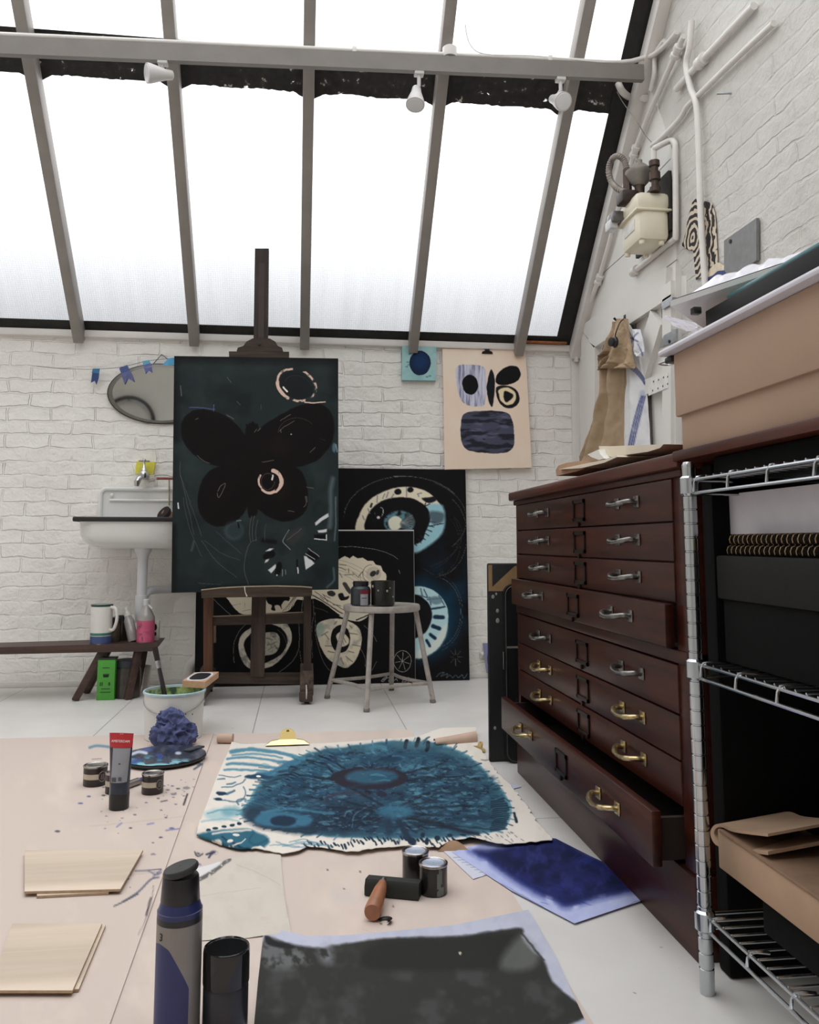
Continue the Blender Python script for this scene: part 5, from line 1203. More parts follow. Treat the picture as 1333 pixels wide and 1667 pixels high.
upright('upright', 331, 345.5, 962, 1100, 4.31, .06, EWR)
upright('upright', 494, 506.5, 962, 1098, 4.31, .06, EW)
# mast: from base bar up past the clamp
mt = MB(); a, b_ = E_(413.5, 404, 4.36), E_(437, 405, 4.36)
mt.prism([E_(415, 404.5, 4.36), E_(437.5, 404.5, 4.36), E_(436, 560, 4.345), E_(433, 960, 4.33), E_(430, 1102, 4.33), E_(407, 1102, 4.33), E_(410, 960, 4.33), E_(412.5, 560, 4.345)], (0, .04, 0))
obj('mast', mt, EW, eas)
obj('mast_groove', MB().prism([E_(422, 412, 4.3595), E_(431, 412, 4.3595), E_(429.5, 552, 4.344), E_(420, 552, 4.344)], (0, .003, 0)), mat('dark_groove', (52, 36, 30), .6), eas)
cy = 4.255
obj('top_clamp', MB().prism([E_(372.5, 572, cy), E_(470.5, 572.5, cy), E_(470, 584.5, cy), E_(373, 583.5, cy)], (0, .06, 0)), EWX, eas)
hd = [(385, 572), (387, 566), (396, 563), (401, 556), (411, 551), (425, 549.5), (439, 551), (448, 556), (452, 563), (459, 566), (461, 572)]
obj('clamp_head', MB().prism([E_(x, y, cy+.02) for x, y in hd], (0, .07, 0)), EWX, eas)
q = E_(422, 560, cy+.02); obj('clamp_bolt', MB().frust(q, q+Vector((0, -.006, 0)), .007), mat('black_iron', (22, 22, 23), .5), eas)
ty = 4.19
tray = [(327.5, 961), (360, 957.5), (400, 955.5), (450, 954.5), (490, 955.5), (508, 957), (508, 969), (480, 971), (415, 972), (350, 972.5), (328, 974)]
tz_ = min(ony(279, 965, 4.215).z, ony(551, 959.5, 4.215).z)-.002
obj('canvas_tray', MB().prism([E_(x, y, ty) for x, y in tray], (0, .018, 0)), EWX, eas)
obj('tray_ledge', MB().box((E_(328, 970, ty).x, ty+.017, tz_-.022), (E_(507, 970, ty).x, 4.345, tz_), .003), EWX, eas)
obj('tray_lip_edge', MB().tube([E_(x, y-.4, ty) for x, y in tray[:6]], .0035, 6), mat('worn_wood_edge', (150, 134, 112), .7), eas)
obj('crossbar', MB().prism([E_(344, 1004, 4.335), E_(497, 997, 4.335), E_(497, 1015, 4.335), E_(344, 1018, 4.335)], (0, .03, 0)), EWX, eas)
obj('crossbar_edge', MB().tube([E_(344, 1003.5, 4.334), E_(410, 1001, 4.334)], .003, 6).tube([E_(433, 999, 4.334), E_(496, 996.5, 4.334)], .003, 6), mat('worn_wood_edge', (150, 134, 112), .7), eas)
obj('base_rail', MB().prism([E_(340, 1098, 4.345), E_(490, 1098, 4.345), E_(490, 1114, 4.345), E_(340, 1113, 4.345)], (0, .07, 0)), EWX, eas)
for pl, pr, far in ((319, 336, 1), (488, 510, 0)):
    xa, xb = E_(pl, 1140, 4.20).x, E_(pr, 1140, 4.20).x
    obj('runner', MB().box((xa, 4.20, .035), (xb, 4.74-.1, .115), .006).prism([Vector((xa, 4.20, .11)), Vector((xa, 4.36, .155)), Vector((xa, 4.46, .155)), Vector((xa, 4.6, .11))], (xb-xa, 0, 0)), EWY, eas)
    for y_ in (4.215, 4.60):
        w_ = MB(); w_.frust(((xa+xb)/2-.012, y_, .018), ((xa+xb)/2+.012, y_, .018), .0175, seg=20); obj('castor', w_, BLK, eas)
        obj('castor_fork', MB().box(((xa+xb)/2-.017, y_-.014, .018), ((xa+xb)/2+.017, y_+.014, .036), .003), STEEL, eas)
b1 = E_(498, 1118, 4.2); b2 = E_(498, 1142, 4.2)
obj('brake_block', MB().box((E_(487, 1130, 4.185).x, 4.165, .012), (E_(509, 1130, 4.185).x, 4.2, .062), .01), EWX, eas)
obj('paint_drip', MB().tube([E_(498.5, 1115, 4.163), E_(499, 1126, 4.163), E_(498.5, 1138, 4.163)], [.003, .004, .002], 6), mat('white_paint_drip', (206, 200, 190), .6), eas)
obj('paint_drip', MB().tube([E_(398, 955, 4.188), E_(399, 964, 4.187), E_(402, 971, 4.187)], [.003, .002, .004], 6), mat('white_paint_drip', (206, 200, 190), .6), eas)
obj('rear_leg', MB().bar((-.22, 4.345, 1.75), (-.22, 4.62, .12), .03, .02), EW, eas)

# --- the painting on the easel
BLKP = (15, 13, 13)
def p_moth(c):
    c.view(280, 570, 4.168, 5, .02)
    c.mottle((46, 56, 56), .004, .45, .75, 2, .7); c.mottle((24, 28, 30), .006, .5, .8, 7, .7)
    c.line([(20, 50), (300, 45), (560, 60), (1130, 60)], 60, (18, 17, 19), soft=30, op=.8); c.line([(10, 60), (10, 300), (20, 600)], 60, (18, 18, 20), soft=30, op=.8); c.line([(1120, 60), (1110, 300)], 70, (18, 18, 20), soft=36, op=.7); c.line([(20, 1630), (600, 1610)], 40, (22, 24, 26), soft=20, op=.6); c.line([(10, 1200), (10, 1640)], 40, (16, 17, 18), soft=16, op=.8)
    for p in ([(60, 560), (68, 480), (130, 418), (220, 402), (330, 430), (430, 498), (500, 590), (530, 700), (500, 820), (380, 800), (250, 770), (150, 712), (88, 640)],
              [(520, 640), (600, 530), (650, 490), (750, 430), (880, 372), (1000, 365), (1075, 420), (1102, 520), (1078, 640), (1000, 735), (900, 782), (780, 800), (640, 800), (520, 780)],
              [(500, 790), (300, 795), (220, 858), (178, 970), (182, 1085), (240, 1170), (330, 1196), (420, 1168), (492, 1100), (530, 950)],
              [(540, 790), (700, 785), (850, 800), (905, 880), (922, 980), (908, 1085), (850, 1142), (760, 1162), (660, 1135), (590, 1085), (530, 1000)],
              [(495, 560), (520, 500), (560, 495), (590, 560), (585, 1060), (548, 1128), (515, 1105), (485, 800)]): c.poly(p, BLKP, 4)
    c.line([(512, 560), (505, 505)], 12, BLKP); c.line([(545, 560), (548, 492)], 18, BLKP)
    c.poly([(650, 620), (760, 600), (800, 680), (700, 720)], (32, 20, 16), 30, op=.5); c.poly([(600, 830), (760, 840), (800, 960), (700, 1000)], (34, 22, 20), 30, op=.4)
    pink = (206, 178, 162)
    R = nzt(.03, .36, .5, 11)
    c.ell(845, 240, 118, 88, (25, 29, 31), rot=22)
    c.arc(845, 236, 136, 104, 0, 360, 15, pink, rot=24, tex=R, soft=2); c.arc(850, 238, 140, 108, 100, 180, 22, pink, rot=24, tex=nzt(.02, .3, .45, 4)); c.line([(900, 355), (970, 358), (1040, 352)], 8, pink); c.line([(755, 255), (780, 280)], 12, (228, 220, 212)); c.arc(855, 245, 95, 70, 180, 330, 2, (62, 68, 70), rot=20, op=.8)
    c.arc(665, 890, 78, 76, -75, 60, 26, pink, tex=nzt(.03, .15, .35, 3)); c.arc(660, 890, 76, 78, 50, 130, 18, pink); c.arc(655, 888, 70, 70, 130, 215, 13, pink, tex=nzt(.05, .3, .5, 8)); c.ell(650, 885, 55, 58, (16, 14, 14)); c.arc(650, 890, 48, 56, 0, 320, 2, (110, 96, 88)); c.line([(683, 850), (680, 878)], 12, (214, 210, 206)); c.line([(710, 870), (722, 920), (700, 950)], 8, (20, 16, 16))
    W = (196, 198, 198)
    for p in ([(968, 1172), (1020, 1130), (1062, 1108), (1066, 1130), (1000, 1172), (975, 1190)], [(985, 1222), (1055, 1214), (1052, 1236), (992, 1238)], [(893, 1395), (925, 1400), (968, 1445), (930, 1475), (906, 1490)], [(650, 1495), (702, 1448), (706, 1476), (672, 1516)], [(632, 1365), (660, 1345), (692, 1345), (668, 1362)], [(630, 1442), (640, 1415), (668, 1408), (650, 1432)]): c.poly(p, W, 3, smooth=0)
    c.line([(965, 1282), (1048, 1288), (1050, 1255)], 7, W, smooth=0); c.poly([(960, 1250), (1040, 1248), (1045, 1280), (965, 1275)], (16, 15, 16), 3, smooth=0); c.poly([(915, 1400), (935, 1360), (1000, 1395), (970, 1430)], (16, 15, 17), 4); c.poly([(700, 1500), (715, 1440), (745, 1450), (735, 1520), (700, 1530)], (16, 15, 16), 4); c.line([(850, 1425), (848, 1510)], 12, (16, 15, 16)); c.line([(850, 1475), (853, 1512)], 9, W); c.line([(620, 1290), (700, 1300)], 26, (18, 18, 20), soft=8); c.poly([(625, 1385), (690, 1360), (695, 1400), (630, 1420)], (16, 15, 16), 4)
    c.line([(925, 1345), (1000, 1400)], 5, (150, 154, 156)); c.line([(905, 1380), (970, 1420)], 4, (170, 172, 172)); c.ell(712, 1528, 6, 5, W); c.line([(750, 1490), (752, 1530)], 4, (140, 146, 148)); c.line([(770, 1490), (772, 1520)], 4, (120, 126, 130))
    c.line([(795, 1220), (755, 1285), (760, 1310), (800, 1350)], 4, (140, 144, 146)); c.poly([(770, 1250), (880, 1200), (900, 1230), (820, 1330)], (56, 52, 52), 12, op=.6); c.line([(780, 1290), (880, 1210)], 3, (96, 96, 96))
    c.line([(1090, 870), (1075, 960), (1080, 1100), (1070, 1200)], 26, (108, 124, 130), soft=12, op=.55); c.line([(1110, 1000), (1112, 1150), (1100, 1290)], 10, (130, 146, 152), soft=4, op=.5); c.line([(1095, 1480), (1098, 1560), (1050, 1610)], 12, (120, 134, 138), soft=6, op=.5); c.ell(1100, 660, 14, 30, (110, 140, 158), soft=6, op=.6); c.line([(1110, 640), (1120, 690)], 6, (150, 170, 180), op=.7)
    c.ell(420, 1225, 66, 66, (70, 84, 88), soft=14, op=.55); c.ell(425, 1225, 50, 48, (40, 50, 53), soft=10, op=.8); c.line([(450, 1175), (455, 1205)], 12, (18, 18, 19)); c.line([(440, 1160), (470, 1155)], 8, (90, 104, 108))
    th = (104, 104, 92)
    for q, w_ in (([(52, 760), (58, 850), (100, 1030), (150, 1250)], 2.4), ([(60, 850), (90, 950), (150, 1110), (200, 1260)], 2.2), ([(75, 1000), (110, 1180), (200, 1400)], 2), ([(200, 1290), (300, 1430), (440, 1540)], 2.2), ([(220, 1290), (340, 1380), (460, 1420)], 1.8), ([(540, 1125), (525, 1220), (530, 1300)], 2.6), ([(560, 1125), (543, 1210), (548, 1295)], 2.6), ([(580, 1155), (568, 1220), (572, 1290)], 2.6), ([(640, 1180), (630, 1230), (632, 1290)], 2), ([(575, 1290), (530, 1310), (500, 1400), (490, 1500), (520, 1590)], 3), ([(180, 1580), (330, 1590)], 2), ([(300, 1230), (420, 1340), (470, 1380)], 1.6)): c.line(q, w_, th, op=.8)
    c.line([(150, 1300), (130, 1360)], 14, (84, 98, 100), soft=6, op=.5); c.line([(118, 390), (200, 392), (290, 402)], 4, (92, 96, 150)); c.line([(283, 370), (282, 415)], 3, (110, 114, 160)); c.line([(375, 185), (400, 220)], 3, (90, 96, 98)); c.line([(440, 350), (462, 372)], 3, (90, 96, 98)); c.line([(605, 370), (605, 400)], 3, (70, 80, 92))
    for q in ([(735, 478), (805, 435)], [(730, 550), (760, 520), (830, 480)], [(935, 695), (968, 662)], [(170, 715), (215, 750), (255, 765)], [(310, 960), (330, 920), (362, 905), (320, 1000), (308, 970)], [(560, 555), (575, 535)], [(580, 548), (600, 530)], [(790, 1092), (830, 1095)], [(905, 990), (908, 1040), (890, 1065)], [(912, 990), (916, 1030)], [(740, 560), (735, 540)], [(915, 930), (960, 934)], [(610, 760), (690, 745)], [(370, 440), (420, 470)], [(160, 472), (180, 462)]): c.line(q, 3.2, (128, 118, 106), op=.85)
    c.arc(850, 560, 130, 100, 180, 320, 2.6, (84, 76, 68), op=.8); c.ell(808, 573, 5, 4, (190, 184, 176)); c.line([(55, 240), (62, 310)], 6, (130, 140, 144), op=.6); c.line([(40, 1040), (44, 1075)], 9, (210, 212, 210)); c.line([(1000, 600), (1040, 610)], 2, (60, 60, 60))
PY = 4.215
P = [ony(283.5, 579.5, PY+.02), ony(550.5, 583.5, PY+.02), ony(551, 959.5, PY), ony(279, 965, PY)]
canvas('painting', 'large dark green painting of a black moth standing on the easel', 'painting', *P, .022, 430, 600, p_moth, GLOSSY, EDGEB, (33, 41, 42), gain=1.15)

# ================================================================== STOOL
SG = NT('chipped_grey_enamel'); v = SG.coords(); n1_ = SG.noise(v, 26, 5, .6)
SG.base(SG.ramp(n1_, [(.3, s2l((142, 134, 128))), (.64, s2l((168, 161, 154))), (.72, s2l((126, 92, 74)))])); SG.b.inputs['Roughness'].default_value = .4; SG.bump(n1_, .1, .003); SG = SG.m
st_ = thing('stool', 'old metal stool with chipped grey paint and splayed tubular legs', 'stool', (.4, 4.23, 0))
F_ = [onz(532, 1137), onz(596.5, 1159), onz(705, 1144), onz(637, 1124)]
sc = sum(F_, Vector())/4; szt = ony(620, 991, sc.y-.17).z
hw_ = (ony(684, 993, sc.y-.05).x-ony(559, 993, sc.y-.05).x)/2
cxs = (ony(684, 993, sc.y-.05).x+ony(559, 993, sc.y-.05).x)/2
TP = [Vector((cxs-hw_*.86, sc.y-.02, szt)), Vector((cxs-.06, sc.y-.16, szt)), Vector((cxs+hw_*.86, sc.y-.05, szt)), Vector((cxs+.07, sc.y+.13, szt))]
prof = []
obj('seat', MB().lathe([(0.001, -.004), (.90, -.006), (.98, -.001), (1.0, -.008), (1.0, -.026), (.97, -.032), (.94, -.030), (.93, -.012), (.001, -.012)], (cxs, sc.y-.03, szt+.012), 40, (0, 0, 1), (False, False), hw_, hw_*.93), SG, st_)
for f, t_ in zip(F_, TP):
    d = (f-t_); k = t_+Vector((d.x*.10, d.y*.10, -.045))
    inn_ = t_+Vector((-(t_.x-cxs)*.25, -(t_.y-sc.y+.03)*.25, -.008))
    obj('leg', MB().tube([inn_, t_+Vector((0, 0, -.014)), k, k.lerp(f, .5), f+Vector((0, 0, .012))], [.0125], 14, 6), SG, st_)
    u_ = (f-k).normalized(); obj('foot_cap', MB().frust(f-u_*.016, f, .0145, .0145, 14), mat('grey_rubber', (112, 106, 100), .7), st_)
H_ = [t_.lerp(f, .80) for t_, f in zip(TP, F_)]
for i in range(4):
    a, b_ = H_[i], H_[(i+1) % 4]; m_ = (a+b_)/2; cen = sum(H_, Vector())/4; m_ = m_.lerp(cen, .16)
    obj('stretcher', MB().tube([a, m_, b_], .0085, 10, 8), SG, st_)
sz = szt+.0125
bx_ = ony(587, 970, sc.y-.10).x; yy = sc.y-.10; w_ = (ony(603, 970, yy).x-ony(570.5, 970, yy).x)/2; h_ = ony(587, 946, yy).z-sz
r = thing('paint_bottle', 'dark grey paint jar with red and grey label on the stool', 'bottle', (bx_, yy, sz))
obj('bottle_body', MB().lathe([(w_*.9, 0), (w_, .006), (w_, h_*.66), (w_*.92, h_*.74), (w_*.72, h_*.80), (w_*.7, h_*.82)], (bx_, yy, sz), 32), mat('charcoal_paint_plastic', (40, 44, 50), .35), r)
obj('bottle_cap', MB().lathe([(w_*.74, h_*.80), (w_*.78, h_*.81), (w_*.78, h_*.985), (w_*.72, h_)], (bx_, yy, sz), 28), BLK, r)
def wraplabel(cx_, cy_, rad, z0, z1, a0, a1, n=16):
    mb = MB(); A = [Vector((cx_+rad*math.cos(t), cy_+rad*math.sin(t), z0)) for t in np.radians(np.linspace(a0, a1, n))]
    V0 = [mb.bm.verts.new(p) for p in A]; V1 = [mb.bm.verts.new(p+Vector((0, 0, z1-z0))) for p in A]
    for i in range(n-1): mb.bm.faces.new((V0[i], V0[i+1], V1[i+1], V1[i]))
    return mb
obj('red_label', wraplabel(bx_, yy, w_*1.01, sz+h_*.48, sz+h_*.64, -95, -10), mat('wine_red_label', (112, 34, 46), .4), r)
obj('grey_label', wraplabel(bx_, yy, w_*1.012, sz+h_*.02, sz+h_*.48, -95, -48), mat('pale_grey_label', (150, 150, 154), .4), r)
obj('label_print', wraplabel(bx_, yy, w_*1.02, sz+h_*.30, sz+h_*.33, -88, -58), mat('label_dark_print', (60, 60, 66), .4), r)
bx_ = ony(622, 970, sc.y-.10).x; yy = sc.y-.095; w_ = (ony(641.5, 970, yy).x-ony(602.5, 970, yy).x)/2; h_ = ony(622, 945.5, yy).z-sz
bx_ += .004
r = thing('paint_pot', 'black straight sided paint pot on the stool beside the grey jar', 'pot', (bx_, yy, sz))
obj('pot_body', MB().lathe([(w_*.95, 0), (w_*.98, .004), (w_, h_*.96), (w_, h_), (w_*.95, h_), (w_*.93, h_*.9), (.001, h_*.88)], (bx_, yy, sz), 36, caps=(True, False)), mat('black_glazed_pot', (30, 31, 27), .3, var=.2, spec=.5), r)
sp_ = MB()
for a, z_, q_ in ((-150, .78, .006), (-75, .6, .005), (-60, .72, .003), (-40, .35, .004), (-118, .62, .004)):
    t = math.radians(a); obj('paint_fleck', MB().sphere((bx_+w_*math.cos(t), yy+w_*math.sin(t), sz+h_*z_), q_, 10, (1, .4, 1.2)), mat('grey_paint_fleck', (150, 150, 148), .5), r)
# ================================================================== FLOOR STILL LIFE
def Zp(p, z=0.0): return np.array(onz(p[0], p[1], z))
def polyl(pts, t):
    P = np.array(pts, float); d = np.r_[0, np.cumsum(np.linalg.norm(np.diff(P, axis=0), axis=1))]; d /= d[-1]
    return np.stack([np.interp(t, d, P[:, k]) for k in range(P.shape[1])], -1)
def coons(top, bot, left, right):
    W = [np.array([Zp(p) for p in E]) for E in (top, bot, left, right)]
    def f(U, V):
        t, b_, l, r = polyl(W[0], U), polyl(W[1], U), polyl(W[2], V), polyl(W[3], V)
        A, B, C, D = W[0][0], W[0][-1], W[1][0], W[1][-1]; u, v = U[:, None], V[:, None]
        return (1-v)*t+v*b_+(1-u)*l+u*r-((1-u)*(1-v)*A+u*(1-v)*B+(1-u)*v*C+u*v*D)
    return f
PAPER = paintmat('painted_paper', .85, .05, 300, .15)
SOFTP = paintmat('kraft_paper_painted', .9, .04, 60, .12)
# kraft floor sheets
ys0, ys1 = onz(348, 1195).y, .62
def p_kraft(c):
    c.mottle((206, 190, 181), .010, .4, .7, 3, .7); c.mottle((222, 206, 194), .02, .55, .8, 8, .5)
    dk = (58, 62, 78)
    for cx_, cy_, n_, sp_ in ((300, 1285, 26, 22), (330, 1235, 16, 12), (200, 1330, 18, 50), (280, 1330, 14, 40), (330, 1388, 8, 10), (250, 1420, 10, 40)):
        for k in range(n_):
            x, y = cx_+rng.normal()*sp_, cy_+rng.normal()*sp_*.55; r = abs(rng.normal())*1.1+.5
            c.ell(x, y, r*1.9, r*.7, [dk, (84, 92, 140), (120, 120, 126)][k % 3], soft=.4, op=.8)
    c.line([(146, 1217), (158, 1214), (178, 1216)], 4, (84, 126, 150), soft=1.5, op=.8)
    c.line([(150, 1236), (165, 1235)], 1.2, (110, 100, 96), op=.7); c.line([(205, 1222), (240, 1219)], 1.5, (130, 150, 156), op=.6)
    c.line([(305, 1293), (299, 1310), (302, 1302)], 2.4, (40, 40, 48)); c.line([(316, 1252), (330, 1243), (322, 1246)], 3, (60, 70, 90), op=.8)
    c.line([(220, 1418), (240, 1417), (262, 1415), (255, 1421)], 1.6, (64, 68, 88), op=.9); c.line([(242, 1418), (255, 1424), (262, 1420), (250, 1426)], 2.2, (84, 88, 120), op=.8)
    c.line([(200, 1468), (225, 1452), (245, 1432), (258, 1428)], 3.0, (92, 96, 112), soft=.8, op=.9); c.line([(186, 1475), (205, 1466), (225, 1455)], 1.8, (58, 60, 72))
    c.line([(146, 1435), (190, 1428), (230, 1422), (266, 1418), (290, 1416)], 1.0, (176, 160, 150), op=.8)
    c.line([(226, 1521), (236, 1498), (246, 1468), (250, 1442)], 1.4, (120, 112, 108), op=.8); c.line([(238, 1490), (243, 1470), (246, 1462)], 2.2, (48, 46, 50))
    c.line([(146, 1345), (200, 1340), (290, 1330), (300, 1328)], 1.0, (184, 166, 156), op=.6); c.line([(262, 1305), (272, 1303)], 1.6, (70, 70, 80)); c.line([(270, 1352), (292, 1349)], 1.8, (90, 90, 150), op=.8); c.line([(190, 1346), (198, 1340)], 2.4, (120, 124, 170), op=.8); c.line([(240, 1342), (250, 1340)], 2.4, (120, 124, 170), op=.8)
xs0, xs1 = onz(348, 1195).x, onz(240, 1540).x
f_l = bilerp((-1.35, ys0+.02, .0012), (xs0, ys0, .0012), (xs1+.008, ys1, .0012), (-1.35, ys1, .0012))
def f_left(U, V):
    q = f_l(U, V); q[:, 2] += .0015*fbm(U*5, V*7, 3, 2)+.0025*np.clip((U-.97)/.03, 0, 1)**2*(.3+fbm(U*0+1, V*14, 2, 4))+.0012; return q
tag(surf('kraft_sheet', f_left, 330, 420, p_kraft, SOFTP, None, (-.8, 2, 0), (205, 190, 180)), 'paint flecked brown paper floor sheet under the tins and paint tube at the left', 'floor paper', 'brown paper floor sheets')
def p_kraft2(c):
    c.mottle((207, 190, 181), .010, .4, .7, 5, .7); c.mottle((226, 208, 194), .016, .5, .8, 8, .5)
    c.line([(336, 1391), (344, 1389), (340, 1396)], 3, (50, 56, 74)); c.ell(348, 1388, 6, 3, (48, 52, 70), tex=nzt(.6, .35, .5, 3)); c.ell(322, 1391, 4, 3, (60, 62, 76), tex=nzt(.6, .35, .5, 4)); c.line([(317, 1387), (322, 1394), (330, 1390)], 2, (50, 54, 66))
    c.line([(282, 1420), (300, 1412), (320, 1406), (326, 1408)], 3, (96, 98, 140), soft=1, op=.8, tex=nzt(.3, .3, .6, 5)); c.line([(282, 1424), (305, 1413), (322, 1407)], 2, (70, 72, 92), tex=nzt(.3, .35, .5, 7))
    for x, y in ((533, 1416), (586, 1419), (608, 1487), (620, 1504), (855, 1481), (858, 1478), (700, 1452), (560, 1447), (640, 1475)): c.ell(x, y, 2, 1.3, (96, 84, 80), soft=.5)
    c.ell(560, 1460, 22, 14, (190, 186, 186), soft=10, op=.35); c.line([(590, 1512), (640, 1530), (700, 1528)], 1, (190, 172, 160), op=.6)
xe = onz(880, 1520).x
f_r = bilerp((xs0-.02, ys0-.01, .0008), (xe-.02, ys0-.03, .0012), (xe, ys1, .0012), (xs1-.02, ys1, .0008))
def f_right(U, V):
    q = f_r(U, V); q[:, 2] += .0010*fbm(U*5, V*7, 3, 6); return q
tag(surf('kraft_sheet', f_right, 330, 420, p_kraft2, SOFTP, None, (.1, 2, 0), (205, 190, 180)), 'brown paper floor sheet under the blue moth cloth and the two dark tins', 'floor paper', 'brown paper floor sheets')

# blue moth on unstretched canvas
def c6(x, y): return (300+x/2.15, 1170+y/2.15)
top = [c6(*p) for p in ((165, 100), (290, 93), (430, 95), (510, 92), (640, 84), (770, 74), (870, 60), (950, 56), (1021, 54))]
bot = [c6(*p) for p in ((42, 420), (110, 447), (180, 470), (250, 468), (345, 487), (400, 478), (430, 464), (480, 466), (560, 480), (600, 484), (640, 475), (690, 468), (760, 462), (830, 462), (890, 468), (925, 446), (1000, 444), (1060, 455), (1120, 460), (1200, 452), (1293, 440))]
lft = [c6(*p) for p in ((165, 100), (140, 150), (110, 220), (85, 290), (62, 350), (42, 420))]
rgt = [c6(*p) for p in ((1021, 54), (1035, 110), (1062, 150), (1095, 195), (1140, 240), (1190, 300), (1240, 375), (1293, 440))]
fc = coons(top, bot, lft, rgt)
def f_cloth(U, V):
    q = fc(U, V)
    fray = (fbm(U*60, U*0+1, 2, 3)-.5)*.012*np.clip((V-.96)/.04, 0, 1); q[:, 1] += fray
    fr2 = (fbm(V*60, V*0+5, 2, 3)-.5)*.012*np.clip((U-.97)/.03, 0, 1); q[:, 0] += fr2
    z = .006+.004*fbm(U*5, V*5, 3, 2)
    z += .009*np.clip((V-.86)/.14, 0, 1)**1.5*(.25+1.1*np.clip(fbm(U*8, U*0, 2, 8)-.25, 0, 1))*np.clip((U-.12)/.1, 0, 1)     # lifted lower hem
    z += .022*np.exp(-((U-.09)/.11)**2)*np.sqrt(np.clip(1-((V-.935)/.065)**2, 0, 1))                                                     # rolled corner
    z += .010*np.exp(-((U-.80)/.06)**2)*np.clip((V-.9)/.1, 0, 1)
    z += .022*np.clip((U-.76)/.1, 0, 1)*np.clip((.09-V)/.09, 0, 1)+.012*np.exp(-(U/.03)**2)*np.clip((.1-V)/.1, 0, 1)
    q[:, 2] = z; return q
def p_cloth(c):
    c.view(300, 1170, 2.15, 5, .03)
    T1, T2, T3, DK = (66, 106, 122), (42, 76, 95), (29, 51, 70), (25, 31, 43)
    c.mottle((206, 196, 184), .02, .5, .8, 3, .5)
    # body wash
    body = [(330, 180), (400, 130), (470, 112), (560, 98), (660, 84), (780, 78), (880, 86), (960, 110), (1030, 160), (1090, 225), (1135, 285), (1145, 340), (1120, 385), (1040, 405), (940, 415), (820, 420), (700, 420), (560, 418), (420, 405), (300, 385), (225, 360), (195, 325), (225, 285), (250, 240), (290, 205)]
    c.poly(body, (104, 148, 162), 2.2); c.poly([(x*.98+13, y*.975+6) for x, y in body], T1, 3)
    c.poly([(x*.95+32, y*.95+12) for x, y in body], T2, 16, op=.8, tex=nzt(.011, .3, .62, 4, 2.0)); c.poly([(x*.9+64, y*.92+20) for x, y in body], T3, 26, op=.85, tex=nzt(.012, .42, .66, 9, 2.4)); c.poly([(x*.95+32, y*.95+12) for x, y in body], (84, 140, 160), 10, op=.6, tex=nzt(.016, .58, .74, 14, 2.2))
    bp = c._sm(body, 5, True)
    for k, (x, y) in enumerate(bp):
        dx, dy = x-690, (y-255)*2.2; L_ = math.hypot(dx, dy); dx, dy = dx/L_, dy/L_*.55
        if k % 2 == 0: c.line([(x-dx*16, y-dy*16), (x+dx*(6+rng.random()*16), y+dy*(6+rng.random()*16))], 3.5+rng.random()*3.5, [T1, (38, 70, 90), (88, 136, 152)][k % 3], soft=1.3, op=.85)
    c.poly([(460, 310), (560, 270), (680, 285), (720, 330), (690, 380), (560, 395), (440, 370)], (28, 44, 62), 30, op=.9); c.poly([(210, 330), (240, 305), (330, 330), (460, 345), (600, 350), (600, 390), (420, 400), (280, 385), (220, 360)], (30, 44, 60), 14, op=.8)
    inb = lambda x, y: np.clip((1-((x-690)/430)**2-((y-255)/155)**2)*6, 0, 1)
    c.mottle((24, 32, 46), .05, .56, .66, 31, .75, sy=2.6, mask=inb); c.mottle((96, 142, 158), .045, .6, .68, 41, .55, sy=3.0, mask=inb); c.mottle((36, 68, 90), .09, .52, .6, 51, .5, sy=2.0, mask=inb)
    for k in range(34):
        a = rng.random()*2*PI; r0, r1 = .25+rng.random()*.35, .55+rng.random()*.4; x0, y0, x1, y1 = 690+400*r0*math.cos(a), 250+140*r0*math.sin(a), 690+400*r1*math.cos(a), 250+140*r1*math.sin(a)
        c.line([(x0, y0), ((x0+x1)/2+rng.normal()*12, (y0+y1)/2+rng.normal()*5), (x1, y1)], 3+rng.random()*4, [(24, 32, 46), (30, 56, 76), (92, 138, 154)][k % 3], soft=1.6, op=.55)
    for k in range(9): c.arc(900+rng.normal()*50, 300+rng.normal()*30, 30+rng.random()*50, 10+rng.random()*16, 180*rng.random(), 200+160*rng.random(), 4, (28, 46, 62), soft=1.5, op=.7)
    # left wing eye
    c.poly([(245, 350), (290, 325), (380, 330), (450, 350), (420, 375), (330, 380), (265, 372)], (56, 104, 128), 6); c.ell(345, 357, 46, 18, (28, 46, 66), soft=4); c.line([(270, 330), (360, 315), (450, 325), (520, 330)], 9, (64, 116, 140), soft=3, op=.8); c.line([(250, 375), (350, 392), (460, 398)], 6, DK, soft=3, op=.6)
    # big eye
    c.ell(647, 208, 136, 41, (40, 38, 49), soft=3); c.ell(655, 203, 92, 25, (48, 84, 104), soft=7); c.ell(655, 203, 86, 20, (92, 130, 146), soft=4, op=.8, tex=nzt(.02, .5, .65, 3, 3)); c.ell(690, 206, 50, 10, (38, 78, 100), soft=4, op=.7)
    for q in ([(520, 190), (490, 160), (430, 145), (400, 135)], [(560, 172), (520, 150), (470, 128)], [(515, 215), (450, 200), (380, 195), (330, 200)], [(780, 215), (860, 205), (960, 200), (1030, 215)], [(770, 190), (860, 170), (920, 150)]): c.line(q, 7, DK, soft=2.5, op=.75)
    for k in range(5): c.arc(790, 175, 70+k*20, 20+k*8, 180, 350, 5, (36, 72, 94), op=.7, soft=2)
    c.arc(840, 150, 110, 28, 180, 380, 10, (36, 70, 92), soft=4, op=.7); c.ell(720, 145, 40, 10, (28, 52, 72), soft=5, op=.8); c.ell(640, 258, 12, 8, DK); c.ell(690, 265, 18, 11, (36, 40, 58), soft=3)
    c.line([(490, 290), (510, 270), (560, 262), (600, 262), (640, 262)], 11, (54, 54, 72), soft=3, op=.8)
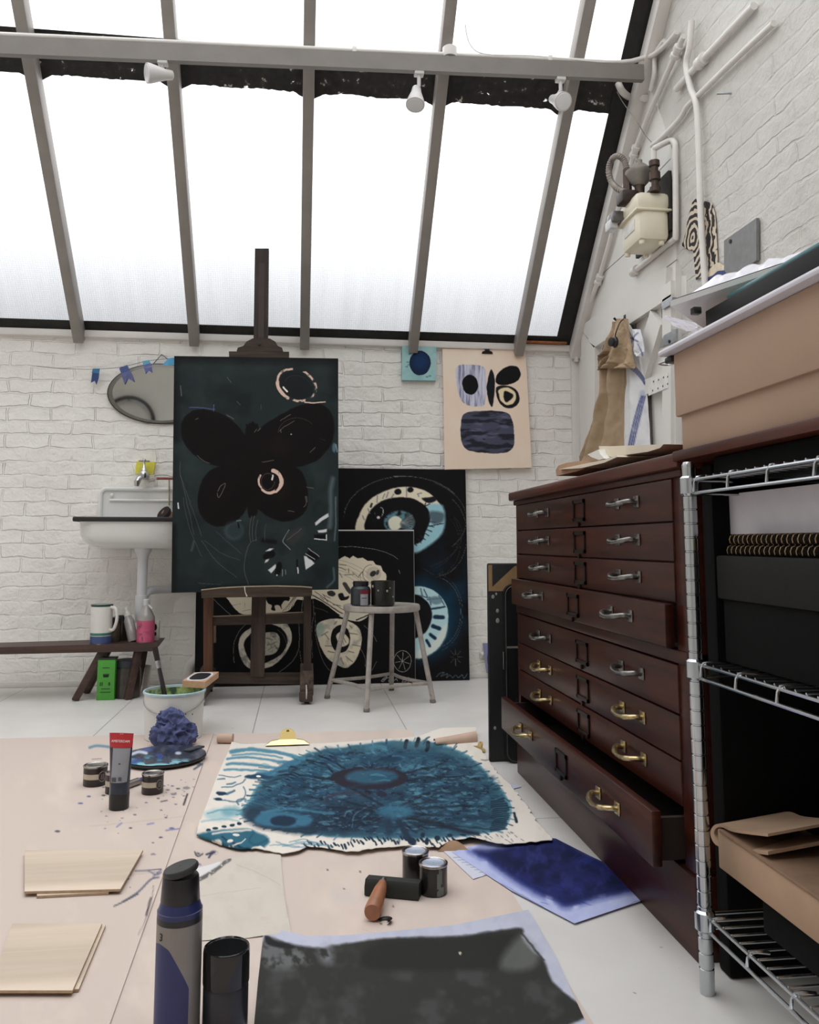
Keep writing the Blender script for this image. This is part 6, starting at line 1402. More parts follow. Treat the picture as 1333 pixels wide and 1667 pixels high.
    # radiating body strokes
    for a in (-170, -150, -120, -60, -35, -15, 10, 28, 42, 55, 70, 95, 120, 140):
        t = math.radians(a); c.line([(725+60*math.cos(t), 325+22*math.sin(t)), (725+(170+rng.random()*120)*math.cos(t), 325+(60+rng.random()*35)*math.sin(t))], 7, DK, soft=3, op=.7)
    c.line([(750, 360), (780, 410), (800, 435)], 20, (34, 48, 66), soft=4); c.line([(780, 345), (900, 375), (1030, 405)], 12, DK, soft=4, op=.85); c.line([(800, 350), (960, 375), (1100, 390)], 6, DK, soft=3, op=.6); c.line([(710, 350), (715, 400)], 24, (34, 52, 72), soft=5, op=.8)
    c.ell(740, 325, 66, 22, (56, 108, 132), soft=8, op=.7)
    for k in range(26):
        x, y = 830+rng.random()*260, 250+rng.random()*120; c.line([(x, y), (x+14+rng.random()*22, y+3-rng.random()*9), (x+40+rng.random()*10, y+4)], 4, (32, 60, 80), soft=1.5, op=.6)
    for k in range(60):
        x, y = 250+rng.random()*800, 120+rng.random()*260; L_ = 20+rng.random()*46; c.line([(x, y), (x+L_*.5, y-4+rng.random()*8), (x+L_, y-6+rng.random()*14)], 3+rng.random()*3, [(30, 58, 78), (86, 140, 160), (26, 44, 60)][k % 3], soft=1.5, op=.45)
    for k in range(7): c.line([(300+k*40, 300-k*10), (350+k*40, 285-k*8), (400+k*40, 290-k*10)], 4, (32, 60, 82), soft=2, op=.5)
    # spiky rim
    for k in range(30):
        u = k/29; x = 215+u*320; y = 300-u*190+rng.random()*8; L_ = 16+rng.random()*22
        if y > 100: c.line([(x, y), (x+L_*1.6, y+L_*.5)], 4.5, (34, 66, 90), soft=1.5, op=.85); c.line([(x-14, y-4), (x+6, y+2)], 3, (60, 110, 132), soft=1.5, op=.7)
    for k in range(16):
        y = 285+k*7; c.line([(1085-rng.random()*20, y+4), (1128+rng.random()*12-(k-8)**2*.25, y-4)], 5, (26, 44, 60), soft=1.5, op=.85)
    c.line([(1155, 330), (1160, 345), (1163, 362)], 9, (30, 46, 58), soft=1.5)
    for k in range(46):
        u = k/45; x = 420+u*520; y = 425+28*math.sin(u*9)*.25-18*u+rng.random()*20; s_ = 4+rng.random()*6
        c.line([(x, y), (x+s_*.9, y+s_*1.4)], 4+rng.random()*4, (26, 44, 60), soft=1.5)
    for x, y, a, b_ in ((848, 430, 9, 13), (886, 418, 9, 9), (930, 408, 11, 6), (975, 405, 12, 4), (790, 425, 8, 12), (832, 408, 8, 8)): c.ell(x, y, a, b_, (26, 44, 60))
    for k in range(26): x = 1000+rng.random()*180; y = 395+rng.random()*40; c.line([(x, y), (x+8, y+6)], 2.2, (86, 92, 98), soft=1, op=.8)
    # top bars
    for x, y, w_ in ((775, 92, 13), (815, 86, 15), (850, 100, 14)): c.line([(x+3, y-14), (x-2, y+10)], w_, (22, 34, 46), soft=2)
    c.ell(800, 95, 70, 14, (90, 120, 130), soft=6, op=.3); c.line([(835, 80), (858, 66)], 6, (80, 110, 124)); c.line([(900, 90), (918, 76)], 7, (60, 92, 108)); c.line([(940, 100), (952, 88)], 4, (70, 100, 116))
    # upper left feather strokes
    for q, w_ in (([(163, 116), (230, 108), (320, 118), (420, 140)], 14), ([(150, 140), (230, 135), (310, 148), (390, 158)], 8), ([(148, 160), (220, 158), (300, 170), (360, 175)], 9), ([(140, 180), (220, 178), (300, 186)], 7), ([(170, 128), (260, 124), (340, 140)], 5)): c.line(q, w_, (72, 126, 148), soft=3, op=.9)
    c.line([(400, 150), (340, 168), (300, 190), (260, 195)], 14, (60, 110, 134), soft=4); c.ell(262, 204, 50, 9, (34, 66, 88), soft=3); c.ell(262, 204, 10, 4, (232, 226, 216), soft=1); c.line([(310, 200), (360, 190)], 6, (60, 104, 126), soft=2)
    for q, w_ in (([(120, 200), (170, 205), (200, 198)], 3), ([(115, 215), (140, 212)], 4), ([(130, 240), (165, 236), (200, 226), (214, 212)], 4), ([(120, 265), (150, 262), (175, 250)], 8), ([(105, 282), (140, 285), (195, 288), (215, 262), (205, 240)], 4), ([(190, 300), (185, 285), (215, 280)], 5), ([(150, 228), (180, 222)], 5)): c.line(q, w_, (56, 96, 118), soft=2, op=.85)
    c.ell(128, 262, 18, 6, (30, 56, 76), soft=2); c.ell(120, 282, 12, 5, (30, 56, 76), soft=2)
    c.ell(120, 335, 52, 20, (150, 184, 190), soft=8, op=.7); c.ell(165, 325, 36, 20, (96, 150, 166), soft=8, op=.7); c.line([(80, 330), (130, 320), (200, 320)], 5, (88, 140, 156), soft=2, op=.7); c.line([(60, 360), (130, 350), (190, 360)], 5, (110, 156, 168), soft=3, op=.6)
    for x, y in ((85, 390), (110, 383), (138, 377), (165, 372), (190, 368)): c.ell(x, y, 9, 5, (26, 52, 66))
    # rolled lower-left corner
    c.poly([(38, 408), (90, 395), (200, 385), (260, 400), (300, 430), (240, 470), (150, 470), (60, 445)], (48, 98, 118), 5); c.line([(100, 404), (180, 392), (230, 392)], 7, (214, 206, 196), soft=2, op=.9); c.poly([(95, 430), (125, 424), (130, 448), (108, 450)], (216, 208, 198), 2); c.ell(258, 455, 22, 9, (222, 214, 204)); c.line([(130, 415), (180, 440), (230, 462)], 6, (30, 60, 78), soft=2); c.line([(150, 455), (190, 436), (215, 420)], 4, (216, 208, 198)); c.line([(240, 400), (230, 430), (255, 440), (290, 425)], 8, (40, 86, 108), soft=2); c.ell(180, 405, 12, 5, (222, 214, 204)); c.ell(160, 428, 10, 5, (222, 214, 204))
    for k in range(7): c.line([(300+k*22, 425+rng.random()*30), (350+k*24, 420+rng.random()*30), (400+k*20, 440+rng.random()*18)], 4, (84, 130, 150), soft=2, op=.6)
cl_ = surf('moth_cloth', f_cloth, 640, 400, p_cloth, paintmat('raw_canvas_painted', .8, .1, 800, .15), None, (.2, 2.8, 0), (222, 214, 204), solid=.0015, gain=1.04)
tag(cl_, 'unstretched canvas with a large teal moth laid on the brown floor paper', 'canvas')
curl = MB(); r0_ = Vector(Zp((708, 1216))); r1_ = Vector(Zp((776, 1210)))
curl.grid(lambda u, v: r0_.lerp(r1_, u)+Vector((0, .012+.028*math.cos(v*3.6), .0135+.030*math.sin(v*3.4)*(.45+.55*u))), 30, 14)
single('curled_paper', 'curl of brown paper rising behind the far right corner of the moth canvas', 'paper', curl, mat('brown_paper_curl', (200, 172, 154), .85, var=.08, scale=14, spec=.2), (r0_.x, r0_.y, 0), smooth=60)
q = Zp((366, 1211)); single('paper_roll', 'small roll of brown paper at the far left corner of the moth canvas', 'paper', MB().tube([Vector(q)+Vector((-.028, .01, .02)), Vector(q)+Vector((.03, .0, .02))], .018, 16), mat('brown_paper_curl', (200, 172, 154), .85), q)
GOLD = mat('polished_gold_clip', (250, 222, 150), .3, .85, var=0)
def goldclip(label, q, ang, sc=1.0):
    r = thing('bulldog_clip', label, 'clip', q, 'gold clips on the moth canvas'); R = Matrix.Rotation(ang, 3, 'Z')
    def w_(x, y, z): return Vector(q)+R @ Vector((x*sc, y*sc, z*sc))
    obj('clip_jaw', MB().prism([w_(-.082, -.012, .004), w_(.082, -.012, .004), w_(.06, .0, .016), w_(.03, .004, .020), w_(-.03, .004, .020), w_(-.06, .0, .016)], R @ Vector((0, .022*sc, -.002))), GOLD, r)
    pl_ = [w_(-.034, .004, .018), w_(.034, .004, .018), w_(.028, .010, .030), w_(.026, .016, .045), w_(.014, .02, .055), w_(-.014, .02, .055), w_(-.026, .016, .045), w_(-.028, .010, .030)]
    obj('clip_lever', MB().prism(pl_, R @ Vector((0, .004, 0))), GOLD, r)
    obj('lever_hole', MB().frust(w_(0, .0165, .046), w_(0, .0195, .0475), .006*sc, seg=14), mat('clip_hole_shadow', (120, 92, 44), .4), r)
goldclip('gold bulldog clip on the far hem of the moth canvas', Zp((468, 1213), .010)*np.array([1, 1, 0])+np.array([0, 0, .010]), 0)
goldclip('small gold clip at the far right corner of the moth canvas', Zp((779, 1222))*np.array([1, 1, 0])+np.array([0, 0, .004]), -1.25, .5)

# loose sheets
def p_blue(c):
    c.view(780, 1120, 3.174, 6, .02)
    c.mottle((168, 176, 220), .02, .4, .7, 3, .6)
    blk = [(-60, 850), (60, 850), (380, 785), (440, 800), (560, 870), (670, 920), (790, 1010), (820, 1060), (760, 1080), (640, 1105), (560, 1125), (450, 1155), (380, 1120), (250, 1060), (130, 980), (20, 900)]
    c.poly(blk, (76, 86, 150), 20, op=.9, tex=nzt(.014, .2, .4, 3)); c.poly([(x*.93+28, y*.93+60) for x, y in blk], (33, 39, 94), 14, op=.95); c.poly([(x*.86+60, y*.86+120) for x, y in blk], (24, 28, 60), 40, op=.9, tex=nzt(.010, .3, .6, 8, 1.6)); c.poly([(x*.9+40, y*.9+90) for x, y in blk], (50, 58, 120), 20, op=.5, tex=nzt(.03, .55, .72, 5, .6))
    for k in range(26): x = 250+rng.random()*300; y = 1010+rng.random()*120; c.line([(x, y), (x+40, y+14)], 3, (38, 48, 118), soft=2, op=.5)
    for k in range(16): x = 500+rng.random()*170; c.line([(x, 860+ (x-500)*.36), (x-30, 885+(x-500)*.36)], 4, (40, 50, 122), soft=2, op=.7)
    c.line([(20, 980), (240, 1090), (420, 1200), (500, 1232), (840, 1105)], 3, (70, 80, 150), soft=1, op=.6)
tag(surf('painted_sheet', coons([(735, 1390), (800, 1372), (890, 1366), (905, 1368)], [(735, 1390), (830, 1452), (935, 1507), (1047, 1469)], [(735, 1390), (735, 1390)], [(905, 1368), (960, 1396), (1000, 1415), (1047, 1469)]), 200, 160, p_blue, PAPER, None, (.6, 2, 0), (184, 190, 226)),
    'sheet of paper washed deep ultramarine lying by the plan chest plinth', 'painted paper')
for o_ in (bpy.data.objects['painted_sheet'],):
    for v_ in o_.data.vertices: v_.co.z += .0045
def flat(name, label, cat, P, z, m, painter=None, base=(128, 128, 128), n=(60, 60), grp=None, wave=.001):
    f = bilerp(*[Zp(p) for p in P])
    def fn(U, V):
        q = f(U, V); q[:, 2] = z+wave*fbm(U*4, V*4, 2, 3); return q
    o = surf(name, fn, n[0], n[1], painter or (lambda c: None), m, None, Zp(P[0]), base); return tag(o, label, cat, grp)
flat('scribbled_sheet', 'white sheet with faint pen marks showing left of the ultramarine sheet', 'paper', [(722, 1388), (800, 1388), (800, 1424), (770, 1434)], .0032, PAPER, lambda c: [c.line([(738+k*7, 1396+k*4), (750+k*7, 1396+k*4), (757+k*7, 1399+k*4)], 1.2, (120, 122, 150), soft=.5, op=.6) for k in range(8)], (206, 208, 220))
flat('paper_corner', 'pale blue paper corner poking from under the moth canvas near the plan chest', 'paper', [(790, 1266), (815, 1270), (849, 1282), (818, 1290)], .002, PAPER, None, (194, 198, 214), (10, 10))
def p_cream(c):
    c.view(140, 1150, 3.174, 3, .05)
    c.mottle((196, 188, 176), .02, .45, .7, 4, .6); c.line([(740, 800), (640, 870), (570, 910)], 20, (86, 84, 84), soft=4, op=.85, tex=nzt(.08, .2, .4, 3)); c.poly([(560, 850), (640, 810), (700, 820), (640, 860), (570, 890)], (222, 222, 224), 4, op=.8)
    c.line([(780, 830), (900, 880), (1000, 930)], 3, (180, 172, 160), op=.8); c.line([(600, 990), (760, 960), (900, 950)], 3, (184, 176, 164), op=.7); c.line([(1010, 800), (1020, 930), (1040, 1100)], 6, (188, 176, 164), soft=3, op=.6)
tag(surf('cotton_sheet', coons([(316, 1418), (345, 1410), (372, 1400), (400, 1394), (457, 1392)], [(322, 1534), (400, 1530), (474, 1521)], [(316, 1418), (316, 1440), (322, 1534)], [(457, 1392), (461, 1440), (466, 1480), (474, 1521)]), 120, 120, p_cream, PAPER, None, (-.1, 2, 0), (205, 196, 185)), 'rough cream cloth offcut between the blue bottle and the moth canvas', 'cloth')
for v_ in bpy.data.objects['cotton_sheet'].data.vertices:
    w_ = v_.co; v_.co.z += .004+.004*mnoise.noise(Vector((w_.x*14, w_.y*14, 0)))
def p_grey(c):
    c.view(420, 1350, 2.777, 4, .03)
    c.mottle((176, 178, 196), .02, .4, .7, 2, .6)
    blk = [(30, 500), (120, 520), (260, 545), (400, 525), (600, 500), (800, 498), (950, 488), (1080, 468), (1180, 455), (1200, 470), (1190, 500), (1240, 560), (1290, 600), (1330, 700), (1400, 900), (-40, 900), (0, 640)]
    c.poly(blk, (52, 52, 50), 7); c.poly(blk, (72, 73, 72), 12, op=.7, tex=nzt(.012, .5, .75, 3)); c.poly([(540, 520), (900, 500), (1150, 475), (1180, 560), (1100, 640), (500, 640)], (42, 43, 40), 16, op=.9); c.poly([(30, 500), (160, 540), (260, 590), (150, 640), (20, 620)], (120, 122, 124), 20, op=.7, tex=nzt(.03, .4, .6, 6)); c.poly([(30, 490), (90, 520), (165, 540), (120, 552), (40, 530)], (38, 38, 40), 5); c.line([(300, 520), (310, 590)], 60, (170, 172, 184), soft=20, op=.5, tex=nzt(.03, .4, .6, 9)); c.poly([(1120, 560), (1200, 490), (1270, 580), (1230, 640), (1100, 640)], (120, 122, 120), 20, op=.6); c.line([(1190, 480), (1240, 540), (1290, 600)], 8, (50, 50, 50), soft=4); c.ell(912, 572, 5, 8, (206, 196, 176))
tag(surf('painted_sheet', coons([(430, 1511), (500, 1527), (560, 1526), (640, 1519), (740, 1509), (860, 1484)], [(402, 1800), (650, 1800), (1005, 1780)], [(430, 1511), (420, 1600), (402, 1800)], [(860, 1484), (905, 1562), (1005, 1780)]), 240, 160, p_grey, PAPER, None, (.2, 1.6, 0), (188, 190, 206)), 'pale sheet brushed with black and grey at the very front of the floor', 'painted paper')
for o_ in [o for o in COL.objects if o.name.startswith('painted_sheet.')]:
    for v_ in o_.data.vertices: v_.co.z += .004
q = Zp((735, 1387)); 
br = MB(); br.grid(lambda u, v: Vector(Zp((712+u*52, 1388-10*math.sin(u*PI)*v)))+Vector((0, 0, .003+.012*math.sin(u*PI)*v)), 20, 8)
single('torn_paper', 'torn brown paper edge showing under the near hem of the moth canvas', 'paper', br, mat('brown_torn_paper', (150, 118, 92), .85, var=.15, scale=30), q, smooth=60)

# boards at the left
PLY = wood('pale_plywood', (204, 186, 166), (220, 203, 185), .6, 'X', 4, .05, .25); PLYE = mat('plywood_edge', (176, 150, 122), .8, var=.15, scale=80)
def board(label, P, z0, z1, grp, nm='plywood_board'):
    r = thing(nm, label, 'board', Zp(P[-1], 0)*np.array([1, 1, 0])+np.array([0, 0, z0]), grp)
    pts = [Vector(Zp(p, z1)) for p in P]
    obj('board_core', MB().prism([Vector((p.x, p.y, z0)) for p in pts], (0, 0, z1-z0-.0008)), PLYE, r)
    obj('board_face', MB().prism([Vector((p.x, p.y, z1-.0008)) for p in pts], (0, 0, .0008)), PLY, r); return r
board('lower plywood offcut peeping out beneath the wider left hand one', [(60, 1392), (190, 1392), (177, 1452), (60, 1458)], .004, .0095, 'plywood boards on the floor')
board('upper plywood board lying at the left beside the white card', [(40, 1384), (233, 1383), (196, 1447), (40, 1451)], .010, .0155, 'plywood boards on the floor')
board('lower of two plywood boards at the front left corner', [(20, 1505), (172, 1505), (128, 1610), (-20, 1610)], .004, .009, 'plywood boards on the floor')
board('upper of two plywood boards at the front left corner', [(20, 1503), (166, 1503), (118, 1612), (-20, 1612)], .0095, .0145, 'plywood boards on the floor')
r = thing('label_card', 'white printed card with a black end tucked behind the plywood board', 'card', Zp((190, 1384)))
f = bilerp(*[Zp(p, .003) for p in ((158, 1374), (232, 1373), (228, 1388), (150, 1388))])
def p_card(c):
    c.poly([(221, 1372), (234, 1372), (230, 1390), (216, 1390)], (34, 34, 36), .5, smooth=0)
    for k in range(5): c.line([(166+k*9, 1379), (171+k*9, 1379)], 1.3, (90, 90, 100), soft=.5, op=.8)
    c.line([(170, 1382), (212, 1382)], .8, (150, 150, 160), soft=.4)
surf('printed_face', f, 90, 30, p_card, PAPER, r, None, (212, 212, 222))

# bucket
F0 = onz(275, 1212); by = F0.y+.112; bxc = F0.x+.0; rim = ony(275, 1130.5, F0.y-.004).z
bk = thing('bucket', 'white plastic paint bucket with a pale blue rim and wire handle', 'bucket', (bxc, by, 0))
BKT = mat('white_bucket_plastic', (216, 215, 211), .35, var=.03, scale=5)
obj('bucket_body', MB().lathe([(.002, .002), (.106, .002), (.110, .006), (.1165, rim-.006), (.114, rim-.006), (.107, .012), (.002, .012)], (bxc, by, 0), 48, caps=(False, False)), BKT, bk)
obj('bucket_rim', MB().lathe([(.1165, rim-.012), (.1215, rim-.010), (.1225, rim-.003), (.120, rim), (.1145, rim-.001), (.1138, rim-.010)], (bxc, by, 0), 48, caps=(False, False)), mat('pale_blue_rim', (172, 200, 206), .35, var=.2, scale=30), bk)
t = NT('paint_crusted_inside'); v = t.coords(); t.base(t.ramp(t.noise(v, 26, 3), [(.34, s2l((60, 90, 74))), (.46, s2l((150, 176, 96))), (.56, s2l((186, 200, 132))), (.66, s2l((120, 156, 150)))])); t.b.inputs['Roughness'].default_value = .5
obj('paint_crust', MB().lathe([(.1065, .02), (.1135, rim-.009)], (bxc, by, 0), 48, caps=(False, False)), t.m, bk)
hp = [Vector((bxc+.1185*math.cos(a), by+.1185*math.sin(a), rim-.028-.052*max(0, math.sin(-(a))))) for a in np.radians(np.linspace(-172, -8, 24))]
obj('wire_handle', MB().tube(hp, .0016, 6), STEEL, bk)
sp = MB()
for a, z_ in ((-108, .115), (-98, .11), (-60, .11), (-125, .03), (-45, .105)):
    t_ = math.radians(a); obj('paint_speck', MB().sphere((bxc+.1125*math.cos(t_), by+.1125*math.sin(t_), z_), .0035, 8, (1, .5, 1.2)), mat('dark_paint_speck', (52, 54, 60), .5), bk)
r = thing('paintbrush', 'dark long paintbrush standing bristles up in the white bucket', 'brush', (bxc-.02, by+.05, .013))
a_ = Vector((bxc-.012, by+.05, .014)); b_ = ony(252, 1054, by+.098); 
obj('brush_handle', MB().tube([a_, a_.lerp(b_, .5), a_.lerp(b_, .76)], [.007, .010, .008], 10), mat('dark_brush_handle', (40, 34, 36), .4), r)
obj('ferrule', MB().frust(a_.lerp(b_, .75), a_.lerp(b_, .84), .0095, .011, 14), STEEL, r)
obj('bristles', MB().frust(a_.lerp(b_, .84), b_, .0105, .012, 12), mat('dark_bristle', (46, 36, 32), .9), r)
zt_ = rim+.027
bl = [onz(*p, zt_) for p in ((297, 1108), (316, 1094.5), (356, 1093.5), (334, 1110))]
r = thing('printing_block', 'small wooden printing block with a black oval inset resting on the bucket rim', 'block', bl[0]-Vector((0, 0, .026)))
obj('block_wood', MB().prism(bl, (0, 0, -.0255)), mat('warm_block_wood', (196, 158, 126), .55, var=.12, scale=30), r)
c_ = sum(bl, Vector())/4; ex, ey = (bl[1]+bl[2]-bl[0]-bl[3])/2, (bl[0]+bl[1]-bl[2]-bl[3])/-2
def inset(s, z0, z1): 
    P_ = []
    for k in range(32):
        a = 2*PI*k/32; cx_, sy_ = math.copysign(abs(math.cos(a))**.6, math.cos(a)), math.copysign(abs(math.sin(a))**.6, math.sin(a)); P_.append(c_+ex*(.42*s*cx_)+ey*(.42*s*sy_)+Vector((0, 0, z0)))
    return MB().prism(P_, (0, 0, z1-z0))
obj('white_border', inset(1.05, 0, .0008), mat('white_border', (214, 216, 222), .5), r); obj('black_inset', inset(.86, .0008, .0016), mat('black_ink_pad', (28, 28, 34), .4), r)
# rag
rc = onz(280, 1219); RAGM = mat('blue_violet_rag', (88, 94, 130), .9, var=.35, scale=22, bump=.5, bscale=60, spec=.1)
rgm = cloth_lump((rc.x, rc.y+.035, .044), .074, (1.1, .7, .82), 5.1, .5, 5, 1.5)
rg3 = cloth_lump((rc.x-.016, rc.y+.042, .088), .052, (1.0, .8, 1.0), 2.2, .5, 5, 1.5)
for mb_ in (rgm, rg3):
    for v_ in mb_.bm.verts: v_.co.z = max(v_.co.z, .004)
r = thing('rag', 'crumpled blue violet rag heaped against the white bucket', 'rag', (rc.x, rc.y+.04, .003)); obj('lower_fold', rgm, RAGM, r, smooth=80); obj('upper_fold', rg3, RAGM, r, smooth=80)
# palette
pc_ = onz(267, 1239); pa_, pb_ = .145, .15
pal = thing('palette', 'oval dark palette smeared with turquoise and navy paint', 'palette', (pc_.x, pc_.y, .003))
obj('palette_board', MB().lathe([(.9, .004), (1.0, .010), (1.0, .016), (.002, .0165)], (0, 0, 0), 64), mat('dark_palette_edge', (48, 46, 46), .6), pal)
o_ = pal.children[0]
for v_ in o_.data.vertices:
    w_ = v_.co+pc_*0+Vector((pc_.x, pc_.y, .003)); w0 = Vector((w_.x, w_.y, w_.z)); v_.co = Vector((v_.co.x*1, v_.co.y*1, v_.co.z))
def fix_pal(o):
    for v_ in o.data.vertices:
        u = v_.co+Vector(pal.location); v_.co = Vector((u.x*pa_, u.y*pb_, u.z))
fix_pal(o_)
def f_pal(U, V):
    a = U*2*PI; r_ = V*.985
    return np.stack([pc_.x+pa_*r_*np.cos(a), pc_.y+pb_*r_*np.sin(a), .0205+.0025*fbm(np.cos(a)*r_*5+7, np.sin(a)*r_*5+7, 3, 3)], -1)
def p_pal(c):
    c.mottle((36, 42, 54), .08, .4, .7, 3, .8); c.mottle((92, 96, 110), .07, .55, .7, 13, .6); 
    c.mottle((58, 140, 172), .05, .56, .66, 5, .9, sy=3.2, mask=lambda x, y: np.clip((y-1226)/8, 0, 1)*np.clip((300-x)/40, 0, 1)); c.mottle((142, 206, 218), .07, .57, .63, 25, .9, sy=3, mask=lambda x, y: np.clip((y-1232)/8, 0, 1)); c.mottle((58, 78, 150), .05, .6, .68, 9, .8, sy=2)
    c.line([(214, 1228), (226, 1224), (238, 1226)], 5, (196, 206, 222), soft=1.5); c.line([(240, 1246), (262, 1244), (280, 1246)], 3, (140, 204, 214), soft=1); c.ell(290, 1226, 5, 2.5, (196, 202, 216)); c.line([(216, 1252), (228, 1255)], 4, (150, 144, 116), soft=1.5)
surf('wet_paint', f_pal, 220, 70, p_pal, paintmat('wet_palette_paint', .35, .3, 90, .5), pal, None, (56, 60, 70))
r = thing('palette_knife', 'short dark paint clogged brush lying at the far edge of the palette', 'brush', onz(318, 1219))
q1_, q2_ = onz(304, 1222, .026), onz(328, 1215, .022); obj('brush_body', MB().bar(q1_, q2_, .03, .008, bev=.003), mat('clogged_paint', (62, 66, 76), .6, var=.3, scale=60, bump=.4), r)

# tube of paint
tb = onz(193, 1322); ty_ = tb.y+.026; tbx = ony(194, 1300, ty_).x; H = ony(194, 1193, ty_).z
tr_ = thing('paint_tube', 'standing navy paint tube with a red hanging tab and grey label', 'paint tube', (tbx, ty_, .003))
ang_ = math.radians(-14)
def tube_pt(a, z):
    k = np.clip((z/H-.28)/.72, 0, 1); wx_ = .0275*(1-k)+.0375*k; wy_ = .0275*(1-k)**.8+.0012
    x, y = wx_*math.cos(a), wy_*math.sin(a); return Vector((tbx+x*math.cos(ang_)-y*math.sin(ang_), ty_+x*math.sin(ang_)+y*math.cos(ang_), .003+z))
def tube_band(z0, z1, a0=0, a1=2*PI, n=40, m=8, close=True, off=0.0):
    mb = MB(); 
    def fn(u, v):
        p = tube_pt(a0+u*(a1-a0), z0+(z1-z0)*v)
        if off:
            d = Vector((p.x-tbx, p.y-ty_, 0)); nn = Vector((math.sin(ang_), -math.cos(ang_), 0)); p = p+nn*off
        return p
    mb.grid(fn, n, m, close); return mb
obj('tube_body', tube_band(.045, H*.80, m=20), mat('navy_tube_plastic', (36, 44, 60), .3), tr_)
bt_ = tube_band(H*.80, H-.004, m=4); obj('red_tab', bt_, mat('signal_red_tab', (178, 40, 46), .35), tr_)
obj('tube_cap', MB().lathe([(.026, 0), (.028, .002), (.0285, .044), (.0265, .046)], (tbx, ty_, .003), 32), BLK, tr_)
obj('grey_label', tube_band(H*.36, H*.795, math.radians(-125), math.radians(-22), 16, 10, False, .0006), mat('tube_grey_label', (142, 144, 150), .4, var=.04), tr_)
obj('spec_panel', tube_band(H*.19, H*.33, math.radians(-172), math.radians(-128), 8, 5, False, .0006), mat('tube_pale_panel', (112, 122, 128), .4), tr_)
Rz = Matrix.Rotation(ang_, 4, 'Z') @ Matrix.Rotation(PI/2, 4, 'X')
nn = Vector((math.sin(ang_), -math.cos(ang_), 0))
def face_M(dx, z, off): 
    p = Vector((tbx, ty_, .003+z))+Vector((math.cos(ang_), math.sin(ang_), 0))*dx+nn*off; return Matrix.Translation(p) @ Rz
k_ = .0275*max(0, (1-(.885-.28)/.72))**.8+.0012
letters('brand_lettering', 'AMSTERDAM', .0098, face_M(.003, H*.885, k_+.0035), mat('white_print', (226, 222, 218), .4), tr_)
hl = MB()
hb_ = face_M(.001, H*.943, .0026)
for (x0_, x1_, z0_, z1_) in ((-.016, .016, -.004, .003), (-.005, .006, .002, .007)):
    hl.prism([hb_ @ Vector((x0_, z0_, 0)), hb_ @ Vector((x1_, z0_, 0)), hb_ @ Vector((x1_, z1_, 0)), hb_ @ Vector((x0_, z1_, 0))], nn*.0006)
obj('hanging_hole', hl, mat('hole_paper_tone', (214, 200, 190), .8), tr_)
lp = MB(); 
for x0_, z0_, w_, h_ in ((.006, .60, .006, .004), (-.006, .40, .013, .012), (.012, .41, .010, .010)):
    kk = .0275*max(0, (1-(z0_-.28)/.72))**.8+.0012; M_ = face_M(x0_, H*z0_, kk+.0012); lp.prism([M_ @ Vector((-w_/2, -h_/2, 0)), M_ @ Vector((w_/2, -h_/2, 0)), M_ @ Vector((w_/2, h_/2, 0)), M_ @ Vector((-w_/2, h_/2, 0))], nn*.0004)
obj('label_marks', lp, mat('label_dark_marks', (78, 80, 88), .5), tr_)

# small sample tins with cream labels
TINB = mat('brown_black_tin', (44, 36, 36), .35, var=.1); TINR = mat('tin_rim_metal', (168, 164, 160), .25, 1.0, var=.2, scale=90)
def tin(px, py, r_, h_, label, grp, lab=True, m=TINB, lidm=None):
    b_ = onz(px, py); x, y = b_.x, b_.y+r_; z = .0035
    t_ = thing('paint_tin', label, 'tin', (x, y, z), grp)
    obj('tin_body', MB().lathe([(r_*.97, 0), (r_, .002), (r_, h_*.9), (r_*.98, h_*.91)], (x, y, z), 40), m, t_)
    obj('tin_rim', MB().lathe([(r_*.98, h_*.90), (r_*1.04, h_*.91), (r_*1.05, h_*.95), (r_*1.04, h_*.985), (r_*.97, h_), (r_*.90, h_*.985), (r_*.86, h_*.955), (r_*.80, h_*.955)], (x, y, z), 40, caps=(False, False)), TINR, t_)
    obj('tin_lid', MB().lathe([(r_*.81, h_*.95), (r_*.78, h_*.975), (r_*.72, h_*.985), (r_*.66, h_*.97), (.001, h_*.97)], (x, y, z), 40, caps=(False, False)), lidm or TINR, t_)
    if lab:
        obj('cream_label', wraplabel(x, y, r_*1.008, z+h_*.36, z+h_*.62, -175, -62), mat('cream_tin_label', (190, 178, 160), .5), t_)
        e_ = MB(); t0 = math.radians(-42); n_ = Vector((math.cos(t0), math.sin(t0), 0)); u_ = Vector((-n_.y, n_.x, 0)); cc = Vector((x, y, z+h_*.48))+n_*(r_*1.0)
        e_.tube([cc+u_*(r_*.34*math.cos(a))+Vector((0, 0, r_*.42*math.sin(a)))+n_*(-.5*r_*(.34*math.cos(a))**2) for a in np.linspace(0, 2*PI, 25)], .0012, 6)
        for k in (-.12, .0, .12): e_.tube([cc+u_*(r_*k)+Vector((0, 0, -r_*.22))+n_*.0006, cc+u_*(r_*k)+Vector((0, 0, r_*.22))+n_*.0006], .0011, 6)
        obj('round_emblem', e_, mat('emblem_grey', (132, 124, 116), .5), t_)
    return (x, y, z)
kk = onz(245, 1296).length/1370
tin(245, 1297, .0325, .060, 'small brown paint tin with cream label right of the standing paint tube', 'small brown paint tins')
tin(150, 1284, .0365, .062, 'small brown paint tin with cream label at the left edge behind the paint tube', 'small brown paint tins')
tin(184, 1296, .030, .062, 'small brown paint tin almost hidden behind the standing paint tube', 'small brown paint tins')
r = thing('metal_tube', 'small squeezed metal paint tube lying between the navy tube and brown tin', 'paint tube', onz(218, 1276))
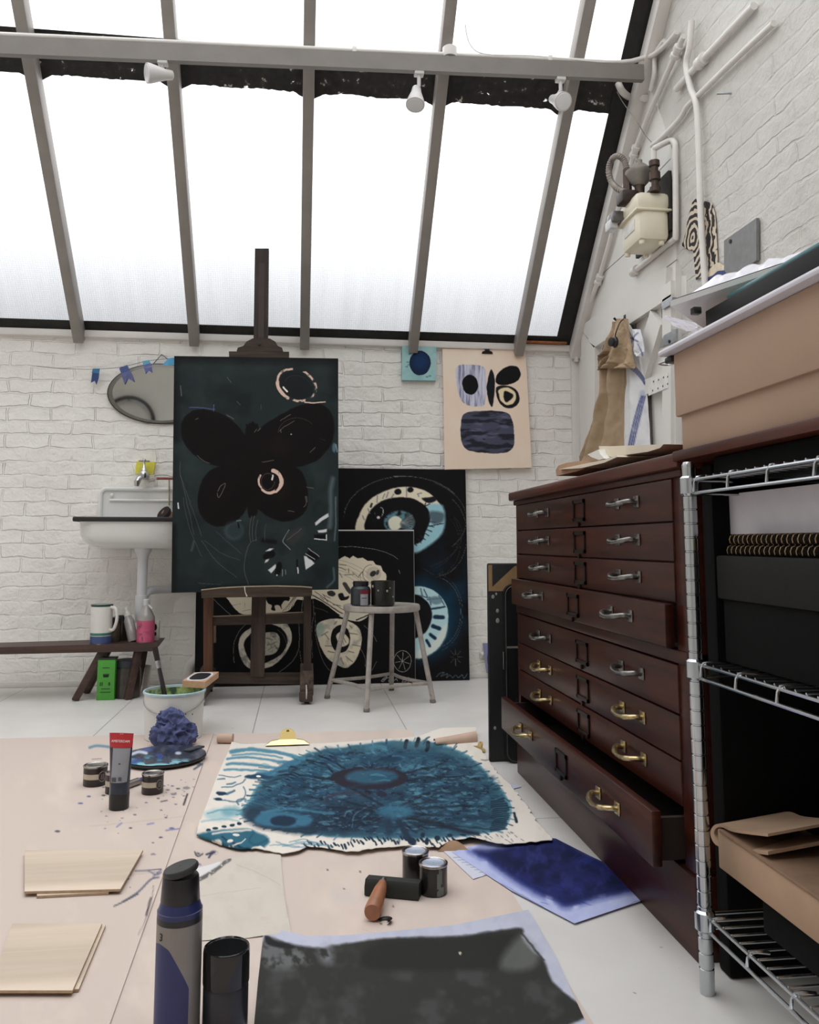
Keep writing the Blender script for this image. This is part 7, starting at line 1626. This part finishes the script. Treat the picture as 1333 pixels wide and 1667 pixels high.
p1_, p2_ = onz(204, 1279, .014), onz(230, 1270, .014); obj('tube_body', MB().tube([p1_, p1_.lerp(p2_, .8)], [.011, .0115], 16), mat('pewter_tube', (146, 140, 136), .3, .8, var=.2, scale=50), r); obj('tube_cap', MB().frust(p1_.lerp(p2_, .8), p2_+(p2_-p1_)*.05, .008, .0085), mat('blue_cap', (66, 72, 130), .4), r)
# two dark tins at the front
LIDB = mat('pale_blue_steel_lid', (176, 186, 204), .35, .35, var=.05)
b1_ = onz(709, 1464); r1 = 23.0*(b1_-CAM).dot(FW)/1370; h1 = ony(709, 1411, b1_.y+.0).z-.0035
BT = mat('black_gloss_tin', (33, 31, 30), .25, var=.15, spec=.5)
x_, y_, z_ = tin(709, 1464, r1, h1, 'nearer black paint tin with a pale lid and grey drips', 'black paint tins with pale lids', False, BT, LIDB)
dr = [o for o in COL.objects if o.name.startswith('paint_tin') and abs(o.location.x-x_) < 1e-5 and abs(o.location.y-y_) < 1e-5][0]
dm = MB()
for a0, z0, z1_, w_ in ((-72, .0, .9, 5), (-80, .25, .75, 4), (-64, .02, .30, 12), (-76, .02, .2, 8), (-67, .4, .86, 6)):
    l_ = wraplabel(x_, y_, r1*1.012, z_+h1*z0, z_+h1*z1_, a0-w_, a0+w_, 6); me_ = bpy.data.meshes.new('t'); l_.bm.to_mesh(me_); dm.bm.from_mesh(me_); l_.bm.free(); bpy.data.meshes.remove(me_)
obj('grey_drips', dm, mat('grey_green_drip', (104, 112, 108), .4, var=.1), dr)
b2_ = onz(681, 1444); r2 = 21.5*(b2_-CAM).dot(FW)/1370
tin(679, 1443, r2, h1*1.02, 'farther black paint tin with a pale lid behind the dripped one', 'black paint tins with pale lids', False, BT, LIDB)
# wide tool
hz_ = .018
e0, e1 = onz(597, 1441, hz_), onz(684, 1449, hz_)
wt_ = thing('brayer', 'wooden handled tool with a wide black block head lying before the tins', 'tool', (e0+e1)/2-Vector((0, 0, hz_-.004)))
d_ = (e1-e0).normalized(); n_ = Vector((-d_.y, d_.x, 0))
secp = [(-.019, .004), (.019, .004), (.021, .012), (.017, .034), (-.012, .036), (-.020, .022)]
base_ = Vector((e0.x, e0.y, 0))
hdm = MB(); hdm.prism([base_+n_*a+Vector((0, 0, z)) for a, z in secp], d_*(e1-e0).length)
obj('block_head', hdm, mat('dark_green_black_rubber', (34, 37, 32), .55, var=.15, spec=.4), wt_)
h0 = onz(624, 1434, .036); h1_ = onz(606, 1486, .0215)
obj('wooden_handle', MB().tube([h0.lerp(h1_, .08), h0.lerp(h1_, .3), h0.lerp(h1_, .6), h0.lerp(h1_, .94), h1_], [.009, .0135, .016, .0185, .0165], 20), mat('orange_brown_handle', (160, 106, 76), .35, var=.2, scale=30), wt_)
obj('metal_tang', MB().tube([h0.lerp(h1_, -.06), h0.lerp(h1_, .10)], .005, 10), STEEL, wt_)
q = onz(626, 1500, .004); sc_ = MB(); sc_.grid(lambda u, v: q+Vector((.016*math.cos(3.9*u-1.2)*(.5+.5*v), .018*math.sin(3.9*u-1.2)*(.5+.5*v), .0+.008*v*(1-u))), 14, 5)
single('black_scrap', 'tiny curled black scrap just in front of the wooden handle', 'scrap', sc_, BLK, q, smooth=60)

# bottle and jar at the very front
dB = .07*1370/73.0
bb = CAM+ray(287, 1690)*dB; bx_, by_ = bb.x, bb.y; R0 = .035
Hc = ony(287, 1437, by_).z
bo = thing('paint_bottle', 'blue paint bottle with a black flip cap at the front left', 'bottle', (bx_, by_, .0035)); z0 = .0035; H = Hc-z0+.014
zsh = ony(287, 1487, by_-.03).z-z0; zlb = ony(287, 1512, by_-.035).z-z0
BLUE = mat('ultramarine_bottle', (38, 46, 92), .3, var=.06)
obj('bottle_body', MB().lathe([(R0*.94, 0), (R0, .004), (R0, zlb+.016), (R0*.97, zsh-.004), (R0*.86, zsh+.008), (R0*.83, zsh+.010)], (bx_, by_, z0), 48), BLUE, bo)
obj('neck_band', MB().lathe([(R0*1.004, zlb), (R0*1.004, zlb+.009)], (bx_, by_, z0), 48, caps=(False, False)), mat('black_neck_band', (30, 30, 32), .35), bo)
obj('silver_label', MB().lathe([(R0*1.006, .012), (R0*1.006, zlb)], (bx_, by_, z0), 48, caps=(False, False)), mat('silver_grey_label', (134, 130, 126), .4, .3, var=.05), bo)
wv = MB(); A_ = np.radians(np.linspace(-165, -55, 28))
hh = [zlb-.030+.004*math.sin(k*.25)-max(0, k-13)**1.5*.0012 for k in range(28)]
V0 = [wv.bm.verts.new((bx_+R0*1.012*math.cos(a), by_+R0*1.012*math.sin(a), z0+.012)) for a in A_]; V1 = [wv.bm.verts.new((bx_+R0*1.012*math.cos(a), by_+R0*1.012*math.sin(a), z0+max(.014, h_))) for a, h_ in zip(A_, hh)]
for k in range(27): wv.bm.faces.new((V0[k], V0[k+1], V1[k+1], V1[k]))
obj('blue_swatch', wv, mat('label_blue_swatch', (40, 48, 98), .4), bo)
def on_cyl(cx_, cy_, rad, a, z): 
    t_ = math.radians(a); n = Vector((math.cos(t_), math.sin(t_), 0)); u = Vector((-n.y, n.x, 0)); M_ = Matrix((u, Vector((0, 0, 1)), n)).transposed().to_4x4(); return Matrix.Translation(Vector((cx_, cy_, z))+n*rad) @ M_
letters('number_lettering', '3', .016, on_cyl(bx_, by_, R0*1.02, -133, z0+zlb-.016), mat('black_print', (34, 32, 32), .5), bo)
obj('cap_base', MB().lathe([(R0*.84, zsh+.008), (R0*.87, zsh+.010), (R0*.80, H-.004), (R0*.76, H-.002), (R0*.3, H-.004)], (bx_, by_, z0), 48), BLK, bo)
lid_c = Vector((bx_, by_, z0+H+.004)); Rl = Matrix.Rotation(math.radians(-14), 3, 'Y')
ld = MB(); ld.lathe([(R0*.74, -.003), (R0*.80, .0), (R0*.80, .004), (R0*.74, .007), (.001, .0075)], (0, 0, 0), 40, caps=(True, False))
for v_ in ld.bm.verts: v_.co = Rl @ v_.co + lid_c
obj('flip_lid', ld, mat('grey_black_lid', (44, 44, 45), .5), bo)
bj = CAM+ray(366, 1672)*1.33; jx_, jy_ = bj.x, bj.y; RJ = .0365; jh = ony(366, 1540, jy_).z-.0035
jj = thing('paint_jar', 'squat black jar with a glossy black lid at the front beside the blue bottle', 'jar', (jx_, jy_, .0035))
obj('jar_body', MB().lathe([(RJ*.92, 0), (RJ*.97, .004), (RJ*.97, jh*.55), (RJ*.9, jh*.6)], (jx_, jy_, .0035), 40), mat('dark_jar_plastic', (34, 36, 44), .3), jj)
obj('jar_lid', MB().lathe([(RJ*.98, jh*.58), (RJ, jh*.6), (RJ, jh-.004), (RJ*.975, jh-.0005), (RJ*.95, jh), (RJ*.90, jh-.002), (.001, jh-.002)], (jx_, jy_, .0035), 56, caps=(True, False)), mat('gloss_black_lid', (20, 20, 21), .08, var=0, spec=.6), jj)
